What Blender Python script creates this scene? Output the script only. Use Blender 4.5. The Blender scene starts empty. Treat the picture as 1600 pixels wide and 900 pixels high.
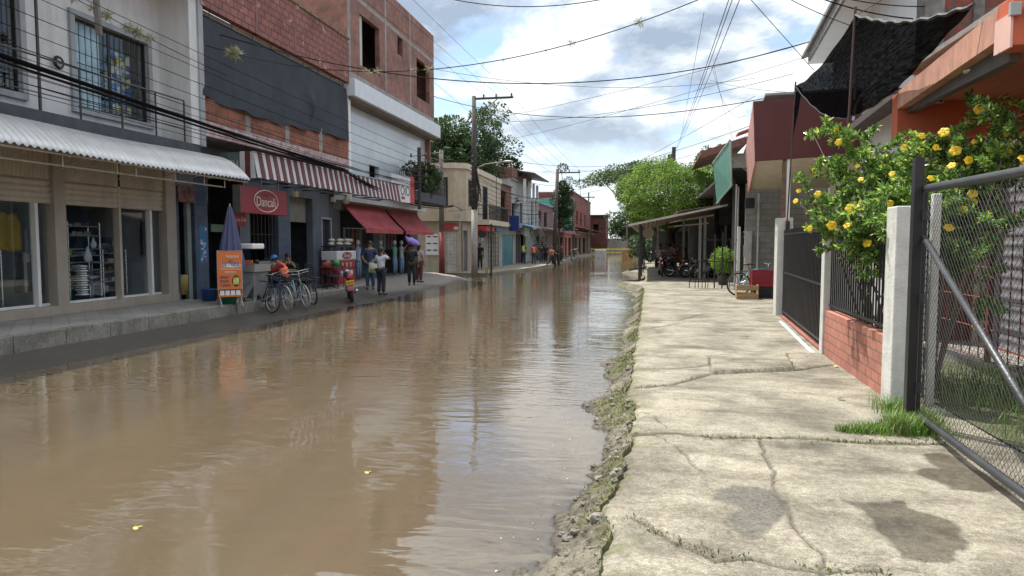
import bpy, bmesh, math, random
import numpy as np
from mathutils import Vector, Matrix
random.seed(7); RNG = np.random.default_rng(11)
S = bpy.context.scene
C = S.collection
R = math.radians
# ------------------------------------------------------------------ camera
CAM_Z = 1.65
YAW = math.atan(215/1067.0*math.cos(math.atan(70/1067.0))); PIT = math.atan(70/1067.0)
cd = bpy.data.cameras.new('camera'); cam = bpy.data.objects.new('camera', cd); C.objects.link(cam)
cd.sensor_width = 36; cd.lens = 24.0; cd.clip_start = 0.05; cd.clip_end = 3000
cam.location = (0, 0, CAM_Z); cam.rotation_euler = (math.pi/2-PIT, 0, YAW)
S.camera = cam
# ------------------------------------------------------------------ world
SUN = Vector((-0.29, 0.28, 0.92)).normalized()
w = bpy.data.worlds.new('World'); S.world = w; w.use_nodes = True
nt = w.node_tree; nt.nodes.clear()
def N(t, **k):
    n = nt.nodes.new(t)
    for a, b in k.items(): setattr(n, a, b)
    return n
def L(a, b): nt.links.new(a, b)
out = N('ShaderNodeOutputWorld'); bg = N('ShaderNodeBackground'); bg.inputs['Strength'].default_value = 0.15
sky = N('ShaderNodeTexSky', sky_type='NISHITA'); sky.sun_disc = False
sky.sun_elevation = math.asin(SUN.z); sky.sun_rotation = math.atan2(SUN.x, SUN.y); sky.air_density = 1.0; sky.dust_density = 0.5
tc = N('ShaderNodeTexCoord'); sp = N('ShaderNodeSeparateXYZ'); L(tc.outputs['Generated'], sp.inputs[0])
def MA(op, a, b=None, c=None, clamp=False):
    n = N('ShaderNodeMath', operation=op); n.use_clamp = clamp
    for i, v in enumerate((a, b, c)):
        if v is None: continue
        if isinstance(v, (int, float)): n.inputs[i].default_value = v
        else: L(v, n.inputs[i])
    return n.outputs[0]
zz = MA('ADD', MA('MAXIMUM', sp.outputs[2], 0.0), 0.22)
cx = MA('DIVIDE', sp.outputs[0], zz); cy = MA('DIVIDE', sp.outputs[1], zz)
cb = N('ShaderNodeCombineXYZ'); L(cx, cb.inputs[0]); L(cy, cb.inputs[1]); L(MA('MULTIPLY', sp.outputs[2], 2.2), cb.inputs[2])
cd3 = N('ShaderNodeMapping'); cd3.inputs['Scale'].default_value = (1, 1, 1.9); L(tc.outputs['Generated'], cd3.inputs[0])
def noise(scale, detail, rough, off, dist=0.0, src=None):
    m = N('ShaderNodeMapping'); m.inputs['Location'].default_value = off; L((src or cb).outputs[0], m.inputs[0])
    n = N('ShaderNodeTexNoise'); n.inputs['Scale'].default_value = scale; n.inputs['Detail'].default_value = detail
    n.inputs['Roughness'].default_value = rough; n.inputs['Distortion'].default_value = dist; L(m.outputs[0], n.inputs['Vector'])
    return n.outputs['Fac']
def ramp(v, stops):
    r = N('ShaderNodeValToRGB'); L(v, r.inputs[0]); e = r.color_ramp.elements
    while len(e) < len(stops): e.new(0.5)
    for i, (p, c) in enumerate(stops): e[i].position = p; e[i].color = (c, c, c, 1) if isinstance(c, (int, float)) else (*c, 1)
    return r.outputs[0]
big = noise(2.9, 12, 0.57, (3.1, 1.7, 0.4), 0.1, cd3)
big2 = noise(2.9, 12, 0.57, (3.1-0.012, 1.7+0.012, 0.4+0.055), 0.1, cd3)          # the same field a step towards the sun
cover = ramp(big, [(0.45, 0.0), (0.515, 1.0)])
wisp = ramp(noise(0.9, 6, 0.5, (8.3, 2.2, 5.0), 1.2), [(0.42, 0.0), (0.70, 0.6)])
dens = MA('MULTIPLY', MA('SUBTRACT', big, big2), 9.0)
lit = MA('ADD', MA('MULTIPLY', dens, 0.85), 0.62, clamp=True)
thick = ramp(big, [(0.50, 0.0), (0.68, 1.0)])
lit2 = MA('SUBTRACT', lit, MA('MULTIPLY', thick, 0.30), clamp=True)
ccol = ramp(lit2, [(0.0, (2.1, 2.6, 3.3)), (0.38, (3.2, 3.7, 4.3)), (0.64, (4.6, 5.0, 5.2)), (1.0, (6.1, 6.1, 6.0))])
def mix(f, a, b):
    m = N('ShaderNodeMix', data_type='RGBA'); m.clamp_factor = True
    L(f, m.inputs[0])
    for i, v in ((6, a), (7, b)):
        if isinstance(v, tuple): m.inputs[i].default_value = (*v, 1)
        else: L(v, m.inputs[i])
    return m.outputs[2]
s1 = mix(wisp, sky.outputs[0], (3.7, 4.3, 5.0)); s2 = mix(cover, s1, ccol)
hz = ramp(sp.outputs[2], [(0.0, 0.65), (0.20, 0.0)])
s3 = mix(hz, s2, (4.9, 5.2, 5.4))
# extra brightness added to the upper sky, above the view, to lift the shade
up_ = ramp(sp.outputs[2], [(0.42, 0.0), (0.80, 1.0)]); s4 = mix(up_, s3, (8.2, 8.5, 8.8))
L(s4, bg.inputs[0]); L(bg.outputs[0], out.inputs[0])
# ------------------------------------------------------------------ sun
sd = bpy.data.lights.new('sun', 'SUN'); sd.energy = 5.0; sd.angle = R(0.53); sd.color = (1, 0.945, 0.86)
so = bpy.data.objects.new('sun', sd); C.objects.link(so); so.rotation_euler = SUN.to_track_quat('Z', 'Y').to_euler(); so.location = (-20, 10, 40)
# ------------------------------------------------------------------ view
S.view_settings.view_transform = 'Standard'; S.view_settings.look = 'None'; S.view_settings.exposure = 0.5; S.view_settings.gamma = 1
S.view_settings.use_curve_mapping = False
S.cycles.max_bounces = 8; S.cycles.transparent_max_bounces = 24; S.cycles.caustics_reflective = False; S.cycles.caustics_refractive = False
# ------------------------------------------------------------------ surveying: pixel of the photo (1600x900) + one known plane -> a point of the place
def U(px, py, X=None, Y=None, Z=None):
    x = (px-800)/1067.0; y = -(py-450)/1067.0
    c, s = math.cos(PIT), math.sin(PIT); f = c+y*s; up = y*c-s
    a, b = math.cos(YAW), math.sin(YAW); r = (x*a-f*b, x*b+f*a, up)
    t = X/r[0] if X is not None else (Y/r[1] if Y is not None else (Z-CAM_Z)/r[2])
    return Vector((r[0]*t, r[1]*t, CAM_Z+r[2]*t))
def UY(px, X, py=380): return U(px, py, X=X).y
# ------------------------------------------------------------------ materials
MC = {}
def nodes(name):
    m = bpy.data.materials.new(name); m.use_nodes = True
    return m, m.node_tree, m.node_tree.nodes['Principled BSDF']
def mat(name, col, rough=0.7, metal=0.0, var=0.18, scale=2.5, bump=0.0, bscale=30, spec=0.5, col2=None, dirt=0.0, coat=0.0, trans=None, emit=None, stretch=(1, 1, 1)):
    if name in MC: return MC[name]
    m, t, b = nodes(name); MC[name] = m
    def n(k, **kw):
        q = t.nodes.new(k)
        for a, c in kw.items(): setattr(q, a, c)
        return q
    g = n('ShaderNodeTexCoord'); mp = n('ShaderNodeMapping'); t.links.new(g.outputs['Object'], mp.inputs[0]); mp.inputs['Scale'].default_value = stretch
    no = n('ShaderNodeTexNoise'); no.inputs['Scale'].default_value = scale; no.inputs['Detail'].default_value = 6; no.inputs['Roughness'].default_value = 0.65
    t.links.new(mp.outputs[0], no.inputs['Vector'])
    r = n('ShaderNodeValToRGB'); e = r.color_ramp.elements
    c2 = col2 if col2 else tuple(min(1, x*(1+var)) for x in col)
    e[0].position = 0.32; e[0].color = (*[x*(1-var) for x in col], 1); e[1].position = 0.68; e[1].color = (*c2, 1)
    t.links.new(no.outputs['Fac'], r.inputs[0]); last = r.outputs[0]
    if dirt > 0:
        m2 = n('ShaderNodeMapping'); m2.inputs['Scale'].default_value = (1.6, 1.6, 0.35); t.links.new(g.outputs['Object'], m2.inputs[0])
        n2 = n('ShaderNodeTexNoise'); n2.inputs['Scale'].default_value = 2.2; n2.inputs['Detail'].default_value = 8; n2.inputs['Roughness'].default_value = 0.7
        t.links.new(m2.outputs[0], n2.inputs['Vector'])
        r2 = n('ShaderNodeValToRGB'); r2.color_ramp.elements[0].position = 0.45; r2.color_ramp.elements[0].color = (0, 0, 0, 1); r2.color_ramp.elements[1].position = 0.72; r2.color_ramp.elements[1].color = (dirt, dirt, dirt, 1)
        t.links.new(n2.outputs['Fac'], r2.inputs[0])
        mx = n('ShaderNodeMix', data_type='RGBA'); t.links.new(r2.outputs[0], mx.inputs[0]); t.links.new(last, mx.inputs[6]); mx.inputs[7].default_value = (*[x*0.35 for x in col], 1)
        last = mx.outputs[2]
    t.links.new(last, b.inputs['Base Color'])
    b.inputs['Roughness'].default_value = rough; b.inputs['Metallic'].default_value = metal; b.inputs['Specular IOR Level'].default_value = spec
    b.inputs['Coat Weight'].default_value = coat
    if trans: b.inputs['Transmission Weight'].default_value = trans
    if emit: b.inputs['Emission Color'].default_value = (*emit[0], 1); b.inputs['Emission Strength'].default_value = emit[1]
    if bump > 0:
        n3 = n('ShaderNodeTexNoise'); n3.inputs['Scale'].default_value = bscale; n3.inputs['Detail'].default_value = 5; t.links.new(mp.outputs[0], n3.inputs['Vector'])
        bp = n('ShaderNodeBump'); bp.inputs['Strength'].default_value = bump; bp.inputs['Distance'].default_value = 0.02
        t.links.new(n3.outputs['Fac'], bp.inputs['Height']); t.links.new(bp.outputs[0], b.inputs['Normal'])
    return m
def brick_mat(name, c1, c2, mortar, bw=0.38, bh=0.22, ms=0.02, rough=0.85, peel=None, bump=0.5, off=0.5, var=0.35):
    m, t, b = nodes(name)
    def n(k, **kw):
        q = t.nodes.new(k)
        for a, c in kw.items(): setattr(q, a, c)
        return q
    g = n('ShaderNodeNewGeometry'); s = n('ShaderNodeSeparateXYZ'); t.links.new(g.outputs['Position'], s.inputs[0])
    a = n('ShaderNodeMath', operation='ADD'); t.links.new(s.outputs[0], a.inputs[0]); t.links.new(s.outputs[1], a.inputs[1])
    cbn = n('ShaderNodeCombineXYZ'); t.links.new(a.outputs[0], cbn.inputs[0]); t.links.new(s.outputs[2], cbn.inputs[1])
    no0 = n('ShaderNodeTexNoise'); no0.inputs['Scale'].default_value = 3; t.links.new(g.outputs['Position'], no0.inputs['Vector'])
    ad = n('ShaderNodeMixRGB', blend_type='ADD'); ad.inputs[0].default_value = 0.015; t.links.new(cbn.outputs[0], ad.inputs[1]); t.links.new(no0.outputs['Color'], ad.inputs[2])
    br = n('ShaderNodeTexBrick'); br.offset = off; br.inputs['Scale'].default_value = 1.0
    br.inputs['Brick Width'].default_value = bw; br.inputs['Row Height'].default_value = bh; br.inputs['Mortar Size'].default_value = ms; br.inputs['Mortar Smooth'].default_value = 0.2
    br.inputs['Color1'].default_value = (*c1, 1); br.inputs['Color2'].default_value = (*c2, 1); br.inputs['Mortar'].default_value = (*mortar, 1); br.inputs['Bias'].default_value = -0.1
    t.links.new(ad.outputs[0], br.inputs['Vector'])
    no = n('ShaderNodeTexNoise'); no.inputs['Scale'].default_value = 1.3; no.inputs['Detail'].default_value = 8; no.inputs['Roughness'].default_value = 0.75; t.links.new(g.outputs['Position'], no.inputs['Vector'])
    rr = n('ShaderNodeValToRGB'); rr.color_ramp.elements[0].position = 0.35; rr.color_ramp.elements[0].color = (1-var, 1-var, 1-var, 1); rr.color_ramp.elements[1].position = 0.65; rr.color_ramp.elements[1].color = (1+var*0.3,)*3+(1,)
    t.links.new(no.outputs['Fac'], rr.inputs[0])
    mu = n('ShaderNodeMixRGB', blend_type='MULTIPLY'); mu.inputs[0].default_value = 1; t.links.new(br.outputs['Color'], mu.inputs[1]); t.links.new(rr.outputs[0], mu.inputs[2])
    last = mu.outputs[0]
    if peel:
        n4 = n('ShaderNodeTexNoise'); n4.inputs['Scale'].default_value = 1.7; n4.inputs['Detail'].default_value = 9; n4.inputs['Roughness'].default_value = 0.7; t.links.new(g.outputs['Position'], n4.inputs['Vector'])
        r4 = n('ShaderNodeValToRGB'); r4.color_ramp.elements[0].position = peel[1]; r4.color_ramp.elements[1].position = peel[1]+0.04; t.links.new(n4.outputs['Fac'], r4.inputs[0])
        m4 = n('ShaderNodeMix', data_type='RGBA'); t.links.new(r4.outputs[0], m4.inputs[0]); t.links.new(last, m4.inputs[6]); m4.inputs[7].default_value = (*peel[0], 1); last = m4.outputs[2]
    t.links.new(last, b.inputs['Base Color']); b.inputs['Roughness'].default_value = rough
    bp = n('ShaderNodeBump'); bp.inputs['Strength'].default_value = bump; bp.inputs['Distance'].default_value = 0.01; bp.invert = True
    t.links.new(br.outputs['Fac'], bp.inputs['Height']); t.links.new(bp.outputs[0], b.inputs['Normal'])
    MC[name] = m; return m
def glass_mat(name, tint=(0.75, 0.8, 0.82), refl=1.0):
    m, t, b = nodes(name); t.nodes.remove(b); o = [x for x in t.nodes if x.type == 'OUTPUT_MATERIAL'][0]
    tr = t.nodes.new('ShaderNodeBsdfTransparent'); tr.inputs[0].default_value = (*tint, 1)
    gl = t.nodes.new('ShaderNodeBsdfGlossy'); gl.inputs['Roughness'].default_value = 0.02; gl.inputs[0].default_value = (refl, refl, refl, 1)
    lw = t.nodes.new('ShaderNodeLayerWeight'); lw.inputs[0].default_value = 0.5; pw = t.nodes.new('ShaderNodeMath'); pw.operation = 'POWER'; pw.inputs[1].default_value = 5; t.links.new(lw.outputs['Facing'], pw.inputs[0])
    fr = t.nodes.new('ShaderNodeMath'); fr.operation = 'MULTIPLY_ADD'; fr.inputs[1].default_value = 0.94; fr.inputs[2].default_value = 0.045; t.links.new(pw.outputs[0], fr.inputs[0])
    mx = t.nodes.new('ShaderNodeMixShader'); t.links.new(fr.outputs[0], mx.inputs[0]); t.links.new(tr.outputs[0], mx.inputs[1]); t.links.new(gl.outputs[0], mx.inputs[2]); t.links.new(mx.outputs[0], o.inputs[0])
    MC[name] = m; return m
def net_mat(name, col, alpha):
    m, t, b = nodes(name); b.inputs['Base Color'].default_value = (*col, 1); b.inputs['Alpha'].default_value = alpha; b.inputs['Roughness'].default_value = 1.0; b.inputs['Specular IOR Level'].default_value = 0.0
    g = t.nodes.new('ShaderNodeTexCoord'); wv = t.nodes.new('ShaderNodeTexNoise'); wv.inputs['Scale'].default_value = 9; wv.inputs['Detail'].default_value = 3; mp = t.nodes.new('ShaderNodeMapping'); mp.inputs['Scale'].default_value = (0.6, 0.6, 6)
    t.links.new(g.outputs['Object'], mp.inputs[0]); t.links.new(mp.outputs[0], wv.inputs['Vector'])
    r = t.nodes.new('ShaderNodeMapRange'); r.inputs['From Min'].default_value = 0.3; r.inputs['From Max'].default_value = 0.7; r.inputs['To Min'].default_value = alpha-0.03; r.inputs['To Max'].default_value = min(1, alpha+0.03)
    t.links.new(wv.outputs['Fac'], r.inputs[0]); t.links.new(r.outputs[0], b.inputs['Alpha'])
    MC[name] = m; return m
def leaf_mat(name, col, trans=0.35, rough=0.45, var=0.35):
    m, t, b = nodes(name); o = [x for x in t.nodes if x.type == 'OUTPUT_MATERIAL'][0]
    g = t.nodes.new('ShaderNodeTexCoord'); no = t.nodes.new('ShaderNodeTexNoise'); no.inputs['Scale'].default_value = 1.6; no.inputs['Detail'].default_value = 4; t.links.new(g.outputs['Object'], no.inputs['Vector'])
    r = t.nodes.new('ShaderNodeValToRGB'); r.color_ramp.elements[0].position = 0.35; r.color_ramp.elements[1].position = 0.65
    r.color_ramp.elements[0].color = (*[x*(1-var) for x in col], 1); r.color_ramp.elements[1].color = (*[min(1, x*(1+var)) for x in col], 1); t.links.new(no.outputs['Fac'], r.inputs[0])
    t.links.new(r.outputs[0], b.inputs['Base Color']); b.inputs['Roughness'].default_value = rough
    tl = t.nodes.new('ShaderNodeBsdfTranslucent'); t.links.new(r.outputs[0], tl.inputs[0])
    mx = t.nodes.new('ShaderNodeMixShader'); mx.inputs[0].default_value = trans; t.links.new(b.outputs[0], mx.inputs[1]); t.links.new(tl.outputs[0], mx.inputs[2]); t.links.new(mx.outputs[0], o.inputs[0])
    MC[name] = m; return m
# ------------------------------------------------------------------ mesh builder
ORG = {}
def org(o): return ORG.get(o.name, Vector((0, 0, 0)))
class MB:
    def __init__(s): s.v = []; s.f = []; s.m = []; s.k = 0
    def add(s, vs, fs, k=None):
        o = len(s.v); s.v += [tuple(p) for p in vs]; k = s.k if k is None else k
        for f in fs: s.f.append([i+o for i in f]); s.m.append(k)
        return s
    def box(s, x0, x1, y0, y1, z0, z1, k=None):
        return s.add([(x0, y0, z0), (x1, y0, z0), (x1, y1, z0), (x0, y1, z0), (x0, y0, z1), (x1, y0, z1), (x1, y1, z1), (x0, y1, z1)],
                     [(0, 3, 2, 1), (4, 5, 6, 7), (0, 1, 5, 4), (1, 2, 6, 5), (2, 3, 7, 6), (3, 0, 4, 7)], k)
    def obox(s, c, size, rz=0, rx=0, ry=0, k=None):
        mtx = Matrix.Translation(c) @ Matrix.Rotation(rz, 4, 'Z') @ Matrix.Rotation(ry, 4, 'Y') @ Matrix.Rotation(rx, 4, 'X'); a, b, d = [q/2 for q in size]
        P = [mtx @ Vector(p) for p in [(-a, -b, -d), (a, -b, -d), (a, b, -d), (-a, b, -d), (-a, -b, d), (a, -b, d), (a, b, d), (-a, b, d)]]
        return s.add(P, [(0, 3, 2, 1), (4, 5, 6, 7), (0, 1, 5, 4), (1, 2, 6, 5), (2, 3, 7, 6), (3, 0, 4, 7)], k)
    def poly(s, pts, k=None): return s.add(pts, [tuple(range(len(pts)))], k)
    def slab(s, pts, d, k=None):
        n = len(pts); d = Vector(d); return s.add([Vector(p) for p in pts]+[Vector(p)+d for p in pts], [tuple(range(n)), tuple(range(2*n-1, n-1, -1))]+[(i, i+n, (i+1) % n+n, (i+1) % n) for i in range(n)], k)
    def tube(s, pts, r, n=6, k=None, cap=True):
        pts = [Vector(p) for p in pts]; rs = r if isinstance(r, (list, tuple)) else [r]*len(pts); o = []; fs = []
        t0 = (pts[1]-pts[0]).normalized(); up = Vector((0, 0, 1)) if abs(t0.z) < 0.9 else Vector((1, 0, 0)); a = t0.cross(up).normalized()
        for i, p in enumerate(pts):
            t = (pts[min(i+1, len(pts)-1)]-pts[max(i-1, 0)]).normalized(); a = (a-t*a.dot(t)).normalized(); b = t.cross(a)
            for j in range(n):
                q = 2*math.pi*j/n; o.append(p+(a*math.cos(q)+b*math.sin(q))*rs[i])
        for i in range(len(pts)-1):
            for j in range(n): fs.append((i*n+j, i*n+(j+1) % n, (i+1)*n+(j+1) % n, (i+1)*n+j))
        if cap: fs += [tuple(range(n))[::-1], tuple(range((len(pts)-1)*n, len(pts)*n))]
        return s.add(o, fs, k)
    def ring(s, c, axis, Rr, r, n=28, m=6, k=None, arc=1.0):
        axis = Vector(axis).normalized(); a = axis.orthogonal().normalized(); b = axis.cross(a); c = Vector(c); o = []; fs = []
        for i in range(n):
            q = 2*math.pi*i/n*arc; d = a*math.cos(q)+b*math.sin(q)
            for j in range(m):
                z = 2*math.pi*j/m; o.append(c+d*(Rr+r*math.cos(z))+axis*r*math.sin(z))
        for i in range(n if arc == 1.0 else n-1):
            for j in range(m): fs.append((i*m+j, ((i+1) % n)*m+j, ((i+1) % n)*m+(j+1) % m, i*m+(j+1) % m))
        return s.add(o, fs, k)
    def disc(s, c, axis, r, th, n=20, k=None, rx=None):
        c = Vector(c); axis = Vector(axis).normalized(); a = axis.orthogonal().normalized()
        if abs(axis.z) < 0.5: a = Vector((0, 0, 1)).cross(axis).normalized()
        b = axis.cross(a); rx = rx or r
        top = [c+a*math.cos(2*math.pi*i/n)*rx+b*math.sin(2*math.pi*i/n)*r for i in range(n)]
        return s.slab(top, -axis*th, k)
    def ball(s, c, r, n=10, m=7, k=None, rot=None):
        r = r if isinstance(r, (list, tuple)) else (r, r, r); o = []; fs = []; c = Vector(c)
        for i in range(m+1):
            th = math.pi*i/m
            for j in range(n):
                q = 2*math.pi*j/n; p = Vector((r[0]*math.sin(th)*math.cos(q), r[1]*math.sin(th)*math.sin(q), r[2]*math.cos(th)))
                if rot: p = rot @ p
                o.append(c+p)
        for i in range(m):
            for j in range(n): fs.append((i*n+j, (i+1)*n+j, (i+1)*n+(j+1) % n, i*n+(j+1) % n))
        return s.add(o, fs, k)
    def lathe(s, c, prof, n=14, k=None):
        o = []; fs = []; c = Vector(c)
        for (r, z) in prof:
            for j in range(n): q = 2*math.pi*j/n; o.append(c+Vector((r*math.cos(q), r*math.sin(q), z)))
        for i in range(len(prof)-1):
            for j in range(n): fs.append((i*n+j, i*n+(j+1) % n, (i+1)*n+(j+1) % n, (i+1)*n+j))
        fs += [tuple(range(n))[::-1], tuple(range((len(prof)-1)*n, len(prof)*n))]
        return s.add(o, fs, k)
    def grid(s, fn, nu, nv, k=None):
        return s.add([fn(i/nu, j/nv) for j in range(nv+1) for i in range(nu+1)], [(j*(nu+1)+i, j*(nu+1)+i+1, (j+1)*(nu+1)+i+1, (j+1)*(nu+1)+i) for j in range(nv) for i in range(nu)], k)
    def wall(s, axis, p, th, u0, u1, z0, z1, holes=(), k=None):
        """a wall in the plane axis=p (front face), running back by th (signed); holes = (u0,u1,z0,z1)"""
        us = sorted({u0, u1, *[min(max(h[i], u0), u1) for h in holes for i in (0, 1)]}); zs = sorted({z0, z1, *[min(max(h[i], z0), z1) for h in holes for i in (2, 3)]})
        nU, nZ = len(us)-1, len(zs)-1
        def solid(i, j):
            if i < 0 or j < 0 or i >= nU or j >= nZ: return False
            a, b = (us[i]+us[i+1])/2, (zs[j]+zs[j+1])/2
            return not any(h[0] < a < h[1] and h[2] < b < h[3] for h in holes)
        def P(u, z, d): return (p+d, u, z) if axis == 'X' else (u, p+d, z)
        for i in range(nU):
            for j in range(nZ):
                if not solid(i, j): continue
                a, b, c, d = us[i], us[i+1], zs[j], zs[j+1]
                s.poly([P(a, c, 0), P(b, c, 0), P(b, d, 0), P(a, d, 0)], k); s.poly([P(a, c, th), P(b, c, th), P(b, d, th), P(a, d, th)], k)
                for (ii, jj, e) in ((i-1, j, ((a, c), (a, d))), (i+1, j, ((b, c), (b, d))), (i, j-1, ((a, c), (b, c))), (i, j+1, ((a, d), (b, d)))):
                    if not solid(ii, jj): s.poly([P(*e[0], 0), P(*e[1], 0), P(*e[1], th), P(*e[0], th)], k)
        return s
    def build(s, name, mats, parent=None, smooth=False, bevel=0.0, recalc=True, at=None):
        me = bpy.data.meshes.new(name); mats = mats if isinstance(mats, (list, tuple)) else [mats]
        if parent is not None: o0 = org(parent)
        elif at is not None: o0 = Vector(at)
        else:
            xs = [p[0] for p in s.v]; ys = [p[1] for p in s.v]; zs = [p[2] for p in s.v]
            o0 = Vector(((min(xs)+max(xs))/2, (min(ys)+max(ys))/2, min(zs)))
        me.from_pydata([(p[0]-o0.x, p[1]-o0.y, p[2]-o0.z) for p in s.v], [], s.f)
        for mm in mats: me.materials.append(mm)
        me.polygons.foreach_set('material_index', [min(q, len(mats)-1) for q in s.m])
        if recalc:
            bm = bmesh.new(); bm.from_mesh(me); bmesh.ops.recalc_face_normals(bm, faces=bm.faces); bm.to_mesh(me); bm.free()
        if smooth: me.polygons.foreach_set('use_smooth', [True]*len(me.polygons))
        me.update(); ob = bpy.data.objects.new(name, me); C.objects.link(ob)
        if parent is not None: ob.parent = parent
        else: ob.location = o0
        ORG[ob.name] = o0
        if bevel > 0:
            b = ob.modifiers.new('bevel', 'BEVEL'); b.width = bevel; b.segments = 2; b.limit_method = 'ANGLE'; b.angle_limit = R(40)
        if smooth == 'auto': pass
        return ob
def tag(o, label=None, cat=None, group=None, kind=None):
    if label: o['label'] = label
    if cat: o['category'] = cat
    if group: o['group'] = group
    if kind: o['kind'] = kind
    return o
def thing(name, label, cat, loc=(0, 0, 0), group=None):
    o = bpy.data.objects.new(name, None); C.objects.link(o); o.location = loc; o.empty_display_size = 0.2; ORG[o.name] = Vector(loc)
    return tag(o, label, cat, group)
def copy_tree(o, parent=None, label=None):
    c = o.copy(); C.objects.link(c); ORG[c.name] = org(o)
    if parent is not None: c.parent = parent
    for ch in list(o.children): copy_tree(ch, c)
    if label: c['label'] = label
    return c
def place(o, loc, rz=0, sc=None):
    o.location = loc; o.rotation_euler = (0, 0, rz)
    if sc: o.scale = (sc,)*3 if isinstance(sc, (int, float)) else sc
    return o
def text(s, center, right, up, w, h, m, parent, name='lettering', ext=0.004, shear=0.0):
    cu = bpy.data.curves.new('t', 'FONT'); cu.body = s; cu.extrude = 0.01; cu.shear = shear
    ob = bpy.data.objects.new('t', cu); C.objects.link(ob); dg = bpy.context.evaluated_depsgraph_get()
    me = bpy.data.meshes.new_from_object(ob.evaluated_get(dg)); bpy.data.objects.remove(ob)
    co = [v.co.copy() for v in me.vertices]; x0 = min(c.x for c in co); x1 = max(c.x for c in co); y0 = min(c.y for c in co); y1 = max(c.y for c in co)
    right = Vector(right).normalized(); up = Vector(up).normalized(); nn = right.cross(up); b = MB()
    b.add([Vector(center)+right*((c.x-x0)/(x1-x0)-0.5)*w+up*((c.y-y0)/(y1-y0)-0.5)*h+nn*(c.z/0.01*ext) for c in co], [tuple(p.vertices) for p in me.polygons])
    bpy.data.meshes.remove(me)
    return b.build(name, m, parent)
# numpy value noise
def vnoise(x, y, seed=0):
    xi = np.floor(x).astype(np.int64); yi = np.floor(y).astype(np.int64); xf = x-xi; yf = y-yi
    def h(a, b):
        n = (a*374761393+b*668265263+seed*1442695041) & 0xffffffff; n = ((n ^ (n >> 13))*1274126177) & 0xffffffff
        return ((n ^ (n >> 16)) & 0xffff)/65535.0
    u = xf*xf*(3-2*xf); v = yf*yf*(3-2*yf)
    return (h(xi, yi)*(1-u)+h(xi+1, yi)*u)*(1-v)+(h(xi, yi+1)*(1-u)+h(xi+1, yi+1)*u)*v
def fbm(x, y, o=5, seed=0, g=0.5):
    s = 0; a = 1; t = 0
    for i in range(o): s = s+a*vnoise(x*2**i, y*2**i, seed+i*17); t += a; a *= g
    return s/t
def np_mesh(name, V, F, mats, midx=None, smooth=False, attrs=None, parent=None, at=None):
    V = np.asarray(V, dtype=np.float32); F = np.asarray(F, dtype=np.int32)
    if parent is not None: o0 = org(parent)
    elif at is not None: o0 = Vector(at)
    else: o0 = Vector((float((V[:, 0].min()+V[:, 0].max())/2), float((V[:, 1].min()+V[:, 1].max())/2), float(V[:, 2].min())))
    V = V-np.array(o0, dtype=np.float32); me = bpy.data.meshes.new(name); n, k = F.shape
    me.vertices.add(len(V)); me.vertices.foreach_set('co', V.ravel()); me.loops.add(n*k); me.loops.foreach_set('vertex_index', F.ravel())
    me.polygons.add(n); me.polygons.foreach_set('loop_start', np.arange(0, n*k, k, dtype=np.int32)); me.polygons.foreach_set('loop_total', np.full(n, k, dtype=np.int32))
    for mm in (mats if isinstance(mats, (list, tuple)) else [mats]): me.materials.append(mm)
    if midx is not None: me.polygons.foreach_set('material_index', np.asarray(midx, dtype=np.int32))
    me.polygons.foreach_set('use_smooth', np.full(n, bool(smooth)))
    me.update(calc_edges=True)
    for an, av in (attrs or {}).items():
        a = me.attributes.new(an, 'FLOAT', 'POINT'); a.data.foreach_set('value', np.asarray(av, dtype=np.float32))
    ob = bpy.data.objects.new(name, me); C.objects.link(ob)
    if parent is not None: ob.parent = parent
    else: ob.location = o0
    ORG[ob.name] = o0
    return ob
def leaves(pos, size, aspect=0.5, up=0.3, dirs=None, seed=0):
    """folded leaf faces: pos (N,3), size (N,) -> V,F (quads)"""
    g = np.random.default_rng(seed); n = len(pos)
    d = g.normal(size=(n, 3)) if dirs is None else dirs+0.35*g.normal(size=(n, 3)); d /= np.linalg.norm(d, axis=1)[:, None]
    q = g.normal(size=(n, 3))+np.array([0, 0, up*3]); s = np.cross(d, q); s /= np.linalg.norm(s, axis=1)[:, None]+1e-9; nn = np.cross(s, d)
    sz = np.asarray(size)[:, None]; V = np.stack([pos, pos+d*sz*0.5+s*sz*aspect*0.5+nn*sz*0.08, pos+d*sz-nn*sz*0.06, pos+d*sz*0.5-s*sz*aspect*0.5+nn*sz*0.08], 1).reshape(-1, 3)
    return V, np.arange(n*4).reshape(n, 4)
# ================================================================== THE GROUND
m_ground = mat('earth', (0.16, 0.13, 0.09), 0.95, var=0.3, bump=0.5)
tag(MB().poly([(-400, -400, -0.6), (400, -400, -0.6), (400, 900, -0.6), (-400, 900, -0.6)]).build('ground', m_ground), kind='structure')
# muddy flood water
m_w, t, b = nodes('muddy_water')
def tn(k, **kw):
    q = t.nodes.new(k)
    for a, c in kw.items(): setattr(q, a, c)
    return q
b.inputs['Roughness'].default_value = 0.02; b.inputs['IOR'].default_value = 2.1; b.inputs['Subsurface Weight'].default_value = 1.0; b.inputs['Subsurface Radius'].default_value = (1.0, 0.8, 0.6); b.inputs['Subsurface Scale'].default_value = 1.6
g = tn('ShaderNodeNewGeometry')
def tmap(sc, rz=0.0):
    mp = tn('ShaderNodeMapping'); mp.inputs['Scale'].default_value = sc; mp.inputs['Rotation'].default_value = (0, 0, rz); t.links.new(g.outputs['Position'], mp.inputs[0]); return mp.outputs[0]
def tnoise(vec, scale, detail=3, rough=0.5, dist=0.0):
    n = tn('ShaderNodeTexNoise'); n.inputs['Scale'].default_value = scale; n.inputs['Detail'].default_value = detail; n.inputs['Roughness'].default_value = rough; n.inputs['Distortion'].default_value = dist
    t.links.new(vec, n.inputs['Vector']); return n.outputs['Fac']
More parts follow.
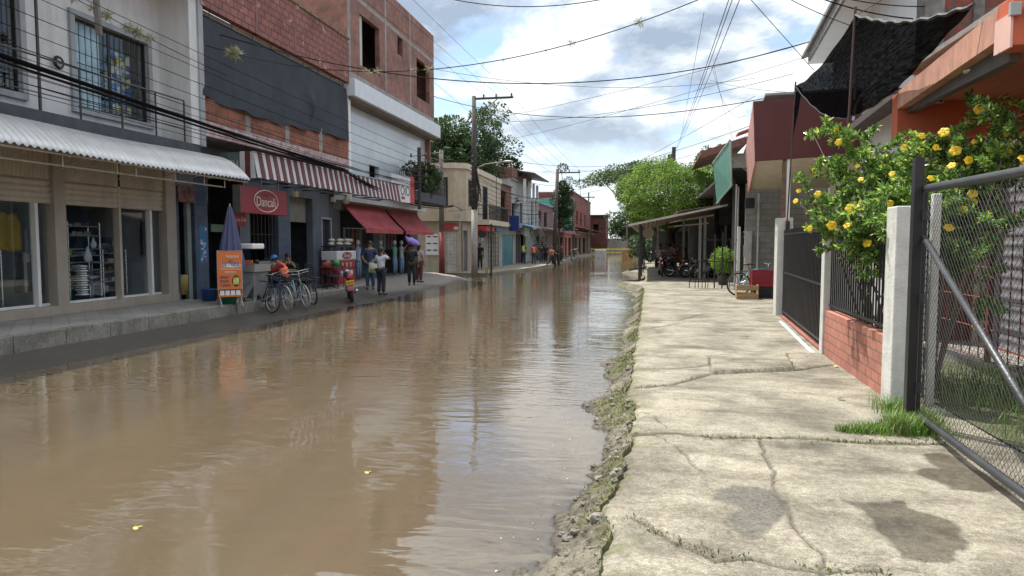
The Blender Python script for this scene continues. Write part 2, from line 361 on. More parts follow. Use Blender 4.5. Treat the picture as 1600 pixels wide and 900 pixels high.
def tm(op, a, c=None, clamp=False):
    n = tn('ShaderNodeMath', operation=op); n.use_clamp = clamp
    for i, v in enumerate((a, c)):
        if v is None: continue
        if isinstance(v, (int, float)): n.inputs[i].default_value = v
        else: t.links.new(v, n.inputs[i])
    return n.outputs[0]
sil = tnoise(tmap((0.35, 0.12, 1)), 1.0, 5, 0.6, 0.5)
r = tn('ShaderNodeValToRGB'); r.color_ramp.elements[0].position = 0.3; r.color_ramp.elements[0].color = (0.094, 0.072, 0.046, 1); r.color_ramp.elements[1].position = 0.7; r.color_ramp.elements[1].color = (0.138, 0.108, 0.070, 1)
t.links.new(sil, r.inputs[0]); t.links.new(r.outputs[0], b.inputs['Base Color'])
n1 = tnoise(tmap((0.75, 2.3, 1), R(-8)), 1.7, 2, 0.45, 0.9)        # long ripples lying across the street
n2 = tnoise(tmap((0.9, 2.6, 1), R(10)), 4.6, 2, 0.5, 0.7)         # short ripples
n3 = tnoise(tmap((0.5, 0.7, 1)), 0.9, 2, 0.5, 0.8)                # slow swell
patch = tn('ShaderNodeMapRange'); patch.inputs['From Min'].default_value = 0.42; patch.inputs['From Max'].default_value = 0.62; patch.inputs['To Min'].default_value = 0.12; patch.inputs['To Max'].default_value = 1.0
t.links.new(tnoise(tmap((0.16, 0.22, 1)), 1.0, 3, 0.5, 0.4), patch.inputs[0])
h = tm('ADD', tm('ADD', tm('MULTIPLY', n1, 0.0105), tm('MULTIPLY', tm('MULTIPLY', n2, patch.outputs[0]), 0.0095)), tm('MULTIPLY', n3, 0.026))
bp = tn('ShaderNodeBump'); bp.inputs['Strength'].default_value = 0.55; bp.inputs['Distance'].default_value = 1.0; t.links.new(h, bp.inputs['Height']); t.links.new(bp.outputs[0], b.inputs['Normal'])
WATER = -0.2
tag(MB().poly([(-12.5, -14, WATER), (1.5, -14, WATER), (1.5, 134, WATER), (-12.5, 134, WATER)]).build('flood_water', m_w), kind='structure')
tag(MB().poly([(-40, 33, WATER-0.003), (-12.5, 33, WATER-0.003), (-12.5, 38.5, WATER-0.003), (-40, 38.5, WATER-0.003)]).build('side_street_water', m_w), kind='structure')
# ---- concrete material driven by the wear computed per vertex (cracks, wet patches, grime)
def concrete(name, base=(0.345, 0.325, 0.275), dark=(0.15, 0.14, 0.115), attrs=True, wetc=(0.10, 0.088, 0.07), bumpk=1.0, rough=0.9):
    m, t, b = nodes(name)
    def n(k, **kw):
        q = t.nodes.new(k)
        for a, c in kw.items(): setattr(q, a, c)
        return q
    g = n('ShaderNodeNewGeometry')
    def no(s, d, rr, dist=0.0):
        q = n('ShaderNodeTexNoise'); q.inputs['Scale'].default_value = s; q.inputs['Detail'].default_value = d; q.inputs['Roughness'].default_value = rr; q.inputs['Distortion'].default_value = dist; t.links.new(g.outputs['Position'], q.inputs['Vector']); return q.outputs['Fac']
    def rp(v, a, c, ca, cc):
        q = n('ShaderNodeValToRGB'); q.color_ramp.elements[0].position = a; q.color_ramp.elements[0].color = (*ca, 1); q.color_ramp.elements[1].position = c; q.color_ramp.elements[1].color = (*cc, 1); t.links.new(v, q.inputs[0]); return q.outputs[0]
    def mixn(f, a, c, mode='MIX'):
        q = n('ShaderNodeMix', data_type='RGBA', blend_type=mode)
        if isinstance(f, (int, float)): q.inputs[0].default_value = f
        else: t.links.new(f, q.inputs[0])
        for i, v in ((6, a), (7, c)):
            if isinstance(v, tuple): q.inputs[i].default_value = (*v, 1)
            else: t.links.new(v, q.inputs[i])
        return q.outputs[2]
    A = rp(no(1.1, 9, 0.68, 0.4), 0.36, 0.60, dark, base)
    B = rp(no(34, 4, 0.8), 0.32, 0.62, (0.60, 0.58, 0.54), (1.14, 1.13, 1.09)); B = mixn(1.0, B, rp(no(130, 2, 0.6), 0.38, 0.56, (0.66, 0.64, 0.60), (1.10, 1.10, 1.08)), 'MULTIPLY')
    c = mixn(1.0, A, B, 'MULTIPLY')
    D = rp(no(9, 5, 0.75), 0.36, 0.5, (0.80, 0.79, 0.77), (1, 1, 1)); c = mixn(1.0, c, D, 'MULTIPLY')
    mp2 = n('ShaderNodeMapping'); mp2.inputs['Rotation'].default_value = (0, 0, R(35)); mp2.inputs['Scale'].default_value = (0.7, 2.2, 1); t.links.new(g.outputs['Position'], mp2.inputs[0])
    st = n('ShaderNodeTexNoise'); st.inputs['Scale'].default_value = 1.6; st.inputs['Detail'].default_value = 7; st.inputs['Roughness'].default_value = 0.7; t.links.new(mp2.outputs[0], st.inputs['Vector'])
    c = mixn(1.0, c, rp(st.outputs['Fac'], 0.36, 0.52, (0.60, 0.585, 0.56), (1, 1, 1)), 'MULTIPLY')
    rgh = rough
    if attrs:
        def at(nm):
            q = n('ShaderNodeAttribute'); q.attribute_name = nm; return q.outputs['Fac']
        c = mixn(at('moss'), c, rp(no(14, 4, 0.7), 0.4, 0.6, (0.10, 0.085, 0.05), (0.14, 0.16, 0.06)))
        c = mixn(at('crack'), c, (0.055, 0.045, 0.033))
        c = mixn(at('wet'), c, mixn(1.0, c, (0.30, 0.27, 0.235), 'MULTIPLY'))
        c = mixn(at('asph'), c, rp(no(45, 3, 0.7), 0.4, 0.6, (0.055, 0.052, 0.046), (0.12, 0.113, 0.10)))
        q = n('ShaderNodeMapRange'); t.links.new(at('wet'), q.inputs[0]); q.inputs['To Min'].default_value = rough; q.inputs['To Max'].default_value = 0.38; t.links.new(q.outputs[0], b.inputs['Roughness'])
    else: b.inputs['Roughness'].default_value = rough
    t.links.new(c, b.inputs['Base Color'])
    bp = n('ShaderNodeBump'); bp.inputs['Strength'].default_value = 0.55*bumpk; bp.inputs['Distance'].default_value = 0.012
    ad = n('ShaderNodeMath', operation='ADD'); t.links.new(no(60, 4, 0.75), ad.inputs[0]); mu = n('ShaderNodeMath', operation='MULTIPLY'); t.links.new(no(12, 6, 0.7), mu.inputs[0]); mu.inputs[1].default_value = 1.6; t.links.new(mu.outputs[0], ad.inputs[1])
    t.links.new(ad.outputs[0], bp.inputs['Height']); t.links.new(bp.outputs[0], b.inputs['Normal'])
    MC[name] = m; return m
m_conc = concrete('worn_concrete')
m_bank = concrete('broken_concrete', base=(0.24, 0.22, 0.18), dark=(0.11, 0.10, 0.08), bumpk=1.8)
m_kerb = concrete('kerb_concrete', base=(0.32, 0.312, 0.30), dark=(0.19, 0.185, 0.178), attrs=False)
m_wetroad = mat('wet_asphalt', (0.055, 0.05, 0.045), 0.35, var=0.35, scale=3, bump=0.6, bscale=60)
m_tile = brick_mat('terrace_tiles', (0.34, 0.32, 0.305), (0.30, 0.28, 0.265), (0.14, 0.135, 0.13), bw=0.4, bh=0.4, ms=0.008, bump=0.15, rough=0.5)
def poly_dist(x, y, pts):
    d = np.full(x.shape, 1e9)
    for (ax, ay), (bx, by) in zip(pts[:-1], pts[1:]):
        dx, dy = bx-ax, by-ay; L2 = dx*dx+dy*dy+1e-12; tt = np.clip(((x-ax)*dx+(y-ay)*dy)/L2, 0, 1); d = np.minimum(d, np.hypot(x-ax-tt*dx, y-ay-tt*dy))
    return d
def G(pts, z=0.0): return [tuple(U(a, c, Z=z)[:2]) for a, c in pts]
def edge_x(y):
    e = -0.2-0.95*np.exp(-((y-30)/1.9)**2)-1.1*np.exp(-((y-43)/4.0)**2)-np.clip((y-50)/60, 0, 1)*1.2
    near = np.clip((14-y)/8, 0, 1)
    return e+near*(0.34*(fbm(y*1.15, y*0+3.3, 4, 5)-0.5)+0.10*(fbm(y*5.0, y*0+9.1, 3, 8)-0.5))+0.10*(fbm(y*0.5, y*0+1.3, 3, 15)-0.5)
rows = [0.8]
while rows[-1] < 134: rows.append(rows[-1]+min(0.9, max(0.013, rows[-1]**2/2600)) if rows[-1] > 2.6 else rows[-1]+0.1)
rows = np.array(rows); NU = 250
Y, Uu = np.meshgrid(rows, np.linspace(0, 1, NU+1), indexing='ij')
X = edge_x(Y)+Uu*(3.75-edge_x(Y))
wx = X+0.10*(fbm(X*5, Y*5, 4, 31)-0.5); wy = Y+0.12*(fbm(X*5, Y*5, 4, 47)-0.5)
cracks_main = [G(q) for q in ([(1185, 684), (1192, 712), (1213, 740), (1216, 770), (1240, 800), (1252, 830), (1280, 862), (1283, 905)],
    [(985, 806), (1022, 826), (1060, 848), (1095, 860), (1122, 874), (1180, 870), (1240, 884), (1300, 890), (1380, 893)], [(985, 640), (1020, 648), (1042, 668)], [(1000, 668), (1050, 690), (1100, 740)], [(1280, 868), (1330, 880), (1460, 896)])]
joints = [G(q) for q in ([(975, 676), (1060, 677), (1130, 683), (1230, 683), (1330, 690), (1480, 694)], [(985, 606), (1050, 600), (1110, 584), (1240, 579), (1270, 574), (1300, 570)], [(1108, 556), (1112, 583)], [(1228, 552), (1242, 578)], [(985, 575), (1060, 575), (1108, 570)],
    [(1108, 556), (1228, 552)], [(1000, 500), (1060, 500), (1100, 490)], [(1000, 515), (1060, 505)], [(1000, 473), (1110, 471), (1210, 474)], [(1005, 455), (1150, 453)])]
crack = np.zeros_like(X)
for i, q in enumerate(cracks_main): crack = np.maximum(crack, 1-np.clip(poly_dist(wx, wy, q)/(0.020 if i < 2 else 0.011), 0, 1))
for i, q in enumerate(joints): crack = np.maximum(crack, (1.0 if i in (0, 1) else 0.75)*(1-np.clip(poly_dist(wx*0.5+X*0.5, wy*0.5+Y*0.5, q)/(0.035 if i == 0 else (0.016 if i in (2, 3) else 0.014+0.0055*q[0][1])), 0, 1)))
hair = np.abs(fbm(X*0.9+2, Y*0.9, 5, 71)-0.5); crack = np.maximum(crack, 0.5*(1-np.clip(hair/0.004, 0, 1))*(fbm(X*0.7, Y*0.7, 2, 5) > 0.5))
def blob(cx, cy, rx, ry, rot, seed, k=0.5):
    c, s = math.cos(rot), math.sin(rot); a = (X-cx)*c+(Y-cy)*s; bb = -(X-cx)*s+(Y-cy)*c
    d = np.hypot(a/rx, bb/ry)+k*(fbm(X*3.2, Y*3.2, 5, seed)-0.5)*2
    return np.clip((1.0-d)/0.10, 0, 1)
def inpoly(pts, seed, k=0.10, soft=0.03):
    px_ = X+k*(fbm(X*4, Y*4, 5, seed)-0.5)*2; py_ = Y+k*(fbm(X*4+9, Y*4, 5, seed+3)-0.5)*2; ins = np.zeros(X.shape, bool)
    for (ax, ay), (bx, by) in zip(pts, pts[1:]+pts[:1]):
        cnd = ((ay > py_) != (by > py_)) & (px_ < (bx-ax)*(py_-ay)/(by-ay+1e-12)+ax); ins ^= cnd
    return np.where(ins, np.clip(poly_dist(px_, py_, pts+pts[:1])/soft, 0, 1), 0)
wet = np.maximum(inpoly(G([(1308, 776), (1360, 780), (1420, 782), (1440, 796), (1500, 815), (1520, 828), (1522, 860), (1490, 872), (1440, 876), (1410, 868), (1385, 845), (1365, 810), (1330, 790)]), 3),
                 inpoly(G([(1415, 733), (1455, 728), (1440, 706), (1480, 704), (1540, 735), (1590, 766), (1540, 770), (1490, 762), (1460, 748)]), 5))*(1-0.25*fbm(X*14, Y*14, 3, 2))
asph = inpoly(G([(1118, 762), (1150, 755), (1205, 762), (1232, 785), (1225, 812), (1190, 836), (1165, 834), (1140, 818), (1150, 790), (1100, 778)]), 9, 0.07)*(0.55+0.45*fbm(X*20, Y*20, 3, 4))
moss = np.clip(1-(X-edge_x(Y))/(0.10+0.22*fbm(X*2, Y*2, 3, 9)), 0, 1)*np.clip((fbm(X*6, Y*6, 4, 12)-0.42)*6, 0, 1)
moss = np.maximum(moss, 0.8*(1-np.clip(poly_dist(wx, wy, joints[0])/0.07, 0, 1))*(fbm(X*3, Y*2, 3, 22) > 0.48))
tilt = 0.02*(fbm(X*0.35, Y*0.35, 2, 61)-0.5)+0.012*(fbm(X*2.5, Y*2.5, 5, 62)-0.5)+0.006*(fbm(X*14, Y*14, 4, 63)-0.5)
Z = tilt-0.022*crack+np.where(Y > joints[0][0][1]+0.02*0, 0.0, -0.012)-0.06*np.clip(1-(X-edge_x(Y))/0.10, 0, 1)**1.5*(0.3+fbm(X*6, Y*6, 3, 77))-0.006*asph
Z += 0.035*np.clip(inpoly(G([(1110, 556), (1228, 553), (1242, 578), (1112, 583)]), 7, 0.004, 0.02)*1.6, 0, 1)
Z += np.where(Y > 30, -0.05*np.clip(1-(X-edge_x(Y))/1.6, 0, 1)*2, 0)*np.clip((Y-27)/3, 0, 1)
nr = len(rows); idx = np.arange(nr*(NU+1)).reshape(nr, NU+1)
F = np.stack([idx[:-1, :-1], idx[:-1, 1:], idx[1:, 1:], idx[1:, :-1]], -1).reshape(-1, 4)
pv = np_mesh('pavement', np.stack([X, Y, Z], -1).reshape(-1, 3), F, m_conc, smooth=True, attrs={'crack': crack.ravel(), 'wet': wet.ravel(), 'asph': asph.ravel(), 'moss': moss.ravel()})
tag(pv, kind='structure')
# broken bank between the pavement and the water
rb = rows[rows < 60]; NB = 90
Y, Uu = np.meshgrid(rb, np.linspace(0, 1, NB+1), indexing='ij')
e = edge_x(Y); X = e+0.05-Uu*1.6
wl = 0.36+0.24*(fbm(Y*0.8, Y*0, 4, 91)-0.5)*2 + 0.10*np.exp(-((Y-3.2)/1.3)**2)-0.15*np.exp(-((Y-20)/7)**2)
dd = (e-X)
vor = fbm(X*7, Y*4.5, 2, 101); step = np.floor(vor*7)/7
Z = -0.012-0.188*np.clip(dd/wl, 0, 4)**0.9+0.10*(step-0.5)*np.clip(dd/0.08, 0, 1)+0.05*(fbm(X*16, Y*14, 4, 103)-0.5)
Z = np.where(dd < -0.03, -0.10, Z)
crk = np.clip(1-np.abs(vor*7-np.round(vor*7))/0.12, 0, 1)*0.8
wetb = np.clip((-0.165-Z)/0.03, 0, 1)*0.9
mossb = np.clip((fbm(X*2.6, Y*1.6, 5, 111)-0.53+0.13*np.exp(-dd/0.12))*9, 0, 1)*np.clip((Z+0.19)/0.03, 0, 1)*0.9
nr = len(rb); idx = np.arange(nr*(NB+1)).reshape(nr, NB+1); F = np.stack([idx[:-1, :-1], idx[1:, :-1], idx[1:, 1:], idx[:-1, 1:]], -1).reshape(-1, 4)
bk = np_mesh('road_edge', np.stack([X, Y, Z], -1).reshape(-1, 3), F, m_bank, smooth=False, attrs={'crack': crk.ravel(), 'wet': wetb.ravel(), 'asph': np.zeros(X.size), 'moss': mossb.ravel()})
tag(bk, kind='structure')
BX, BY, BZ, BM = X.ravel(), Y.ravel(), Z.ravel(), mossb.ravel()
# specks of leaf and scum drifting along the margins
gd_ = np.random.default_rng(44); nD = 420; yD = gd_.uniform(2.5, 16, nD)**1.0; sd_ = gd_.random(nD) < 0.75; xD = np.where(sd_, edge_x(yD)-0.36-np.abs(gd_.normal(0, 0.22, nD)), -8.6+np.abs(gd_.normal(0, 0.35, nD)))
V, F = leaves(np.stack([xD, yD, np.full(nD, WATER+0.004)], -1), gd_.uniform(0.008, 0.035, nD), 0.5, 0, np.stack([gd_.normal(size=nD), gd_.normal(size=nD), np.zeros(nD)], -1), 5); V = V.copy(); V[:, 2] = WATER+0.003+0.0015*np.tile([0, 1, 0, 1], nD)
tag(np_mesh('floating_specks', V, F, [mat('brown_speck', (0.10, 0.075, 0.045), 0.8), mat('pale_scum', (0.36, 0.33, 0.27), 0.8)], gd_.choice(2, nD, p=[.7, .3])), kind='stuff')
# loose rubble lying on the bank
mb = MB(); rr = random.Random(5)
m_stone = mat('rubble_stone', (0.20, 0.185, 0.155), 0.9, var=0.4, scale=6, bump=0.6, bscale=40)
sel = [i for i in range(0, len(BX)) if BY[i] < 11 and -0.19 < BZ[i]]
rr.shuffle(sel)
for i in sel[:120]:
    s_ = rr.uniform(0.008, 0.036)*(1.3 if rr.random() < 0.12 else 1); n_ = 7
    o_ = []; ph = rr.uniform(0, 6.28)
    mb.ball((BX[i], BY[i], BZ[i]+s_*0.2), (s_*rr.uniform(0.8, 1.6), s_*rr.uniform(0.7, 1.2), s_*rr.uniform(0.4, 0.8)), 6, 4, rot=Matrix.Rotation(ph, 3, 'Z'))
mb.v = [(x+0.2*0.03*rr.uniform(-1, 1), y+0.006*rr.uniform(-1, 1), z+0.006*rr.uniform(-1, 1)) for x, y, z in mb.v]
tag(mb.build('rubble', m_stone), kind='stuff')
# weeds on the bank and in the joints
m_weed = [leaf_mat('weed_green', (0.09, 0.14, 0.025)), leaf_mat('weed_dry', (0.22, 0.18, 0.07)), leaf_mat('weed_dark', (0.045, 0.09, 0.02))]
P = []
g_ = np.random.default_rng(3)
cand = np.where((BM > 0.35) & (BY < 26))[0]; pr = 1/(1+0.0*BY[cand]); dy = np.minimum(0.9, np.maximum(0.013, BY[cand]**2/1500)); pr = dy/dy.sum()
pr = pr*np.where((BX[cand]-edge_x(BY[cand])) > -0.16, 2.5, 1.0); pr /= pr.sum(); ci = g_.choice(cand, 12000, p=pr); P.append(np.stack([BX[ci]+g_.normal(0, 0.02, 12000), BY[ci]+g_.normal(0, 0.02, 12000), BZ[ci]], -1))
for q, n_, sp_ in ((joints[0], 900, 0.035), (joints[1], 350, 0.025), (joints[2], 200, 0.03), (joints[3], 300, 0.03), (cracks_main[1], 260, 0.03)):
    q = np.array(q); k = g_.integers(0, len(q)-1, n_); tt = g_.random((n_, 1)); pp = q[k]*(1-tt)+q[k+1]*tt+g_.normal(0, sp_, (n_, 2))
    keep = fbm(pp[:, 0]*3.1, pp[:, 1]*3.1, 3, 5) > 0.47; pp = pp[keep]; P.append(np.concatenate([pp, np.full((len(pp), 1), -0.01)], 1))
P = np.concatenate(P); dirs = np.stack([g_.normal(0, 0.6, len(P)), g_.normal(0, 0.6, len(P)), np.ones(len(P))], -1); dirs /= np.linalg.norm(dirs, axis=1)[:, None]
V, F = leaves(P, g_.uniform(0.010, 0.034, len(P)), 0.30, 0.0, dirs, 4)
tag(np_mesh('weeds', V, F, m_weed, g_.choice(3, len(F), p=[0.5, 0.3, 0.2])), kind='stuff')
# yard behind the right-hand fence
m_yard = mat('yard_floor', (0.13, 0.125, 0.11), 0.8, var=0.3, bump=0.3)
tag(MB().poly([(3.74, -6, -0.03), (30, -6, -0.03), (30, 140, -0.03), (3.74, 140, -0.03)]).build('yard_floor', m_yard), kind='structure')
# ---- left side: wet strip of road, terrace, kerb
def xw(y): return -8.72+0.22*np.exp(-((y-21)/3.5)**2)+0.18*(fbm(y*0.35, y*0, 4, 201)-0.5)
yl = np.concatenate([np.arange(-14, 34.3, 0.12)]); NL = 70
Y, Uu = np.meshgrid(yl, np.linspace(0, 1, NL+1), indexing='ij')
X = -7.9-Uu*5.2; slope = 0.09+0.05*np.clip((Y-21)/4, 0, 1)
Z = WATER+slope*(xw(Y)-X)+0.02*(fbm(X*2.2, Y*2.2, 5, 203)-0.5); Z = np.minimum(Z, 0.12)
lim = -8.4-(Y-32.6)*0.85      # the corner of the block, cut off by the side street
Z = np.where((Y > 32.6) & (X > lim), -0.5, Z)
nr = len(yl); idx = np.arange(nr*(NL+1)).reshape(nr, NL+1); F = np.stack([idx[:-1, :-1], idx[1:, :-1], idx[1:, 1:], idx[:-1, 1:]], -1).reshape(-1, 4)
dampc, t, b = nodes('damp_road'); g = tn('ShaderNodeNewGeometry'); a1 = tn('ShaderNodeAttribute'); a1.attribute_name = 'dry'
rA = tn('ShaderNodeValToRGB'); rA.color_ramp.elements[0].color = (0.045, 0.041, 0.036, 1); rA.color_ramp.elements[1].color = (0.10, 0.092, 0.08, 1); t.links.new(tnoise(tmap((1, 1, 1)), 3, 8, 0.75), rA.inputs[0])
rB = tn('ShaderNodeValToRGB'); rB.color_ramp.elements[0].color = (0.15, 0.135, 0.12, 1); rB.color_ramp.elements[1].color = (0.26, 0.235, 0.21, 1); t.links.new(tnoise(tmap((1, 1, 1)), 2, 8, 0.75), rB.inputs[0])
mx = tn('ShaderNodeMix', data_type='RGBA'); t.links.new(a1.outputs['Fac'], mx.inputs[0]); t.links.new(rA.outputs[0], mx.inputs[6]); t.links.new(rB.outputs[0], mx.inputs[7]); t.links.new(mx.outputs[2], b.inputs['Base Color'])
rg = tn('ShaderNodeMapRange'); rg.inputs['To Min'].default_value = 0.35; rg.inputs['To Max'].default_value = 0.85; t.links.new(a1.outputs['Fac'], rg.inputs[0]); t.links.new(rg.outputs[0], b.inputs['Roughness'])
bp = tn('ShaderNodeBump'); bp.inputs['Strength'].default_value = 0.7; bp.inputs['Distance'].default_value = 0.01; t.links.new(tnoise(tmap((1, 1, 1)), 40, 5, 0.8), bp.inputs['Height']); t.links.new(bp.outputs[0], b.inputs['Normal'])
dry = np.clip((Y-22)/3, 0, 1)*np.clip((-8.9-X)/0.5+1.6*(fbm(X*1.2, Y*0.8, 4, 207)-0.5), 0, 1)
tag(np_mesh('road_strip', np.stack([X, Y, Z], -1).reshape(-1, 3), F, dampc, smooth=True, attrs={'dry': dry.ravel()}), kind='structure')
mb = MB(); mb.box(-16, -10.06, -14, 16.0, -0.4, 0.165); mb.box(-16, -10.35, 16.0, 24.3, -0.4, 0.085)
tag(mb.build('terrace', m_tile), kind='structure')
# kerb blocks
y = 2.0; k = 0
proto = MB().box(-0.085, 0.085, 0.006, 0.994, 0, 0.40).build('kerb_block', m_kerb, bevel=0.012, at=(0, 0, 0))
tag(proto, 'grey concrete kerb block with thin joints edging the shop terrace', 'kerb', 'kerb blocks along the left terrace')
first = True
nth = ['first', 'second', 'third', 'fourth', 'fifth', 'sixth', 'seventh', 'eighth', 'ninth', 'tenth', 'eleventh', 'twelfth', 'thirteenth', 'fourteenth']
while y < 15.9:
    o = proto if first else copy_tree(proto); first = False; o['label'] = 'grey concrete kerb block, %s back from the terrace corner beside the bicycles' % nth[13-k]
    o.location = (-9.975, y, -0.225+0.004*((k*7) % 3)); o.rotation_euler = (0, R(0.6*((k*5) % 3-1)), 0); y += 1.0; k += 1
kb = MB().box(-10.35, -10.2, 16.06, 24.3, -0.2, 0.09).build('kerb', m_kerb, bevel=0.01)
tag(kb, 'low continuous grey kerb in front of the cafe tables', 'kerb')
# far pavement in front of the corner house and the shops beyond
pts = [(-16, 38.1), (-8.95, 37.7), (-8.6, 42), (-8.0, 48), (-7.7, 56), (-8.0, 66), (-8.6, 80), (-9.0, 133), (-16, 133)]
m_far = concrete('far_pavement', base=(0.34, 0.32, 0.27), dark=(0.24, 0.22, 0.19), attrs=False)
tag(MB().slab([(a, c, -0.04) for a, c in pts], (0, 0, -0.4)).build('far_pavement', m_far), kind='structure')
# ================================================================== LEFT ROW OF BUILDINGS
black = mat('black_paint', (0.018, 0.018, 0.02), 0.45, var=0.3)
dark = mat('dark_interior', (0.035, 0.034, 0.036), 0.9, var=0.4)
m_wallA = mat('pale_plaster', (0.62, 0.62, 0.62), 0.85, var=0.07, scale=1.2, dirt=0.35, bump=0.15)
m_greyP = mat('grey_trim', (0.30, 0.32, 0.34), 0.7, var=0.12, dirt=0.3)
m_band = mat('dark_slab_paint', (0.055, 0.062, 0.075), 0.6, var=0.25, dirt=0.5)
m_tan = mat('tan_metal', (0.47, 0.42, 0.34), 0.55, var=0.12, dirt=0.35)
m_beigeP = mat('beige_pillar_tile', (0.36, 0.315, 0.26), 0.5, var=0.08, dirt=0.25)
m_zinc = mat('white_zinc_sheet', (0.56, 0.57, 0.57), 0.35, metal=0.3, var=0.08, scale=1.5, dirt=0.22, stretch=(0.6, 3, 0.6))
m_clay = mat('clay_soffit', (0.30, 0.11, 0.06), 0.9, var=0.4, scale=4, stretch=(1, 5, 1))
m_glass = glass_mat('window_glass', (0.86, 0.90, 0.92))
m_glassd = glass_mat('dark_glass', (0.25, 0.28, 0.32))
m_steel = mat('galvanised_steel', (0.32, 0.33, 0.34), 0.5, metal=0.3, var=0.15)
m_white = mat('white_paint', (0.74, 0.74, 0.73), 0.6, var=0.06, dirt=0.2)
def colm(name, c, rough=0.6, **k): return mat(name, c, rough, **k)
def shutter(name, X, y0, y1, z0, z1, m, parent, pitch=0.11, dp=0.03):
    n = max(2, int(round((z1-z0)/pitch)))
    def fn(u, v):
        q = v*n*2; return (X+dp*abs(math.sin(q*math.pi/2)), y0+(y1-y0)*u, z0+(z1-z0)*v)
    return MB().grid(fn, 1, n*6).build(name, m, parent, smooth=True)
def shutterY(name, Y, x0, x1, z0, z1, m, parent, pitch=0.11, dp=0.03):
    n = max(2, int(round((z1-z0)/pitch)))
    return MB().grid(lambda u, v: (x0+(x1-x0)*u, Y-dp*abs(math.sin(v*n*math.pi)), z0+(z1-z0)*v), 1, n*6).build(name, m, parent, smooth=True)
def corr_panel(name, X, y0, y1, z0, z1, m, parent, pitch=0.09, dp=0.02):
    n = int((y1-y0)/pitch); return MB().grid(lambda u, v: (X+dp*math.sin(u*n*2*math.pi), y0+(y1-y0)*u, z0+(z1-z0)*v), n*6, 1).build(name, m, parent, smooth=True)
def grille(mb, X, y0, y1, z0, z1, n, m_, r=0.012, d=0.0):
    for i in range(n+1): y = y0+(y1-y0)*i/n; mb.tube([(X, y, z0), (X, y, z1)], r, 4)
    for j in range(m_+1): z = z0+(z1-z0)*j/m_; mb.tube([(X, y0, z), (X, y1, z)], r, 4)
def frame(mb, X, th, y0, y1, z0, z1, wd=0.06):
    mb.box(X, X+th, y0, y1, z0, z0+wd); mb.box(X, X+th, y0, y1, z1-wd, z1); mb.box(X, X+th, y0, y0+wd, z0+wd, z1-wd); mb.box(X, X+th, y1-wd, y1, z0+wd, z1-wd)
# ------------------------------------------------------------------ A: pale two-storey shop house with a balcony
A = thing('shop_house', 'pale grey two-storey shop house with a railed balcony and tan shopfront at the left edge', 'house', (-13, 9, 0.16))
XA = -12.0; YA1 = 15.55; Y0 = 3.0
w1 = (UY(118, -12, 120)-0.05, UY(228, -12, 120)+0.05, 4.55, 6.45)
w0 = (9.1, UY(30, -12, 70), 4.55, 6.5)
b_ = MB().wall('X', XA, -0.25, Y0, YA1, 4.1, 8.2, holes=[w1, w0]); b_.box(-12.25, -11.15, YA1-0.32, YA1-0.02, 4.1, 8.0); b_.build('upper_wall', m_wallA, A)
MB().box(-11.28, -11.10, YA1-0.02, YA1+0.16, 4.1, 8.0).build('corner_column', m_greyP, A)
MB().box(-12.6, -11.15, Y0, YA1, 3.78, 4.12).build('balcony_slab', m_band, A)
b_ = MB().box(-16.5, -10.95, Y0, YA1+0.05, 8.0, 8.12); b_.box(-16.5, -12.25, Y0, YA1-0.1, 3.9, 4.0); b_.box(-16.4, -16.2, Y0, YA1, 0.1, 8.0); b_.box(-16.2, -12.25, YA1-0.2, YA1-0.05, 0.16, 8.0); b_.build('shell', m_wallA, A)
MB().box(-12.0, -10.9, Y0, YA1+0.02, 7.86, 7.98).build('eave_soffit', m_clay, A)
b_ = MB()
for i in range(14): b_.grid(lambda u, v, i=i: (-10.85+v*0.02-0.25*v, Y0+2.2+i*0.75+u*0.7, 8.02+0.02+0.05*math.sin(u*math.pi)+0.1*v), 8, 1)
b_.build('eave_tiles', m_white, A)
for (ya, yb, za, zb), nm in ((w1, 'window'), (w0, 'window')):
    b_ = MB(); frame(b_, XA-0.001, 0.07, ya-0.10, yb+0.10, za-0.12, zb+0.12, 0.12); wf = b_.build(nm, m_greyP, A)
    b_ = MB(); frame(b_, XA-0.12, 0.05, ya, yb, za, zb, 0.05); b_.box(XA-0.12, XA-0.07, (ya+yb)/2-0.03, (ya+yb)/2+0.03, za, zb); b_.build('sash', black, wf)
    b_ = MB(); grille(b_, XA-0.03, ya+0.04, yb-0.04, za+0.04, zb-0.04, 13, 2, 0.011); b_.build('window_grille', black, wf)
    MB().box(XA-0.10, XA-0.09, ya+0.05, yb-0.05, za+0.05, zb-0.05).build('pane', m_glass, wf)
    b_ = MB().grid(lambda u, v: (XA-0.2+0.012*math.sin(u*40), ya+(yb-ya)*0.42*u, za+(zb-za)*v), 60, 1); b_.build('curtain', mat('pale_blue_curtain', (0.68, 0.80, 0.82), 0.8), wf)
    MB().box(XA-1.2, XA-1.1, ya-1, yb+1, za-0.3, zb+0.3).build('room_wall', dark, wf)
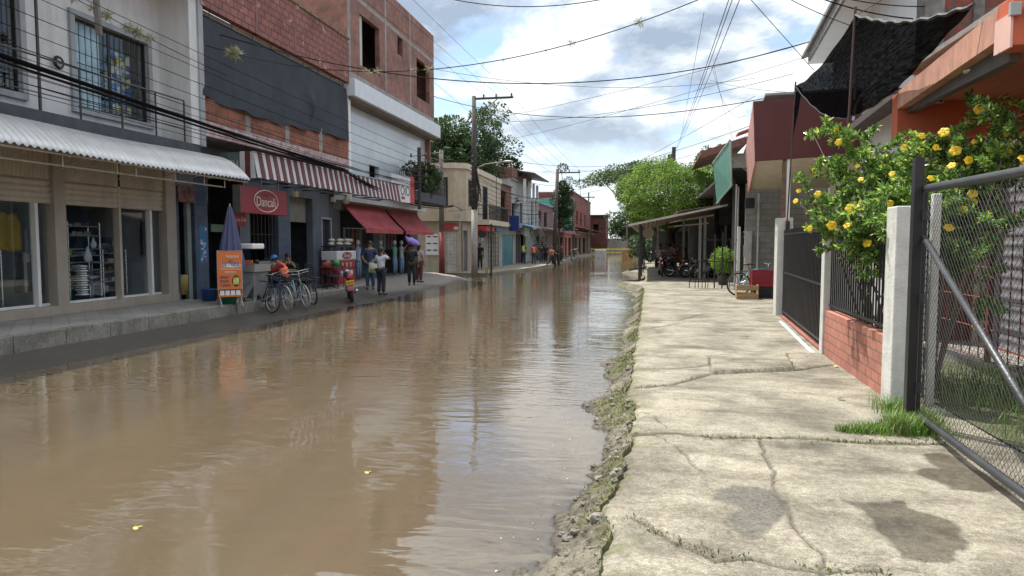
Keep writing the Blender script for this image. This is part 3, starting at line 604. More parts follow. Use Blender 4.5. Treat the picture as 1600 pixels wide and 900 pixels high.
# yellow and blue patterned curtain in the right half
m_pat, t, b = nodes('patterned_curtain'); g = tn('ShaderNodeNewGeometry'); vn = tn('ShaderNodeTexVoronoi'); vn.inputs['Scale'].default_value = 7
t.links.new(g.outputs['Position'], vn.inputs['Vector']); rc = tn('ShaderNodeValToRGB'); rc.color_ramp.interpolation = 'CONSTANT'
for p_, c_ in ((0.0, (0.03, 0.09, 0.30)), (0.38, (0.65, 0.52, 0.06)), (0.5, (0.03, 0.14, 0.38)), (0.72, (0.08, 0.26, 0.12)), (0.82, (0.7, 0.62, 0.4))):
    e_ = rc.color_ramp.elements.new(p_); e_.color = (*c_, 1)
sx = tn('ShaderNodeSeparateColor'); t.links.new(vn.outputs['Color'], sx.inputs[0]); t.links.new(sx.outputs[0], rc.inputs[0]); t.links.new(rc.outputs[0], b.inputs['Base Color'])
MB().grid(lambda u, v: (XA-0.19+0.03*math.sin(u*34), w1[0]+(w1[1]-w1[0])*(0.48+0.36*u), w1[2]+(w1[3]-w1[2])*(0.05+0.75*v)), 50, 1).build('patterned_curtain', m_pat, A)
# balcony railing
b_ = MB(); Xr = -11.2
yp = [Y0, 5.2, 7.0, 8.6, UY(60, Xr, 100), UY(125, Xr, 150), UY(190, Xr, 160), UY(243, Xr, 170), UY(288, Xr, 190)]
for i, y in enumerate(yp): b_.tube([(Xr, y, 4.1), (Xr, y, 8.0 if i == 4 else 5.12)], 0.03 if i == 4 else 0.022, 5)
for z in (4.45, 4.78, 5.12): b_.tube([(Xr, Y0, z), (Xr, yp[-1], z)], 0.02 if z > 5 else 0.012, 5)
b_.build('balcony_railing', mat('dark_steel', (0.05, 0.045, 0.045), 0.5, var=0.3), A)
b_ = MB().ring((XA+0.06, UY(88, XA, 110), 5.35), (1, 0, 0), 0.12, 0.02, 16, 5); b_.ring((XA+0.08, UY(88, XA, 110), 5.35), (1, 0, 0), 0.10, 0.02, 16, 5); b_.build('cable_coil', black, A)
# ground floor shopfront
ys = dict(p1a=UY(88, XA, 420), p1b=UY(106, XA, 420), m=UY(194, XA, 420), p2a=UY(262, XA, 420), p2b=UY(277, XA, 420))
zs = 0.36
for a_, c_ in ((ys['p1a'], ys['p1b']), (ys['p2a'], ys['p2b']), (7.3, 7.6)): MB().box(XA-0.3, XA+0.02, a_, c_, 0.165, 4.3).build('pillar', m_beigeP, A, bevel=0.01)
MB().box(XA-0.35, XA+0.05, Y0, ys['p2b']+0.0, 0.165, zs).build('doorstep', m_beigeP, A, bevel=0.01)
for i, (a_, c_) in enumerate(((7.6, ys['p1a']), (ys['p1b'], ys['m']-0.03), (ys['m']+0.03, ys['p2a']))):
    shutter('roller_shutter', XA-0.10, a_, c_, 2.46, 2.95, m_tan, A)
    corr_panel('lintel_panel', XA-0.06, a_, c_, 2.95, 3.72, m_tan, A)
    MB().box(XA-0.22, XA-0.208, a_, c_, zs, 2.5).build('shop_window', m_glass, A)
    MB().box(XA-0.24, XA-0.19, a_, c_, zs-0.0, zs+0.05).build('window_rail', m_white, A)
MB().box(XA-0.24, XA-0.06, ys['m']-0.035, ys['m']+0.035, zs, 2.95).build('mullion', m_tan, A)
MB().box(XA-0.24, XA-0.10, ys['p2a']-0.45, ys['p2a']-0.38, zs, 2.5).build('door_frame', m_white, A)
MB().box(XA-0.24, XA-0.10, ys['p1a']-0.35, ys['p1a']-0.28, zs, 2.5).build('door_frame', m_white, A)
m_intA = mat('shop_interior', (0.24, 0.27, 0.30), 0.8, var=0.15)
b_ = MB(); b_.box(-15.4, -15.3, Y0, YA1-0.2, 0.17, 3.85); b_.box(-15.3, XA-0.25, Y0, YA1-0.2, 2.9, 2.98); b_.box(-15.3, XA-0.35, ys['p1a']+0.1, ys['p1a']+0.2, 0.17, 3.8); b_.build('interior_wall', m_intA, A)
MB().box(-15.3, XA-0.36, Y0, YA1-0.22, 0.168, 0.30).build('shop_floor', mat('shop_floor_tile', (0.3, 0.29, 0.27), 0.4), A)
# corrugated awning on steel brackets
ya0, ya1 = 3.2, 16.15
def awn(u, v):
    y = ya0+(ya1-ya0)*u; x = -11.14+0.98*v+0.02*math.sin(y*1.3); z = 3.88-0.10*v-0.52*v**2.0+0.022*math.cos(u*(ya1-ya0)/0.145*2*math.pi)+0.02*math.sin(y*0.9); return (x, y, z)
aw = MB().grid(awn, 900, 8).build('corrugated_awning', m_zinc, A, smooth=True); sm = aw.modifiers.new('s', 'SOLIDIFY'); sm.thickness = 0.004
b_ = MB()
for y in [4.2, 5.9, 7.5, 9.1, 10.6, 11.9, 12.4, 13.6, 14.6, 15.4]:
    b_.tube([(-11.95, y, 3.55), (-11.3, y, 3.62), (-10.25, y, 3.2)], 0.018, 4); b_.tube([(-11.9, y, 3.1), (-11.0, y, 3.4)], 0.015, 4); b_.tube([(-10.4, y, 3.3), (-10.4, y, 3.02)], 0.014, 4)
b_.tube([(-10.25, ya0, 3.23), (-10.25, ya1, 3.23)], 0.02, 4); b_.tube([(-10.45, ya0, 3.05), (-10.45, 15.4, 3.05)], 0.016, 4)
b_.build('awning_brackets', m_tan, A)
# ------------------------------------------------------------------ goods in the shop windows
m_shelfglass = glass_mat('shelf_glass', (0.75, 0.85, 0.82))
m_chrome = mat('chrome', (0.5, 0.5, 0.5), 0.25, metal=0.8)
def shelf_unit(y0, y1, x0, zsv, label):
    t_ = thing('display_shelves', label, 'shelves', (x0, (y0+y1)/2, 0.3), 'display shelves in the shop windows'); b1 = MB()
    for z in zsv: b1.box(x0-0.35, x0, y0, y1, z, z+0.018)
    b1.build('shelf', mat('grey_shelf', (0.36, 0.37, 0.38), 0.5), t_); MB().box(x0-0.40, x0-0.37, y0-0.1, y1+0.1, 0.3, zsv[-1]+0.4).build('back_panel', mat('navy_panel', (0.03, 0.04, 0.06), 0.7), t_); b2 = MB()
    for x in (x0-0.33, x0-0.02):
        for y in (y0+0.02, y1-0.02): b2.tube([(x, y, 0.3), (x, y, zsv[-1]+0.1)], 0.014, 4)
    b2.build('upright', m_chrome, t_); return t_
yA, yM, yB = ys['p1b'], ys['m'], ys['p2a']
shelf_unit(yA+0.55, yM-0.1, -12.5, [0.70, 0.87, 1.03, 1.21, 1.36, 1.51, 1.81, 2.02], 'white shelves of jewellery behind the middle shop window')
shelf_unit(yM+0.15, yB-0.55, -12.7, [0.5, 0.72, 0.95, 1.17, 1.4], 'glass-fronted display shelves behind the right-hand shop window')
shelf_unit(10.6, 11.45, -12.75, [1.53, 1.83, 2.0, 2.3], 'wall shelves of small bags behind the left shop window')
m_vel = mat('white_velvet', (0.7, 0.69, 0.66), 0.8, var=0.05)
def bust(x, y, z, s, label):
    b1 = MB(); b1.lathe((x, y, z), [(0.05*s, 0), (0.10*s, 0.02*s), (0.13*s, 0.12*s), (0.12*s, 0.2*s), (0.05*s, 0.30*s), (0.035*s, 0.38*s), (0.04*s, 0.40*s)], 12)
    b1.v = [(x+(p[0]-x)*0.5, p[1], p[2]) for p in b1.v]
    tag(b1.build('necklace_bust', m_vel, smooth=True), label, 'display bust', 'white necklace busts in the shop window')
bust(-12.42, UY(146, -12.42, 381), 1.54, 0.6, 'small white necklace bust left of the larger bust on the upper shelf')
bust(-12.40, UY(181, -12.4, 378), 1.54, 0.85, 'large white necklace bust on the upper shelf beside the mullion')
bust(-12.38, UY(137, -12.38, 401), 1.23, 0.85, 'white necklace bust standing lowest, above the earring tower')
b_ = MB()
for i in range(13): b_.lathe((-12.3, UY(127, -12.3, 440), 0.50+i*0.052), [(0.03, 0), (0.15-0.04*((i) % 2), 0.012), (0.11, 0.035), (0.03, 0.048)], 8)
tag(b_.build('earring_tower', m_vel), 'white revolving tower of earring cards in the shop window', 'display stand')
gr_ = random.Random(9); cols = [(0.35, 0.05, 0.04), (0.4, 0.3, 0.2), (0.05, 0.06, 0.08), (0.5, 0.47, 0.42), (0.10, 0.16, 0.25), (0.25, 0.16, 0.08), (0.6, 0.6, 0.58)]
gm = [mat('goods_%s' % c, cols[i], 0.6) for i, c in enumerate(('red', 'tan', 'navy', 'cream', 'blue', 'brown', 'white'))]; gname = ('red', 'tan', 'navy', 'cream', 'blue', 'brown', 'white')
for (ya_, yb_, x0, zl, where) in ((yA+0.6, yM-0.15, -12.52, [0.721, 0.891, 1.051, 1.381, 1.831, 2.041], 'middle'), (yM+0.2, yB-0.6, -12.72, [0.521, 0.741, 0.971, 1.191, 1.421], 'right'), (10.65, 11.4, -12.77, [1.551, 2.021, 2.321], 'left')):
    for zi, z in enumerate(zl):
        y = ya_+gr_.uniform(0, 0.15); k = 0
        while y < yb_-0.12:
            wd = gr_.uniform(0.07, 0.2); ht = gr_.uniform(0.04, 0.125); q = gr_.randrange(7); b1 = MB()
            b1.lathe((x0-0.12, y+wd/2, z+0.0005), [(wd/2, 0), (wd/2, ht*0.7), (wd*0.42, ht*0.8), (wd*0.42, ht)], 4 if gr_.random() < 0.7 else 10)
            if gr_.random() < 0.9: tag(b1.build('trinket_box', gm[q]), 'small %s trinket box, %s from the left on shelf %s of the %s shop window' % (gname[q], ['first', 'second', 'third', 'fourth', 'fifth', 'sixth', 'seventh', 'eighth', 'ninth', 'tenth'][min(k, 9)], ['one', 'two', 'three', 'four', 'five', 'six'][zi], where), 'box', 'small goods on the shop shelves')
            y += wd+gr_.uniform(0.01, 0.06); k += 1
def hang_cloth(nm, x, y, z1, wd, ht, m_, label, cat, group=None, pts=None):
    def fn(u, v): return (x+0.03*math.sin(u*9+y), y+wd*(u-0.5)*(1-0.25*(v > 0.85)), z1-ht*(1-v)+0.02*math.sin(u*7))
    o_ = MB().grid(fn, 14, 8).build(nm, m_, smooth=True); o_.modifiers.new('s', 'SOLIDIFY').thickness = 0.03; return tag(o_, label, cat, group)
hang_cloth('shorts', -12.55, UY(8, -12.55, 360), 2.25, 0.6, 0.75, mat('mustard_cloth', (0.42, 0.27, 0.04), 0.8), 'mustard yellow garment hanging behind the left shop window', 'garment')
for i, (c_, n_) in enumerate((((0.02, 0.02, 0.03), 'black'), ((0.10, 0.02, 0.03), 'maroon'), ((0.02, 0.03, 0.05), 'navy'), ((0.04, 0.02, 0.03), 'dark plum'))):
    hang_cloth('garment', -12.5, UY(223+8*i, -12.5, 350), 2.2, 0.24, 0.85-0.05*i, mat('cloth_'+n_.replace(' ', '_'), c_, 0.8), '%s garment hanging in the row behind the right shop window' % n_, 'garment', 'dark garments in the shop window')
for i, (px, c_, n_) in enumerate(((28, (0.03, 0.03, 0.04), 'black'), (40, (0.45, 0.42, 0.42), 'grey'), (48, (0.05, 0.05, 0.06), 'charcoal'), (70, (0.45, 0.03, 0.05), 'red'))):
    hang_cloth('satchel', -12.45, UY(px, -12.45, 400), 1.45 if i < 3 else 1.25, 0.17, 0.8 if i < 3 else 0.7, mat('bag_'+n_, c_, 0.7), '%s strap bag hanging behind the left shop window' % n_, 'bag', 'bags hanging in the left shop window')
# ------------------------------------------------------------------ B: brick building with the black shade cloth
brickB = brick_mat('orange_brick', (0.33, 0.115, 0.065), (0.25, 0.085, 0.055), (0.10, 0.085, 0.075), bw=0.34, bh=0.21, ms=0.016)
brickBp = brick_mat('pink_washed_brick', (0.30, 0.115, 0.095), (0.23, 0.09, 0.078), (0.10, 0.05, 0.045), bw=0.34, bh=0.21, ms=0.018, peel=((0.50, 0.30, 0.30), 0.60))
m_cement = mat('cement', (0.27, 0.255, 0.235), 0.9, var=0.25, scale=3, bump=0.4, dirt=0.4)
m_pink = mat('peeling_pink_paint', (0.42, 0.20, 0.20), 0.85, var=0.3, scale=5, col2=(0.62, 0.52, 0.50), dirt=0.4)
m_bluetile = brick_mat('blue_grey_tiles', (0.085, 0.115, 0.17), (0.065, 0.09, 0.14), (0.04, 0.045, 0.06), bw=0.3, bh=0.3, ms=0.006, bump=0.1, rough=0.35, off=0.0)
m_bluegrey = mat('blue_grey_wall', (0.115, 0.135, 0.165), 0.6, var=0.18, dirt=0.35)
Bd = thing('brick_building', 'two-storey brick building with a long black shade cloth over its open upper floor', 'building', (-13, 20, 0.16))
XB = -11.2; y0B, y1B = 15.72, 24.3
b_ = MB().wall('X', XB, -0.15, y0B, y1B, 4.78, 5.62); b_.build('knee_wall', brickB, Bd)
for px in (388, 449, 501): y = UY(px, XB, 220); MB().box(XB-0.16, XB+0.004, y-0.12, y+0.12, 4.78, 5.63).build('concrete_stud', m_cement, Bd)
MB().box(-15.5, XB+0.03, y0B, y1B, 4.40, 4.78).build('floor_slab', m_pink, Bd)
MB().box(-15.5, -11.4, y0B+0.0, y1B, 4.36, 4.397).build('soffit', mat('grey_soffit', (0.12, 0.11, 0.115), 0.9, var=0.3), Bd)  # underside in a dark grey, darker than the slab above
MB().wall('X', XB+0.12, -0.2, y0B-0.1, y1B-0.05, 7.62, 9.2).build('parapet', brickBp, Bd)
for px in (395, 455): 
    y = UY(px, XB, 30); MB().box(XB-0.02, XB+0.128, y-0.06, y+0.06, 7.62, 9.2).build('parapet_stud', mat('plum_cement', (0.20, 0.10, 0.10), 0.9, var=0.3), Bd)
MB().box(XB-0.2, XB+0.16, y0B-0.1, y1B-0.05, 9.2, 9.26).build('mossy_coping', mat('mossy_cement', (0.16, 0.14, 0.07), 0.95, var=0.5, scale=7, bump=0.8), Bd)
b_ = MB().box(-15.5, XB-0.1, y0B, y1B, 7.5, 7.62); b_.box(-15.6, -15.5, y0B, y1B, 0.1, 7.6); b_.build('roof_slab', m_cement, Bd)
b_ = MB()
for i in range(9): y = y0B+0.4+i*0.98; b_.tube([(XB, y, 7.38), (XB, y, 7.6)], 0.012, 4)
b_.tube([(XB, y0B, 7.4), (XB, y1B-0.1, 7.4)], 0.015, 4); b_.build('cloth_rail', black, Bd)
def cloth(u, v):
    y = y0B-0.1+(y1B-y0B)*u; sag = 0.10*math.sin(u*math.pi*7)*v*0.3+0.22*math.sin(math.pi*min(1, u/0.95))*(v > 0)*v
    z = 7.40-(2.02+0.10*math.sin(u*5.1)-0.0*u)*v+0.03*math.sin(u*40)*v*v
    x = XB+0.03+0.05*math.sin(u*19+v*3)*v+0.03*math.sin(u*63+v*7)*v+0.05*v+(0.16*math.exp(-((u-0.66)/0.015)**2-((v-0.62)/0.2)**2))
    return (x, y, z)
MB().grid(cloth, 220, 26).build('shade_cloth', mat('charcoal_cloth', (0.030, 0.036, 0.048), 0.85, var=0.22, scale=1.4, bump=0.4, bscale=160), Bd, smooth=True)
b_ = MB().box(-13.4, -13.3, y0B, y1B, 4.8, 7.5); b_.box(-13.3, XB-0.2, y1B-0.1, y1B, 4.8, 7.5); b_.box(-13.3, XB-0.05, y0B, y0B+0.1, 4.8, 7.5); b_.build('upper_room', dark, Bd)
# ground floor: pillars, openings
XG = -12.0
Yq = lambda px: UY(px, XG, 400)
for a_, c_ in ((277, 281), (306, 326), (436, 453)): MB().box(XG-0.3, XG, Yq(a_), Yq(c_), 0.09, 3.6).build('tiled_pillar', m_bluetile, Bd)
b_ = MB().wall('X', XG-0.01, -0.25, Yq(281), Yq(436), 2.78, 4.38, holes=[(Yq(328), Yq(384), 2.7, 3.5)]); b_.wall('X', XG-0.01, -0.25, Yq(453), y1B, 0.09, 4.38, holes=[(Yq(455), Yq(490), 0.0, 3.25), (Yq(503), Yq(518), 0.0, 2.55)])
b_.box(XG-0.25, XG-0.011, Yq(376), Yq(392), 0.09, 2.78); b_.build('front_wall', m_bluegrey, Bd)
corr_panel('roller_box', XG-0.28, Yq(455), Yq(490), 2.4, 3.25, mat('grey_shutter', (0.22, 0.21, 0.19), 0.5), Bd, 0.12)
MB().box(XG-0.2, XG-0.12, Yq(504), Yq(517), 0.12, 2.5).build('side_door', mat('navy_door', (0.03, 0.035, 0.06), 0.4, var=0.2), Bd)
b_ = MB(); frame(b_, XG-0.08, 0.10, Yq(503)-0.02, Yq(518)+0.02, 0.1, 2.62, 0.07); b_.build('door_frame', mat('pale_frame', (0.33, 0.34, 0.36), 0.5), Bd)
MB().box(XG-0.16, XG-0.06, Yq(297), Yq(303), 0.12, 2.75).build('door_leaf', mat('grey_green_door', (0.20, 0.23, 0.22), 0.6), Bd)
b_ = MB(); b_.box(XG-0.06, XG+0.01, Yq(392)+0.02, Yq(436), 2.70, 2.78); grille(b_, XG-0.05, Yq(394), Yq(434), 1.15, 2.7, 7, 2, 0.016); b_.build('serving_grille', black, Bd)
MB().box(XG-0.28, XG+0.10, Yq(392), Yq(436), 0.98, 1.08).build('serving_counter', m_cement, Bd); MB().box(XG-0.24, XG-0.02, Yq(392), Yq(436), 0.09, 0.98).build('counter_front', mat('charcoal_tile', (0.07, 0.075, 0.085), 0.4), Bd)
b_ = MB(); b_.box(-15.0, -14.9, Yq(279), y1B, 0.09, 4.3); b_.box(-15, XG-0.3, Yq(327), Yq(328), 0.09, 4.3); b_.box(-15, XG-0.3, Yq(452), Yq(453), 0.09, 4.3); b_.box(-15, XG-0.3, y1B-0.05, y1B, 0.09, 4.3); b_.build('interior_wall', mat('dim_interior', (0.10, 0.105, 0.115), 0.9, var=0.3), Bd)
# posters on the tiled pillar
pcol = [mat('poster_blue', (0.03, 0.16, 0.32), 0.5), mat('poster_white', (0.5, 0.55, 0.6), 0.5), mat('poster_red', (0.4, 0.08, 0.09), 0.5), mat('poster_lilac', (0.4, 0.36, 0.5), 0.5)]
pr_ = random.Random(4)
pt = thing('poster_strip', 'strip of blue and white posters pasted on the tiled pillar', 'posters', (XG, (Yq(308)+Yq(324))/2, 1.2))
MB().box(XG, XG+0.006, Yq(312), Yq(324), 1.10, 2.12).build('paper', pcol[0], pt)
for i in range(26):
    y = pr_.uniform(Yq(312)+0.03, Yq(324)-0.08); z = pr_.uniform(1.12, 2.04); MB().box(XG+0.006, XG+0.009+i*0.0003, y, y+pr_.uniform(0.03, 0.10), z, z+pr_.uniform(0.03, 0.08)).build('print_patch', pcol[pr_.choice([1, 1, 2, 3, 0])], pt)
# menu board over the café opening and brown picture sign
tag(MB().box(XG+0.0, XG+0.03, Yq(330), Yq(352), 1.97, 2.18).build('menu_board', mat('menu_green', (0.10, 0.16, 0.12), 0.5)), 'narrow green and white menu board in the cafe opening', 'menu board')
tag(MB().box(XG+0.0, XG+0.05, Yq(279), Yq(304), 2.72, 3.15).build('picture_sign', mat('brown_picture', (0.14, 0.06, 0.05), 0.5, var=0.8, scale=5), bevel=0.01), 'dark brown picture sign over the narrow doorway', 'sign')
# striped canopy box: green lettered end panel, red and white stripes along the street
St = thing('striped_awning', 'long vertical-striped red and white metal awning over the cafe', 'awning', (-10.5, 22, 3.5))
YS0, YS1 = 16.8, 27.7; XS = -10.42
m_red = mat('faded_red_paint', (0.14, 0.032, 0.036), 0.6, var=0.3, dirt=0.4); m_wh = mat('faded_white_paint', (0.58, 0.58, 0.60), 0.6, var=0.12, dirt=0.3); m_green = mat('green_grey_sheet', (0.095, 0.135, 0.12), 0.6, var=0.25, dirt=0.4)
b_ = MB(); n = 57
def sx_(z): return XS-0.16*((4.12-z)/0.7-1)
for i in range(n):
    a_ = YS0+(YS1-YS0)*i/n; c_ = YS0+(YS1-YS0)*(i+1)/n; d_ = 0.02 if i % 2 else 0.0; top, bot = 4.12+0.01*math.sin(i), 3.42+0.012*math.sin(i*2.3)
    b_.slab([(XS-0.05+d_, a_, top), (XS-0.05+d_, c_, top), (XS+0.08+d_, c_, bot), (XS+0.08+d_, a_, bot)], (-0.02, 0, 0), k=i % 2)
b_.build('striped_panel', [m_wh, m_red], St)
b_ = MB(); x = -12.0; i = 0
xr = [(-12.3, -10.86, 2)]; 
nb = 13
for i in range(nb): a_ = -12.3+1.44*i/nb; c_ = -12.3+1.44*(i+1)/nb; b_.slab([(a_, YS0-0.004*(i % 2)*4, 3.40), (c_, YS0-0.004*(i % 2)*4, 3.40), (c_, YS0-0.016*(i % 2), 4.10), (a_, YS0-0.016*(i % 2), 4.10)], (0, 0.015, 0), k=2)
for a_, c_, k in ((-10.86, -10.71, 0), (-10.71, -10.55, 1), (-10.55, -10.40, 0)): b_.slab([(a_, YS0-0.02, 3.40), (c_, YS0-0.02, 3.40), (c_-0.08*(c_ > -10.5), YS0-0.02, 4.12), (a_, YS0-0.02, 4.12)], (0, 0.02, 0), k=k)
b_.build('end_panel', [m_wh, m_red, m_green], St)
text('DREM', (-11.22, YS0-0.022, 3.71), (1, 0, 0), (0, 0, 1), 0.62, 0.36, mat('faded_letter', (0.34, 0.40, 0.38), 0.7), St)
b_ = MB()
for i in range(9):
    y = YS0+0.2+i*1.32; b_.tube([(XG, y, 3.5), (XS, y, 3.5)], 0.02, 4)
b_.tube([(-11.3, YS0, 3.45), (-11.3, YS1, 3.45)], 0.02, 4); b_.tube([(-10.7, YS0, 3.45), (-10.7, YS1, 3.45)], 0.015, 4); b_.build('awning_frame', black, St)
m_bulb = mat('lamp_glass', (0.35, 0.32, 0.24), 0.3)
for px, nn in ((461, 'over the green cafe table'), (520, 'beside the red fabric awning'), (540, 'above the red fabric awning')):
    y = UY(px, -11.3, 300); q = thing('flood_lamp', 'small unlit flood lamp hanging under the striped awning '+nn, 'lamp', (-11.3, y, 3.2), 'small lamps under the striped awning')
    MB().box(-11.36, -11.22, y-0.09, y+0.09, 3.14, 3.32).build('lamp_body', m_bulb, q, bevel=0.02); MB().tube([(-11.3, y, 3.3), (-11.3, y, 3.45)], 0.015, 4).build('bracket', black, q)
# hanging box sign
m_sred = mat('sign_red', (0.26, 0.015, 0.03), 0.35, var=0.1); m_cream = mat('cream_letter', (0.62, 0.56, 0.50), 0.5, var=0.03)
sg = thing('box_sign', 'dark red box sign reading Dancali in a cream oval above the cafe', 'sign', (-10.9, 17.9, 2.55))
ysa, ysb = UY(376, -10.9, 310), UY(448, -10.9, 310)
MB().box(-11.12, -10.9, ysa, ysb, 2.48, 3.22).build('sign_box', m_sred, sg, bevel=0.015)
MB().box(-11.13, -10.895, ysa-0.02, ysa, 2.46, 3.24).build('end_cap', mat('dull_metal', (0.12, 0.11, 0.10), 0.5), sg)
yc = (ysa+ysb)/2+0.05
b_ = MB(); pts_ = [(-10.892, yc+0.62*math.cos(q*2*math.pi/40), 2.86+0.31*math.sin(q*2*math.pi/40)) for q in range(41)]; b_.tube(pts_, 0.016, 5); b_.build('oval', m_cream, sg)
text('Dancali', (-10.899, yc, 2.84), (0, 1, 0), (0, 0, 1), 0.98, 0.27, m_cream, sg, ext=0.008)
b_ = MB()
for q in (-0.16, 0, 0.16): b_.tube([(-10.894, yc+q-0.06, 2.99), (-10.894, yc+q-0.03, 3.07), (-10.894, yc+q+0.03, 3.07), (-10.894, yc+q+0.06, 2.99)], 0.007, 4)
b_.build('steam_mark', m_sred if False else mat('dim_red', (0.36, 0.10, 0.10), 0.5), sg)
b_ = MB()
for y in (ysa+0.3, (ysa+ysb)/2, ysb-0.3): b_.tube([(-11.0, y, 3.2), (-11.0, y, 3.5)], 0.012, 4)
b_.build('hanger', m_steel, sg)
cs = thing('disc_sign', 'round red soft drink sign with white script below the box sign', 'sign', (-11.1, 16.75, 2.2)); pc = U(375, 343, X=-11.2)
MB().disc((-11.2, pc.y, pc.z), (0.35, -0.94, 0), 0.20, 0.03, 28).build('disc', m_sred, cs); rt = Vector((0.94, 0.35, 0))
text('Coca-Cola', Vector((-11.2, pc.y, pc.z))+Vector((0.35, -0.94, 0))*0.002, rt, (0, 0, 1), 0.33, 0.11, m_cream, cs, shear=0.4); MB().tube([(-11.2, pc.y+0.02, pc.z+0.18), (-11.2, pc.y+0.02, 2.5)], 0.01, 4).build('hanger', m_steel, cs)
# ------------------------------------------------------------------ C: tall unfinished brick building
brickC = brick_mat('raw_brick', (0.30, 0.135, 0.105), (0.22, 0.10, 0.08), (0.20, 0.165, 0.15), bw=0.33, bh=0.23, ms=0.012, bump=0.7, var=0.45, peel=((0.33, 0.23, 0.20), 0.66))
Cb = thing('brick_building', 'tall unfinished raw brick building with a white cornice and glazed tile middle floor', 'building', (-13, 30, 0.16))
XC = -11.15; y0C, y1C = 24.3, 34.75
def hole(pa, pb, X_): 
    return (UY(pa[0], X_, pa[1]), UY(pb[0], X_, pb[1]), U(pb[0], pb[1], X=X_).z, U(pa[0], pa[1], X=X_).z)
H = [(UY(562, XC, 70), UY(593, XC, 80), 8.6, 10.55), (UY(621, XC, 70), UY(629, XC, 70), 10.1, 10.9), (UY(651, XC, 130), UY(671, XC, 130), 8.75, 10.6)]
MB().wall('X', XC, -0.2, y0C, y1C, 7.8, 12.4, holes=H).build('front_wall', brickC, Cb)
MB().wall('Y', y0C, 0.2, -16, XC-0.2, 7.4, 12.4).build('side_wall', brickC, Cb); MB().wall('Y', y1C, -0.2, -16, XC-0.2, 4.4, 12.4).build('side_wall', brickC, Cb)
b_ = MB(); b_.box(XC-0.3, XC+0.005, y0C+0.002, y0C+0.28, 7.8, 12.4)
for px in (603, 641): y = UY(px, XC, 110); b_.box(XC-0.2, XC+0.006, y-0.09, y+0.09, 8.0, 12.4)
b_.box(XC-0.2, XC+0.007, y0C+0.28, y1C-0.002, 7.82, 8.12); b_.box(XC-0.2, XC+0.0065, y0C+0.28, y1C-0.002, 10.95, 11.12); b_.box(XC-0.2, XC+0.008, y1C-0.12, y1C-0.001, 8.12, 12.4); b_.build('concrete_frame', m_cement, Cb)
MB().box(-15.5, XC+0.3, y0C-0.05, y1C+0.15, 7.15, 7.8).build('cornice', mat('pale_blue_cornice', (0.60, 0.63, 0.68), 0.5, var=0.06, dirt=0.15), Cb, bevel=0.02)
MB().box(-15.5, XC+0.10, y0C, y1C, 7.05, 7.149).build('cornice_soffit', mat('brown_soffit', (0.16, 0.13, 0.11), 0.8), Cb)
b_ = MB().box(-16, XC-0.25, y0C+0.25, y1C-0.25, 11.9, 12.0); b_.box(-14, -13.9, y0C+0.25, y1C-0.25, 7.8, 11.9); b_.build('upper_room', mat('brown_dark_room', (0.03, 0.022, 0.02), 0.9), Cb)
for i, h_ in enumerate(H):
    if i == 0:
        w_ = MB().box(XC-0.16, XC-0.10, h_[0], h_[0]+0.45, h_[2], h_[3]).build('window_board', mat('grey_board', (0.45, 0.43, 0.40), 0.8), Cb)
m_ctile = brick_mat('glazed_white_tiles', (0.55, 0.58, 0.62), (0.52, 0.55, 0.59), (0.46, 0.49, 0.53), bw=1.1, bh=0.55, ms=0.006, bump=0.05, rough=0.18, off=0.0, var=0.1)
MB().wall('X', XC-0.45, -0.2, y0C, y1C-0.1, 3.3, 7.15, holes=[(UY(577, -11.6, 270), UY(592, -11.6, 270), 4.45, 4.95)]).build('tiled_front', m_ctile, Cb)
MB().box(XC-0.6, XC+0.0, y0C-0.001, y0C+0.18, 3.3, 7.15).build('tile_edge', m_white, Cb)
b_ = MB(); b_.box(XC-1.0, XC-0.9, y0C, y1C-1, 4.2, 5.2); b_.build('meter_recess', dark, Cb)
# clothes shop below
XH = -12.0; yh = lambda px: UY(px, XH, 380)
b_ = MB().wall('X', XH, -0.25, y0C, y1C-0.3, 0.0, 3.7, holes=[(yh(532), yh(583), -0.5, 2.95), (yh(590), yh(640), -0.5, 2.95)]); b_.build('shop_front', mat('dark_slate', (0.07, 0.075, 0.085), 0.6, var=0.2), Cb)
corr_panel('roller_box', XH+0.02, y0C+0.3, y1C-0.35, 2.98, 3.65, mat('grey_green_sheet', (0.16, 0.17, 0.16), 0.6), Cb, 0.16)
b_ = MB(); b_.box(-15.2, -15.1, y0C, y1C, 0, 3.6); b_.box(-15.1, XH-0.25, yh(583)+0.1, yh(583)+0.25, 0, 3.6); b_.box(-15.1, XH-0.2, y0C, y1C, 3.58, 3.66); b_.box(-15.1, XH-0.25, y1C-0.2, y1C-0.1, 0, 3.6); b_.build('interior_wall', mat('shop_dim', (0.14, 0.15, 0.16), 0.9, var=0.3), Cb)
m_awn = mat('red_canvas', (0.36, 0.065, 0.075), 0.8, var=0.22, dirt=0.5)
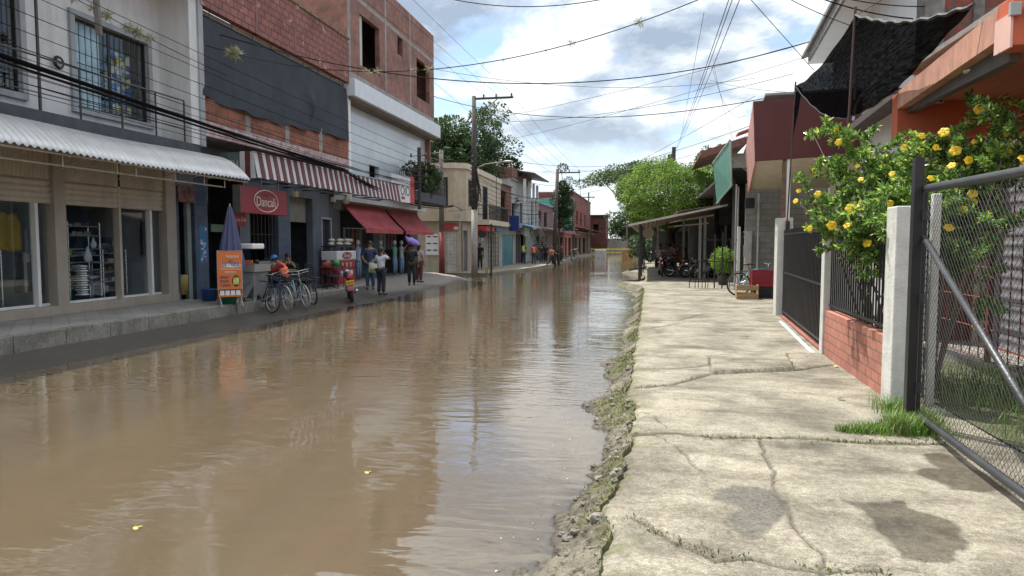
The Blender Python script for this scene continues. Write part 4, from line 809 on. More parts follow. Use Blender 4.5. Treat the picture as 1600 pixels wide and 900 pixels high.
for (a_, c_, lb) in ((25.35, 29.5, 'nearer faded red fabric awning over the clothes shop'), (29.85, 33.9, 'farther faded red fabric awning over the clothes shop')):
    aw_ = thing('fabric_awning', lb, 'awning', (-11.5, (a_+c_)/2, 2.1), 'red fabric awnings')
    MB().grid(lambda u, v: (-11.98+1.02*v, a_+(c_-a_)*u, 3.28-1.06*v-0.06*math.sin(v*math.pi)+0.02*math.sin(u*math.pi*4)*v), 16, 8).build('canvas', m_awn, aw_, smooth=True)
    MB().box(-10.98, -10.955, a_, c_, 2.06, 2.22).build('valance', m_awn, aw_)
    text('MODA Y ESTILO', (-10.953, (a_+c_)/2, 2.135), (0, 1, 0), (0, 0, 1), 1.2, 0.07, m_wh, aw_, ext=0.003) if False else None
    b_ = MB(); b_.tube([(-11.98, a_, 3.3), (-11.98, c_, 3.3)], 0.03, 5); b_.tube([(-11.95, a_+0.05, 2.25), (-10.99, a_+0.05, 2.22)], 0.02, 4); b_.tube([(-11.95, c_-0.05, 2.25), (-10.99, c_-0.05, 2.22)], 0.02, 4); b_.build('awning_arm', m_steel, aw_)
# white sign with big dark figures and a red end
ws = thing('shop_sign', 'white sign with large dark rounded characters and a red end strip past the striped awning', 'sign', (-10.45, 28.9, 3.5))
yw0, yw1 = YS1+0.02, UY(646, -10.45, 290)
MB().box(-10.5, -10.42, yw0-1.0, yw1-0.5, 4.13, 4.55).build('upper_board', m_wh, ws); MB().box(-10.5, -10.43, yw0, yw1-0.5, 3.42, 4.13).build('board', m_white, ws)
MB().box(-10.5, -10.41, yw1-0.5, yw1, 3.42, 4.60).build('red_strip', mat('bright_red', (0.48, 0.04, 0.04), 0.5), ws)
text('OIO', (-10.429, (yw0+yw1-0.5)/2, 3.92), (0, 1, 0), (0, 0, 1), (yw1-yw0-0.5)*0.88, 0.42, black, ws)
MB().disc((-10.425, yw0+0.35, 3.60), (1, 0, 0), 0.07, 0.01, 16, rx=0.26).build('red_badge', m_sred, ws)
# balcony at the far corner of C
b_ = MB().box(XC-0.1, -10.5, yw1+0.1, y1C-0.1, 3.62, 4.05).build('balcony_slab', m_band, Cb)
b_ = MB(); yy0, yy1 = yw1+0.15, y1C-0.15
for i in range(22): y = yy0+(yy1-yy0)*i/21; b_.tube([(-10.55, y, 4.05), (-10.55, y, 4.95)], 0.011, 4)
for i in range(8): x = XC+(-10.55-XC)*i/7; b_.tube([(x, yy0, 4.05), (x, yy0, 4.95)], 0.011, 4)
for z in (4.5, 4.95): b_.tube([(XC, yy0, z), (-10.55, yy0, z), (-10.55, yy1, z)], 0.018, 4)
b_.build('balcony_railing', black, Cb)
# ================================================================== RIGHT SIDE
m_postw, t, b = nodes('whitewashed_post')
MC['whitewashed_post'] = m_postw
m_postw2 = mat('whitewash', (0.60, 0.60, 0.57), 0.85, var=0.12, scale=5, dirt=0.55, bump=0.3)
def post(label, x0, x1, y0, y1, h, seed):
    n = 10; b_ = MB(); r_ = random.Random(seed)
    b_.box(x0, x1, y0, y1, -0.05, h); o_ = b_.build('concrete_post', m_postw2, bevel=0.012); return tag(o_, label, 'post', 'whitewashed concrete posts of the fence')
bpy.data.materials.remove(m_postw); MC.pop('whitewashed_post')
p1 = post('tall whitewashed concrete post beside the chain-link panel, grass at its foot', 2.41, 2.70, 7.45, 7.75, 2.02, 1)
p2 = post('narrow whitewashed post at the far end of the low brick wall', 2.535, 2.64, 10.8, 10.98, 1.88, 2)
p3 = post('farthest whitewashed post, square, in front of the bicycle and crates', 2.84, 3.17, 16.4, 16.75, 2.22, 3)
p4_ = post('thin white post behind the chain-link mesh', 2.80, 2.88, 7.62, 7.70, 2.15, 4)
pbrick = brick_mat('painted_brick', (0.50, 0.20, 0.14), (0.42, 0.165, 0.12), (0.26, 0.15, 0.12), bw=0.27, bh=0.115, ms=0.012, bump=0.8, var=0.25)
fw = thing('brick_fence', 'low painted red brick wall topped by black vertical bars between two whitewashed posts', 'fence', (2.5, 9, 0))
def quadwall(mb, a, c, th, z0, z1): 
    d = Vector((c[0]-a[0], c[1]-a[1], 0)).normalized(); n_ = Vector((d.y, -d.x, 0)); mb.slab([(a[0], a[1], z0), (c[0], c[1], z0), (c[0], c[1], z1), (a[0], a[1], z1)], n_*th)
b_ = MB(); quadwall(b_, (2.47, 7.75), (2.56, 10.8), 0.14, -0.05, 0.66); b_.build('brick_wall', pbrick, fw)
def bars(mb, a, c, z0, z1, n, w=0.014, rails=()):
    a = Vector(a); c = Vector(c); ang = math.atan2(c.y-a.y, c.x-a.x)
    for i in range(n):
        p = a+(c-a)*(i+0.5)/n; mb.obox((p.x, p.y, (z0+z1)/2), (w*1.6, w, z1-z0), ang)
    for z in rails: p = (a+c)/2; mb.obox((p.x, p.y, z), ((c-a).length, w*1.4, 0.035), ang)
b_ = MB(); bars(b_, (2.54, 7.76, 0), (2.62, 10.78, 0), 0.70, 1.80, 27, 0.016, (0.74, 1.72)); b_.build('bars', black, fw)
gt = thing('barred_gate', 'black barred gate standing between the two farther whitewashed posts', 'gate', (2.8, 13.6, 0))
b_ = MB(); bars(b_, (2.63, 11.0, 0), (2.98, 16.38, 0), 0.06, 1.95, 40, 0.02, (0.12, 1.0, 1.85)); b_.build('bars', black, gt)
b_ = MB(); b_.box(3.0, 3.08, 16.3, 16.38, 0, 2.15); b_.box(2.63, 2.69, 10.99, 11.05, 0, 2.0); b_.build('gate_stile', black, gt)
tag(MB().poly([(2.56, 10.98, 0.022), (3.72, 10.98, 0.022), (3.74, 16.3, 0.022), (2.90, 16.3, 0.022)]).build('brick_threshold', brick_mat('threshold_brick', (0.33, 0.10, 0.07), (0.28, 0.08, 0.06), (0.2, 0.12, 0.1), bw=0.2, bh=0.1)), kind='structure')
tag(MB().obox((2.57, 13.0, 0.004), (0.06, 4.3, 0.02), R(-4)).build('white_edging', m_postw2), kind='structure')
# chain-link panel
cl = thing('chain_link_gate', 'black-framed chain-link gate with a diagonal brace beside the pavement at right', 'gate', (2.36, 6.7, 0))
ga, gb = Vector((2.39, 6.68, 0)), Vector((2.20, 2.6, 0)); gd = (gb-ga); gl = gd.length; gdn = gd.normalized()
def GP(s, z): return ga+gdn*s+Vector((0, 0, z))
m_gal = mat('black_galv', (0.045, 0.047, 0.05), 0.4, var=0.3, metal=0.3)
m_rail = mat('grey_black_pipe', (0.05, 0.053, 0.058), 0.42, var=0.3, metal=0.2, bump=0.2)
b_ = MB(); b_.obox((2.335, 6.72, 1.2), (0.075, 0.075, 2.42), 0); b_.obox((2.42, 6.77, 1.1), (0.035, 0.035, 2.2), 0); b_.build('gate_post', black, cl)
MB().tube([GP(0.02, 2.13), GP(gl, 2.06)], 0.036, 10).build('top_rail', m_rail, cl, smooth=True)
b_ = MB(); b_.tube([GP(0.02, 0.10), GP(gl, 0.10)], 0.032, 10); b_.build('bottom_rail', m_rail, cl, smooth=True)
b_ = MB(); b_.tube([GP(0.0, 1.70), GP(gl*0.72, 0.12)], 0.026, 10); b_.build('brace', m_rail, cl, smooth=True)
for z in (0.35, 1.15, 1.9): MB().obox(GP(0.0, z), (0.06, 0.05, 0.09), 0).build('hinge', m_gal, cl)
# mesh wires: two families of diagonals
Vw = []; Fw = []
pit_ = 0.062; z0_, z1_ = 0.13, 2.08; L_ = gl
def wire3(a, c, r_=0.0019):
    o_ = len(Vw); t_ = (c-a).normalized(); n1_ = t_.cross(Vector((1, 0.2, 0))).normalized(); n2_ = t_.cross(n1_)
    for p in (a, c):
        for q in range(3): Vw.append(tuple(p+n1_*math.cos(q*2.094)*r_+n2_*math.sin(q*2.094)*r_))
    for q in range(3): Fw.append((o_+q, o_+(q+1) % 3, o_+3+(q+1) % 3, o_+3+q))
h_ = z1_-z0_; nn_ = int((L_+h_)/pit_)
for i in range(nn_):
    s0 = -h_+i*pit_
    for sg_ in (1, -1):
        a0 = max(0, s0); a1 = min(L_, s0+h_)
        if a1-a0 < 0.01: continue
        za, zb = (z0_+(a0-s0), z0_+(a1-s0)) if sg_ == 1 else (z1_-(a0-s0), z1_-(a1-s0))
        off = Vector((0.004*sg_, 0, 0)); wire3(GP(a0, za)+off, GP(a1, zb)+off)
np_mesh('wire_mesh', Vw, Fw, m_gal, parent=cl)
# garden behind the mesh
m_soil = mat('garden_soil', (0.07, 0.08, 0.035), 0.95, var=0.4)
tag(MB().poly([(2.9, -2, 0.012), (5.5, -2, 0.012), (5.5, 10.6, 0.012), (2.9, 10.6, 0.012)]).build('garden_ground', m_soil), kind='structure')
m_gr = [leaf_mat('grass_green', (0.10, 0.20, 0.03), 0.4), leaf_mat('grass_bright', (0.16, 0.28, 0.05), 0.4), leaf_mat('grass_straw', (0.24, 0.22, 0.08), 0.3)]
def grass(name, P, hmin, hmax, wd, lean=0.45, seed=1, parent=None):
    g = np.random.default_rng(seed); n = len(P); h = g.uniform(hmin, hmax, n); a = g.uniform(0, 6.283, n); le = g.uniform(0.1, lean, n)*h; ww = wd*g.uniform(0.6, 1.2, n)
    dx, dy = np.cos(a)*le, np.sin(a)*le; sx, sy = -np.sin(a)*ww, np.cos(a)*ww; z = np.zeros(n)
    B0 = np.stack([P[:, 0]-sx, P[:, 1]-sy, P[:, 2]], -1); B1 = np.stack([P[:, 0]+sx, P[:, 1]+sy, P[:, 2]], -1)
    M0 = np.stack([P[:, 0]-sx*.8+dx*.35, P[:, 1]-sy*.8+dy*.35, P[:, 2]+h*.6], -1); M1 = np.stack([P[:, 0]+sx*.8+dx*.35, P[:, 1]+sy*.8+dy*.35, P[:, 2]+h*.6], -1)
    T0 = np.stack([P[:, 0]-sx*.1+dx*1.2, P[:, 1]-sy*.1+dy*1.2, P[:, 2]+h*.98], -1); T1 = np.stack([P[:, 0]+sx*.1+dx*1.2, P[:, 1]+sy*.1+dy*1.2, P[:, 2]+h*.98], -1)
    V = np.stack([B0, B1, M1, M0, T1, T0], 1).reshape(-1, 3); i = np.arange(n)[:, None]*6; F = np.concatenate([i+np.array([[0, 1, 2, 3]]), i+np.array([[3, 2, 4, 5]])]); mi = np.tile(g.choice(3, n, p=[0.55, 0.33, 0.12]), 2)
    return np_mesh(name, V, F, m_gr, mi)
g_ = np.random.default_rng(21)
n_ = 5200; Px = g_.uniform(2.95, 5.3, n_); Py = g_.uniform(1.5, 9.5, n_); k_ = fbm(Px*1.3, Py*1.3, 3, 8) > 0.42
tag(grass('garden_grass', np.stack([Px, Py, np.full(n_, 0.01)], -1)[k_], 0.08, 0.34, 0.005, seed=2), kind='stuff')
# clump of grass at the foot of the tall post
cl_pts = []
for _ in range(2600):
    u_ = g_.random(); x = 1.62+0.9*u_**0.6; w_ = 0.10+0.42*u_; y = 6.35+0.30*u_+g_.normal(0, 0.33)*w_; cl_pts.append((x+g_.normal(0, 0.02), y, -0.005))
for _ in range(900): cl_pts.append((2.42+g_.normal(0, 0.09), 6.95+g_.normal(0, 0.28), -0.005))
cl_pts = np.array(cl_pts); hh = np.clip((cl_pts[:, 0]-1.6)/0.9, 0, 1)
go_ = grass('grass_clump', cl_pts[hh < 0.55], 0.03, 0.11, 0.0035, 0.8, 3); tag(go_, kind='stuff')
go_ = grass('grass_clump', cl_pts[hh >= 0.55], 0.05, 0.18, 0.0042, 0.9, 4); tag(go_, kind='stuff')
# ------------------------------------------------------------------ orange house
m_or = mat('terracotta_paint', (0.50, 0.115, 0.055), 0.75, var=0.12, scale=1.4, dirt=0.2)
m_or2 = mat('pale_terracotta', (0.52, 0.27, 0.20), 0.85, var=0.22, scale=6, dirt=0.35, stretch=(1, 1, 0.4))  # paler, pinker terracotta for the street side of the porch roof
m_wood = mat('orange_boards', (0.42, 0.14, 0.07), 0.7, var=0.2, scale=2, stretch=(8, 0.4, 1))
OH = thing('orange_house', 'terracotta orange house with a board-lined porch roof and tan roller shutter behind the flowers', 'house', (5, 9, 0))
xe = 3.3; yn, yf = 7.62, 10.33
b_ = MB(); b_.slab([(xe, yn, 3.62), (xe, yf, 3.48), (xe, yf, 3.72), (xe, yn, 3.93)], (0.12, 0, 0)); b_.build('porch_fascia', m_or2, OH)
MB().box(xe+0.12, xe+0.22, yn, yf, 3.42, 3.66).build('porch_beam', mat('dark_beam', (0.10, 0.09, 0.09), 0.8), OH)  # beam in an even dark grey
MB().box(xe, 8.6, yf, yf+0.22, 3.10, 3.70).build('porch_lintel', m_or, OH, bevel=0.008); MB().box(xe+0.001, 8.6, yn-0.3, yn, 3.50, 3.96).build('porch_lintel', m_or, OH, bevel=0.008)
MB().box(xe-0.02, xe+0.001, yn-0.31, yn-0.001, 3.48, 3.80).build('sunlit_return', mat('sunlit_terracotta', (0.66, 0.42, 0.36), 0.8, var=0.1), OH)  # left face of the near lintel, its sunlight put into a paler pink
MB().box(xe+0.2, 8.5, yn, yf, 3.56, 3.60).build('porch_ceiling', m_wood, OH)
MB().box(xe+0.1, 8.6, yn-0.3, yf+0.2, 3.97, 4.03).build('porch_roof', m_cement, OH)
b_ = MB().wall('X', 5.0, 0.2, 1.0, 14.0, 0.0, 4.0, holes=[(2.0, 7.4, 0.1, 2.7), (7.9, 11.6, 0.1, 4.02)]); b_.build('front_wall', m_or, OH)
corr_panel('shutter_box', 4.98, 7.9, 11.6, 3.0, 4.0, m_tan, OH, 0.10)
m_dws = mat('dull_white_shutter', (0.20, 0.20, 0.215), 0.75, var=0.1); shutter('roller_shutter', 5.02, 7.9, 11.6, 0.12, 3.0, m_dws, OH, 0.15, 0.018); shutter('roller_shutter', 5.08, 2.0, 7.4, 0.12, 2.7, m_dws, OH, 0.15, 0.018)
MB().box(4.9, 5.02, 7.82, 7.92, 0.1, 4.0).build('shutter_guide', m_tan, OH); MB().box(4.9, 5.02, 11.58, 11.68, 0.1, 4.0).build('shutter_guide', m_tan, OH)
MB().box(4.2, 5.0, 0.5, 14, -0.02, 0.10).build('porch_step', m_cement, OH)
m_rg = mat('oxide_grille', (0.20, 0.055, 0.04), 0.6, var=0.3)
b_ = MB(); grille(b_, 4.35, 2.0, 12.2, 0.12, 2.95, 40, 7, 0.009)
for y in (4.6, 7.6, 9.9): b_.box(4.32, 4.38, y-0.03, y+0.03, 0.1, 2.95)
b_.tube([(4.36, 7.6, 2.9), (4.36, 9.0, 0.2)], 0.03, 4); b_.build('porch_grille', m_rg, OH)
q = thing('ceiling_lamp', 'bare ceiling lamp under the orange porch roof', 'lamp', (3.9, 9.3, 3.5)); lp = U(1520, 112, Z=3.54)
MB().lathe((lp.x, lp.y, 3.50), [(0.09, 0.058), (0.09, 0.04), (0.03, 0.02), (0.03, 0)], 14).build('lamp_base', m_white, q); MB().ball((lp.x, lp.y, 3.46), 0.04, 10, 6).build('bulb', m_cream, q, smooth=True)
q = thing('security_camera', 'small dark camera on the orange porch lintel', 'camera', (4, 10.3, 3.3)); sc_ = U(1482, 155, Y=10.28)
MB().box(sc_.x-0.07, sc_.x+0.09, 10.25, 10.329, sc_.z-0.07, sc_.z+0.09).build('junction_box', m_or, q); MB().tube([(sc_.x-0.12, 10.2, sc_.z-0.02), (sc_.x-0.12, 10.33, sc_.z)], 0.045, 10).build('camera_body', mat('white_plastic', (0.6, 0.6, 0.6), 0.4), q); MB().disc((sc_.x-0.12, 10.197, sc_.z-0.02), (0, -1, 0), 0.03, 0.01, 12).build('lens', black, q)
q = thing('wall_light', 'grey box and round lamp high on the orange porch corner', 'lamp', (3.5, 7.3, 3.8)); a_ = U(1584, 17, Y=yn-0.3); MB().box(a_.x-0.045, a_.x+0.045, yn-0.35, yn-0.302, a_.z-0.05, a_.z+0.07).build('grey_box', mat('grey_plastic', (0.35, 0.36, 0.36), 0.5), q, bevel=0.004); MB().ball((a_.x+0.13, yn-0.36, a_.z+0.01), 0.055, 14, 9).build('lamp_globe', mat('frosted_glass', (0.7, 0.7, 0.55), 0.3), q, smooth=True)
# dark brick upper floor behind the porch
UH = thing('upper_brick_house', 'dark weathered brick upper storey with a stained cement column above the porch', 'building', (6, 12, 0))
b_ = MB().wall('Y', 12.0, 0.3, 4.42, 12, 0.0, 8.0); b_.build('brick_wall', brick_mat('weathered_brick', (0.22, 0.06, 0.04), (0.14, 0.05, 0.04), (0.09, 0.085, 0.08), bw=0.42, bh=0.24, ms=0.02, var=0.5), UH)
b_ = MB(); b_.box(4.16, 4.44, 11.95, 12.3, 0.0, 8.0); b_.box(4.85, 5.0, 11.96, 11.999, 4.0, 8.0); b_.build('cement_column', mat('stained_cement', (0.17, 0.16, 0.15), 0.9, var=0.5, scale=4, dirt=0.7), UH)
# white gabled house behind
WH = thing('white_house', 'white two-storey house with an overhanging gable eave and pale metal balcony rail', 'house', (8, 21, 0))
m_whs = mat('white_wall', (0.74, 0.74, 0.74), 0.8, var=0.05, dirt=0.12)
b_ = MB(); b_.slab([(4.28, 12.36, 0), (4.85, 20.3, 0), (4.85, 20.3, 6.62), (4.28, 12.36, 6.62)], (0.25, 0, 0)); b_.build('wall', m_whs, WH)
b_ = MB(); b_.slab([(3.62, 12.4, 6.62), (4.21, 20.0, 6.62), (4.25, 20.6, 6.62), (9.0, 20.6, 6.62), (9.0, 12.4, 6.62)], (0, 0, 0.05)); b_.build('eave_soffit', m_whs, WH)
b_ = MB(); b_.slab([(3.54, 12.4, 6.55), (4.13, 20.0, 6.55), (4.19, 20.0, 6.55), (3.60, 12.4, 6.55)], (0, 0, 0.2)); b_.slab([(3.5, 12.4, 6.78), (4.1, 20.7, 6.78), (6.6, 20.7, 7.6), (6.6, 12.4, 7.6)], (0, 0, 0.09)); b_.build('roof_edge', mat('dirty_eave', (0.20, 0.19, 0.18), 0.9, var=0.4, scale=6), WH)
b_ = MB()
for z in (4.62, 5.05): b_.tube([(4.22, 15.9, z-0.35), (4.20, 15.7, z-0.08), (4.16, 15.2, z), (3.98, 12.7, z)], 0.026, 6)
b_.tube([(4.06, 13.9, 4.1), (4.06, 13.9, 5.05)], 0.018, 5); b_.build('balcony_rail', m_white, WH)
MB().slab([(3.9, 12.4, 4.05), (4.2, 16.2, 4.05), (4.5, 16.2, 4.05), (4.25, 12.4, 4.05)], (0, 0, 0.14)).build('balcony_slab', mat('dark_edge', (0.08, 0.07, 0.07), 0.8), WH)
# ------------------------------------------------------------------ red boxed shop canopy
m_fas = mat('oxblood_sheet', (0.105, 0.022, 0.022), 0.5, var=0.10, scale=1.2, dirt=0.25)
m_faslit = m_fas
RC = thing('red_fascia_shop', 'shop front with a deep plain oxblood red box fascia and cream corrugated soffit', 'shop', (4, 20, 0))
A0, A1 = (2.30, 16.6), (3.40, 26.0)
b_ = MB(); b_.slab([(A0[0]+0.05, A0[1], 3.52), (5.0, A0[1], 3.66), (5.0, A0[1], 5.02), (A0[0]-0.02, A0[1], 4.88)], (0, 0.05, 0)); b_.build('front_fascia', m_fas, RC)
b_ = MB(); b_.slab([(A0[0]+0.05, A0[1]+0.05, 3.50), (A1[0]+0.06, A1[1], 3.43), (A1[0]-0.06, A1[1], 4.98), (A0[0]-0.02, A0[1]+0.05, 4.86)], (0.05, 0, 0)); b_.build('side_fascia', mat('salmon_sheet', (0.46, 0.22, 0.19), 0.6, var=0.2, dirt=0.3), RC)  # street side in a lighter salmon than the front
def sof(u, v): x = A0[0]+0.06+(A1[0]-A0[0])*v+u*3.2; return (x, A0[1]+0.06+9.3*v, 3.56+0.06*u+0.012*math.sin(v*9.3/0.15*6.283))
MB().grid(sof, 3, 360).build('soffit', mat('cream_sheet', (0.55, 0.50, 0.40), 0.6, var=0.12, dirt=0.3), RC, smooth=True)
b_ = MB(); b_.box(3.05, 3.13, 16.62, 16.70, 2.22, 3.56); b_.build('metal_support', m_white, RC); MB().box(2.96, 3.03, 16.64, 16.71, 2.22, 3.60).build('rusty_support', mat('rust', (0.16, 0.09, 0.06), 0.8, var=0.5, scale=8), RC)
m_block = brick_mat('grey_blocks', (0.40, 0.39, 0.36), (0.34, 0.33, 0.305), (0.25, 0.245, 0.23), bw=0.42, bh=0.21, ms=0.012, bump=0.4, var=0.2)
b_ = MB(); b_.wall('Y', 27.2, 0.2, 3.55, 9.0, 0, 3.9); b_.wall('X', 6.4, 0.2, 16.8, 27, 0, 3.9); b_.box(3.0, 3.3, 27.1, 27.2, 0, 0.01); b_.build('block_wall', m_block, RC)
b_ = MB(); b_.slab([(2.55, 16.7, 5.02), (6.5, 16.7, 5.1), (6.5, 27, 5.1), (3.4, 27, 5.0)], (0, 0, 0.05)); b_.box(3.7, 3.74, 27.15, 27.19, 0, 0.01); b_.build('roof', m_steel, RC)
b_ = MB(); pa = U(1186, 300, Y=26.9); b_.tube([(pa.x, 26.9, 0), (pa.x, 26.9, 3.5)], 0.035, 6); b_.build('drain_pipe', mat('white_pipe', (0.6, 0.6, 0.58), 0.5), RC)
pj = U(1172, 312, Y=25.6); MB().box(pj.x-0.15, pj.x+0.15, 25.5, 25.8, pj.z-0.3, pj.z+0.05).build('lamp_housing', black, RC)
# peeling whitewashed wall end
we_ = U(1160, 440, Y=27.0); tag(MB().grid(lambda u, v: (we_.x+0.02+0.28*u+0.05*math.sin(v*17)*(u < 0.5)+0.04*math.sin(v*41)*(u < .5), 26.95, 0.0+2.1*v), 4, 40).slab([(we_.x+0.05, 26.96, 0), (we_.x+0.3, 26.96, 0), (we_.x+0.3, 26.96, 2.1), (we_.x+0.05, 26.96, 2.1)], (0, 0.15, 0)).build('broken_wall_end', m_postw2), 'ragged whitewashed stub of wall beside the block wall', 'wall')
# shade net on poles
sn = thing('shade_net', 'black shade net slung from two rods over the flowering shrub', 'shade net', (3, 11, 3.8))
LL, TT, RRr, CC = Vector((2.97, 15.5, 4.94)), Vector((2.64, 10.0, 4.66)), Vector((3.1, 7.65, 3.98)), Vector((3.28, 10.3, 3.74))
def net(u, v):
    p = (LL*(1-u)+CC*u)*(1-v)+(TT*(1-u)+RRr*u)*v; s_ = math.sin(math.pi*u)
    p = p+Vector((0, 0, -0.52*s_*(1-v)**1.2-0.12*s_*v-0.30*math.sin(math.pi*v)*(1-u)*0.5)); p.z += 0.012*math.sin(u*50+v*20); return p
nm_ = net_mat('shade_mesh', (0.008, 0.008, 0.010), 0.975); MB().grid(net, 60, 30).build('net', nm_, sn, smooth=True)
b_ = MB(); b_.tube([net(i/30, 0.998)+Vector((0, 0, 0.01)) for i in range(31)], 0.022, 5); b_.tube([net(i/30, 0.0) for i in range(31)], 0.012, 5); b_.build('net_hem', black, sn)
MB().grid(lambda u, v: LL+Vector((-0.02+0.16*u*(1-v), 0.02*math.sin(v*9), 0.05-1.0*v-0.1*u)), 6, 14).build('hanging_corner', nm_, sn)
b_ = MB(); b_.tube([(2.87, 15.5, 2.05), LL+Vector((0, 0, 0.1))], 0.016, 6); b_.build('rod', mat('rusty_rod', (0.07, 0.04, 0.035), 0.7), sn)
b_ = MB(); b_.tube([(2.56, 10.0, 1.7), TT+Vector((0, 0, 0.12))], 0.018, 6); b_.build('rod', MC['rusty_rod'], sn)
b_ = MB(); b_.tube([TT, (2.9, 8.5, 4.6), (3.6, 7, 4.9)], 0.006, 4); b_.tube([(2.6, 12, 3.4), (2.75, 10.5, 2.2)], 0.005, 4); b_.build('guy_cord', black, sn)
# ------------------------------------------------------------------ green board
gbd = thing('green_board', 'leaning green banner board on a frame past the red fascia', 'sign', (2.8, 29, 3.6))
b_ = MB(); b_.slab([(2.77, 25, 3.63), (3.02, 33, 3.48), (2.82, 33, 5.33), (2.70, 25, 5.22)], (0.04, 0, 0)); b_.build('banner', mat('faded_green', (0.07, 0.22, 0.17), 0.5, var=0.15), gbd)
b_ = MB()
for q_ in ((3.63, 2.77, 25, 3.48, 3.02, 33), (5.22, 2.70, 25, 5.33, 2.82, 33)): b_.tube([(q_[1]-0.01, q_[2], q_[0]), (q_[4]-0.01, q_[5], q_[3])], 0.035, 5)
b_.tube([(2.77, 25, 3.63), (2.70, 25, 5.22)], 0.035, 5); b_.tube([(2.75, 25, 4.6), (3.4, 25.8, 4.2)], 0.02, 4); b_.build('board_frame', mat('pale_green_frame', (0.30, 0.42, 0.36), 0.5), gbd)
b_ = MB().grid(lambda u, v: (2.745+0.22*u-0.02, 26.5+5*u, 3.95+0.9*v), 1, 1)
text('RES', (2.79, 29.2, 4.25), (0, -1, 0), (0, 0, 1), 4.0, 0.6, mat('dim_white_letter', (0.22, 0.36, 0.30), 0.6), gbd) if False else None
b_ = MB(); b_.tube([(2.95, 25.1, 0), (2.95, 25.1, 3.7)], 0.03, 6); b_.tube([(3.15, 26.2, 0), (3.15, 26.2, 3.7)], 0.03, 6); b_.build('board_pole', mat('grey_pole', (0.42, 0.42, 0.42), 0.5), gbd)
# dark timber frontage behind the board
DH = thing('dark_shop', 'dim open-fronted shop behind the green board with a brown sheet roof', 'shop', (5, 38, 0))
b_ = MB(); b_.slab([(2.6, 37.5, 6.35), (5.2, 37.5, 7.15), (5.2, 46, 7.15), (2.6, 46, 6.35)], (0, 0, 0.12)); b_.slab([(2.6, 37.45, 6.1), (5.2, 37.45, 6.9), (5.2, 37.45, 7.2), (2.6, 37.45, 6.4)], (0, 0.04, 0)); b_.build('roof', mat('brown_sheet', (0.17, 0.07, 0.055), 0.7, var=0.3), DH)
b_ = MB(); b_.box(3.4, 9, 38.2, 38.4, 4.2, 6.4); b_.build('upper_wall', mat('grey_brown_wall', (0.28, 0.25, 0.20), 0.8, dirt=0.4), DH)
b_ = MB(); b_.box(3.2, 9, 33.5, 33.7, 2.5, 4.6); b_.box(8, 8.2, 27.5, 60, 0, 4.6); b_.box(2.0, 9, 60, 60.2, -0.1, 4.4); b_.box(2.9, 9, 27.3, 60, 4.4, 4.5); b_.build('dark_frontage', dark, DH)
b_ = MB()
for y in (31, 34, 37, 40): b_.box(3.5, 3.6, y, y+0.1, 0, 4.4)
b_.build('support', mat('dull_post', (0.20, 0.19, 0.18), 0.7), DH)
tag(MB().slab([(4.4, 37.3, 7.25), (5.1, 37.3, 7.5), (5.1, 38.2, 7.5), (4.4, 38.2, 7.25)], (0, 0, 0.1)).build('red_roof_sheet', mat('red_tin', (0.4, 0.06, 0.04), 0.6)), 'small bright red tin sheet on top of the brown roof', 'roof sheet')
# ------------------------------------------------------------------ market canopy
CN = thing('market_canopy', 'long low tin canopy on thin black posts over the pavement', 'canopy', (1, 40, 0))
m_tin = mat('weathered_tin', (0.30, 0.23, 0.19), 0.6, var=0.3, scale=2, dirt=0.4)
def rf(y0, y1, x0, z0, x1, z1):
    n = int(abs(x1-x0)/0.2)*6; return lambda u, v: (x0+(x1-x0)*u, y0+(y1-y0)*v, z0+(z1-z0)*u+0.02*math.sin(u*n))
b_ = MB(); b_.grid(rf(31, 52, -0.91, 2.48, 3.3, 3.34), 90, 6); b_.grid(rf(33.5, 56, 1.2, 3.15, 3.6, 3.5), 60, 6); ro = b_.build('tin_roof', m_tin, CN, smooth=True); ro.modifiers.new('s', 'SOLIDIFY').thickness = 0.01
b_ = MB(); b_.slab([(-0.93, 30.95, 2.40), (3.3, 30.95, 3.26), (3.3, 30.95, 3.35), (-0.93, 30.95, 2.50)], (0, 0.04, 0)); b_.build('roof_edge', mat('pale_edge', (0.45, 0.42, 0.38), 0.6, var=0.2), CN)
for (x, y) in ((-0.45, 31.1), (-0.42, 33.2), (-0.40, 36.5), (-0.35, 40.5), (0.9, 38), (-0.3, 46)): MB().box(x-0.035, x+0.035, y-0.035, y+0.035, -0.12, 2.52+(x+0.9)*0.2).build('canopy_post', black, CN)
for (x, y) in ((1.75, 37), (2.3, 33), (2.55, 33.4), (0.5, 44)): MB().box(x-0.06, x+0.06, y-0.06, y+0.06, -0.02, 2.9).build('white_canopy_post', mat('grey_white_post', (0.45, 0.45, 0.43), 0.6), CN)
b_ = MB(); b_.tube([(0.6, 45, 2.9), (3.0, 34, 3.0)], 0.05, 4); b_.tube([(0.9, 48, 2.75), (3.2, 36, 2.7)], 0.05, 4); b_.build('rafter', m_white, CN)
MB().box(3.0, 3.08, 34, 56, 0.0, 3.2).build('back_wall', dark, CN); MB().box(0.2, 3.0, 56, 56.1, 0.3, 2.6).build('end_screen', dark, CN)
tag(MB().disc((U(1013, 364, Y=33.5).x, 33.5, U(1013, 364, Y=33.5).z), (0, -1, 0), 0.27, 0.04, 24).build('round_sign', mat('pale_sign', (0.42, 0.38, 0.30), 0.6)), 'pale round sign hanging under the left end of the canopy', 'sign')
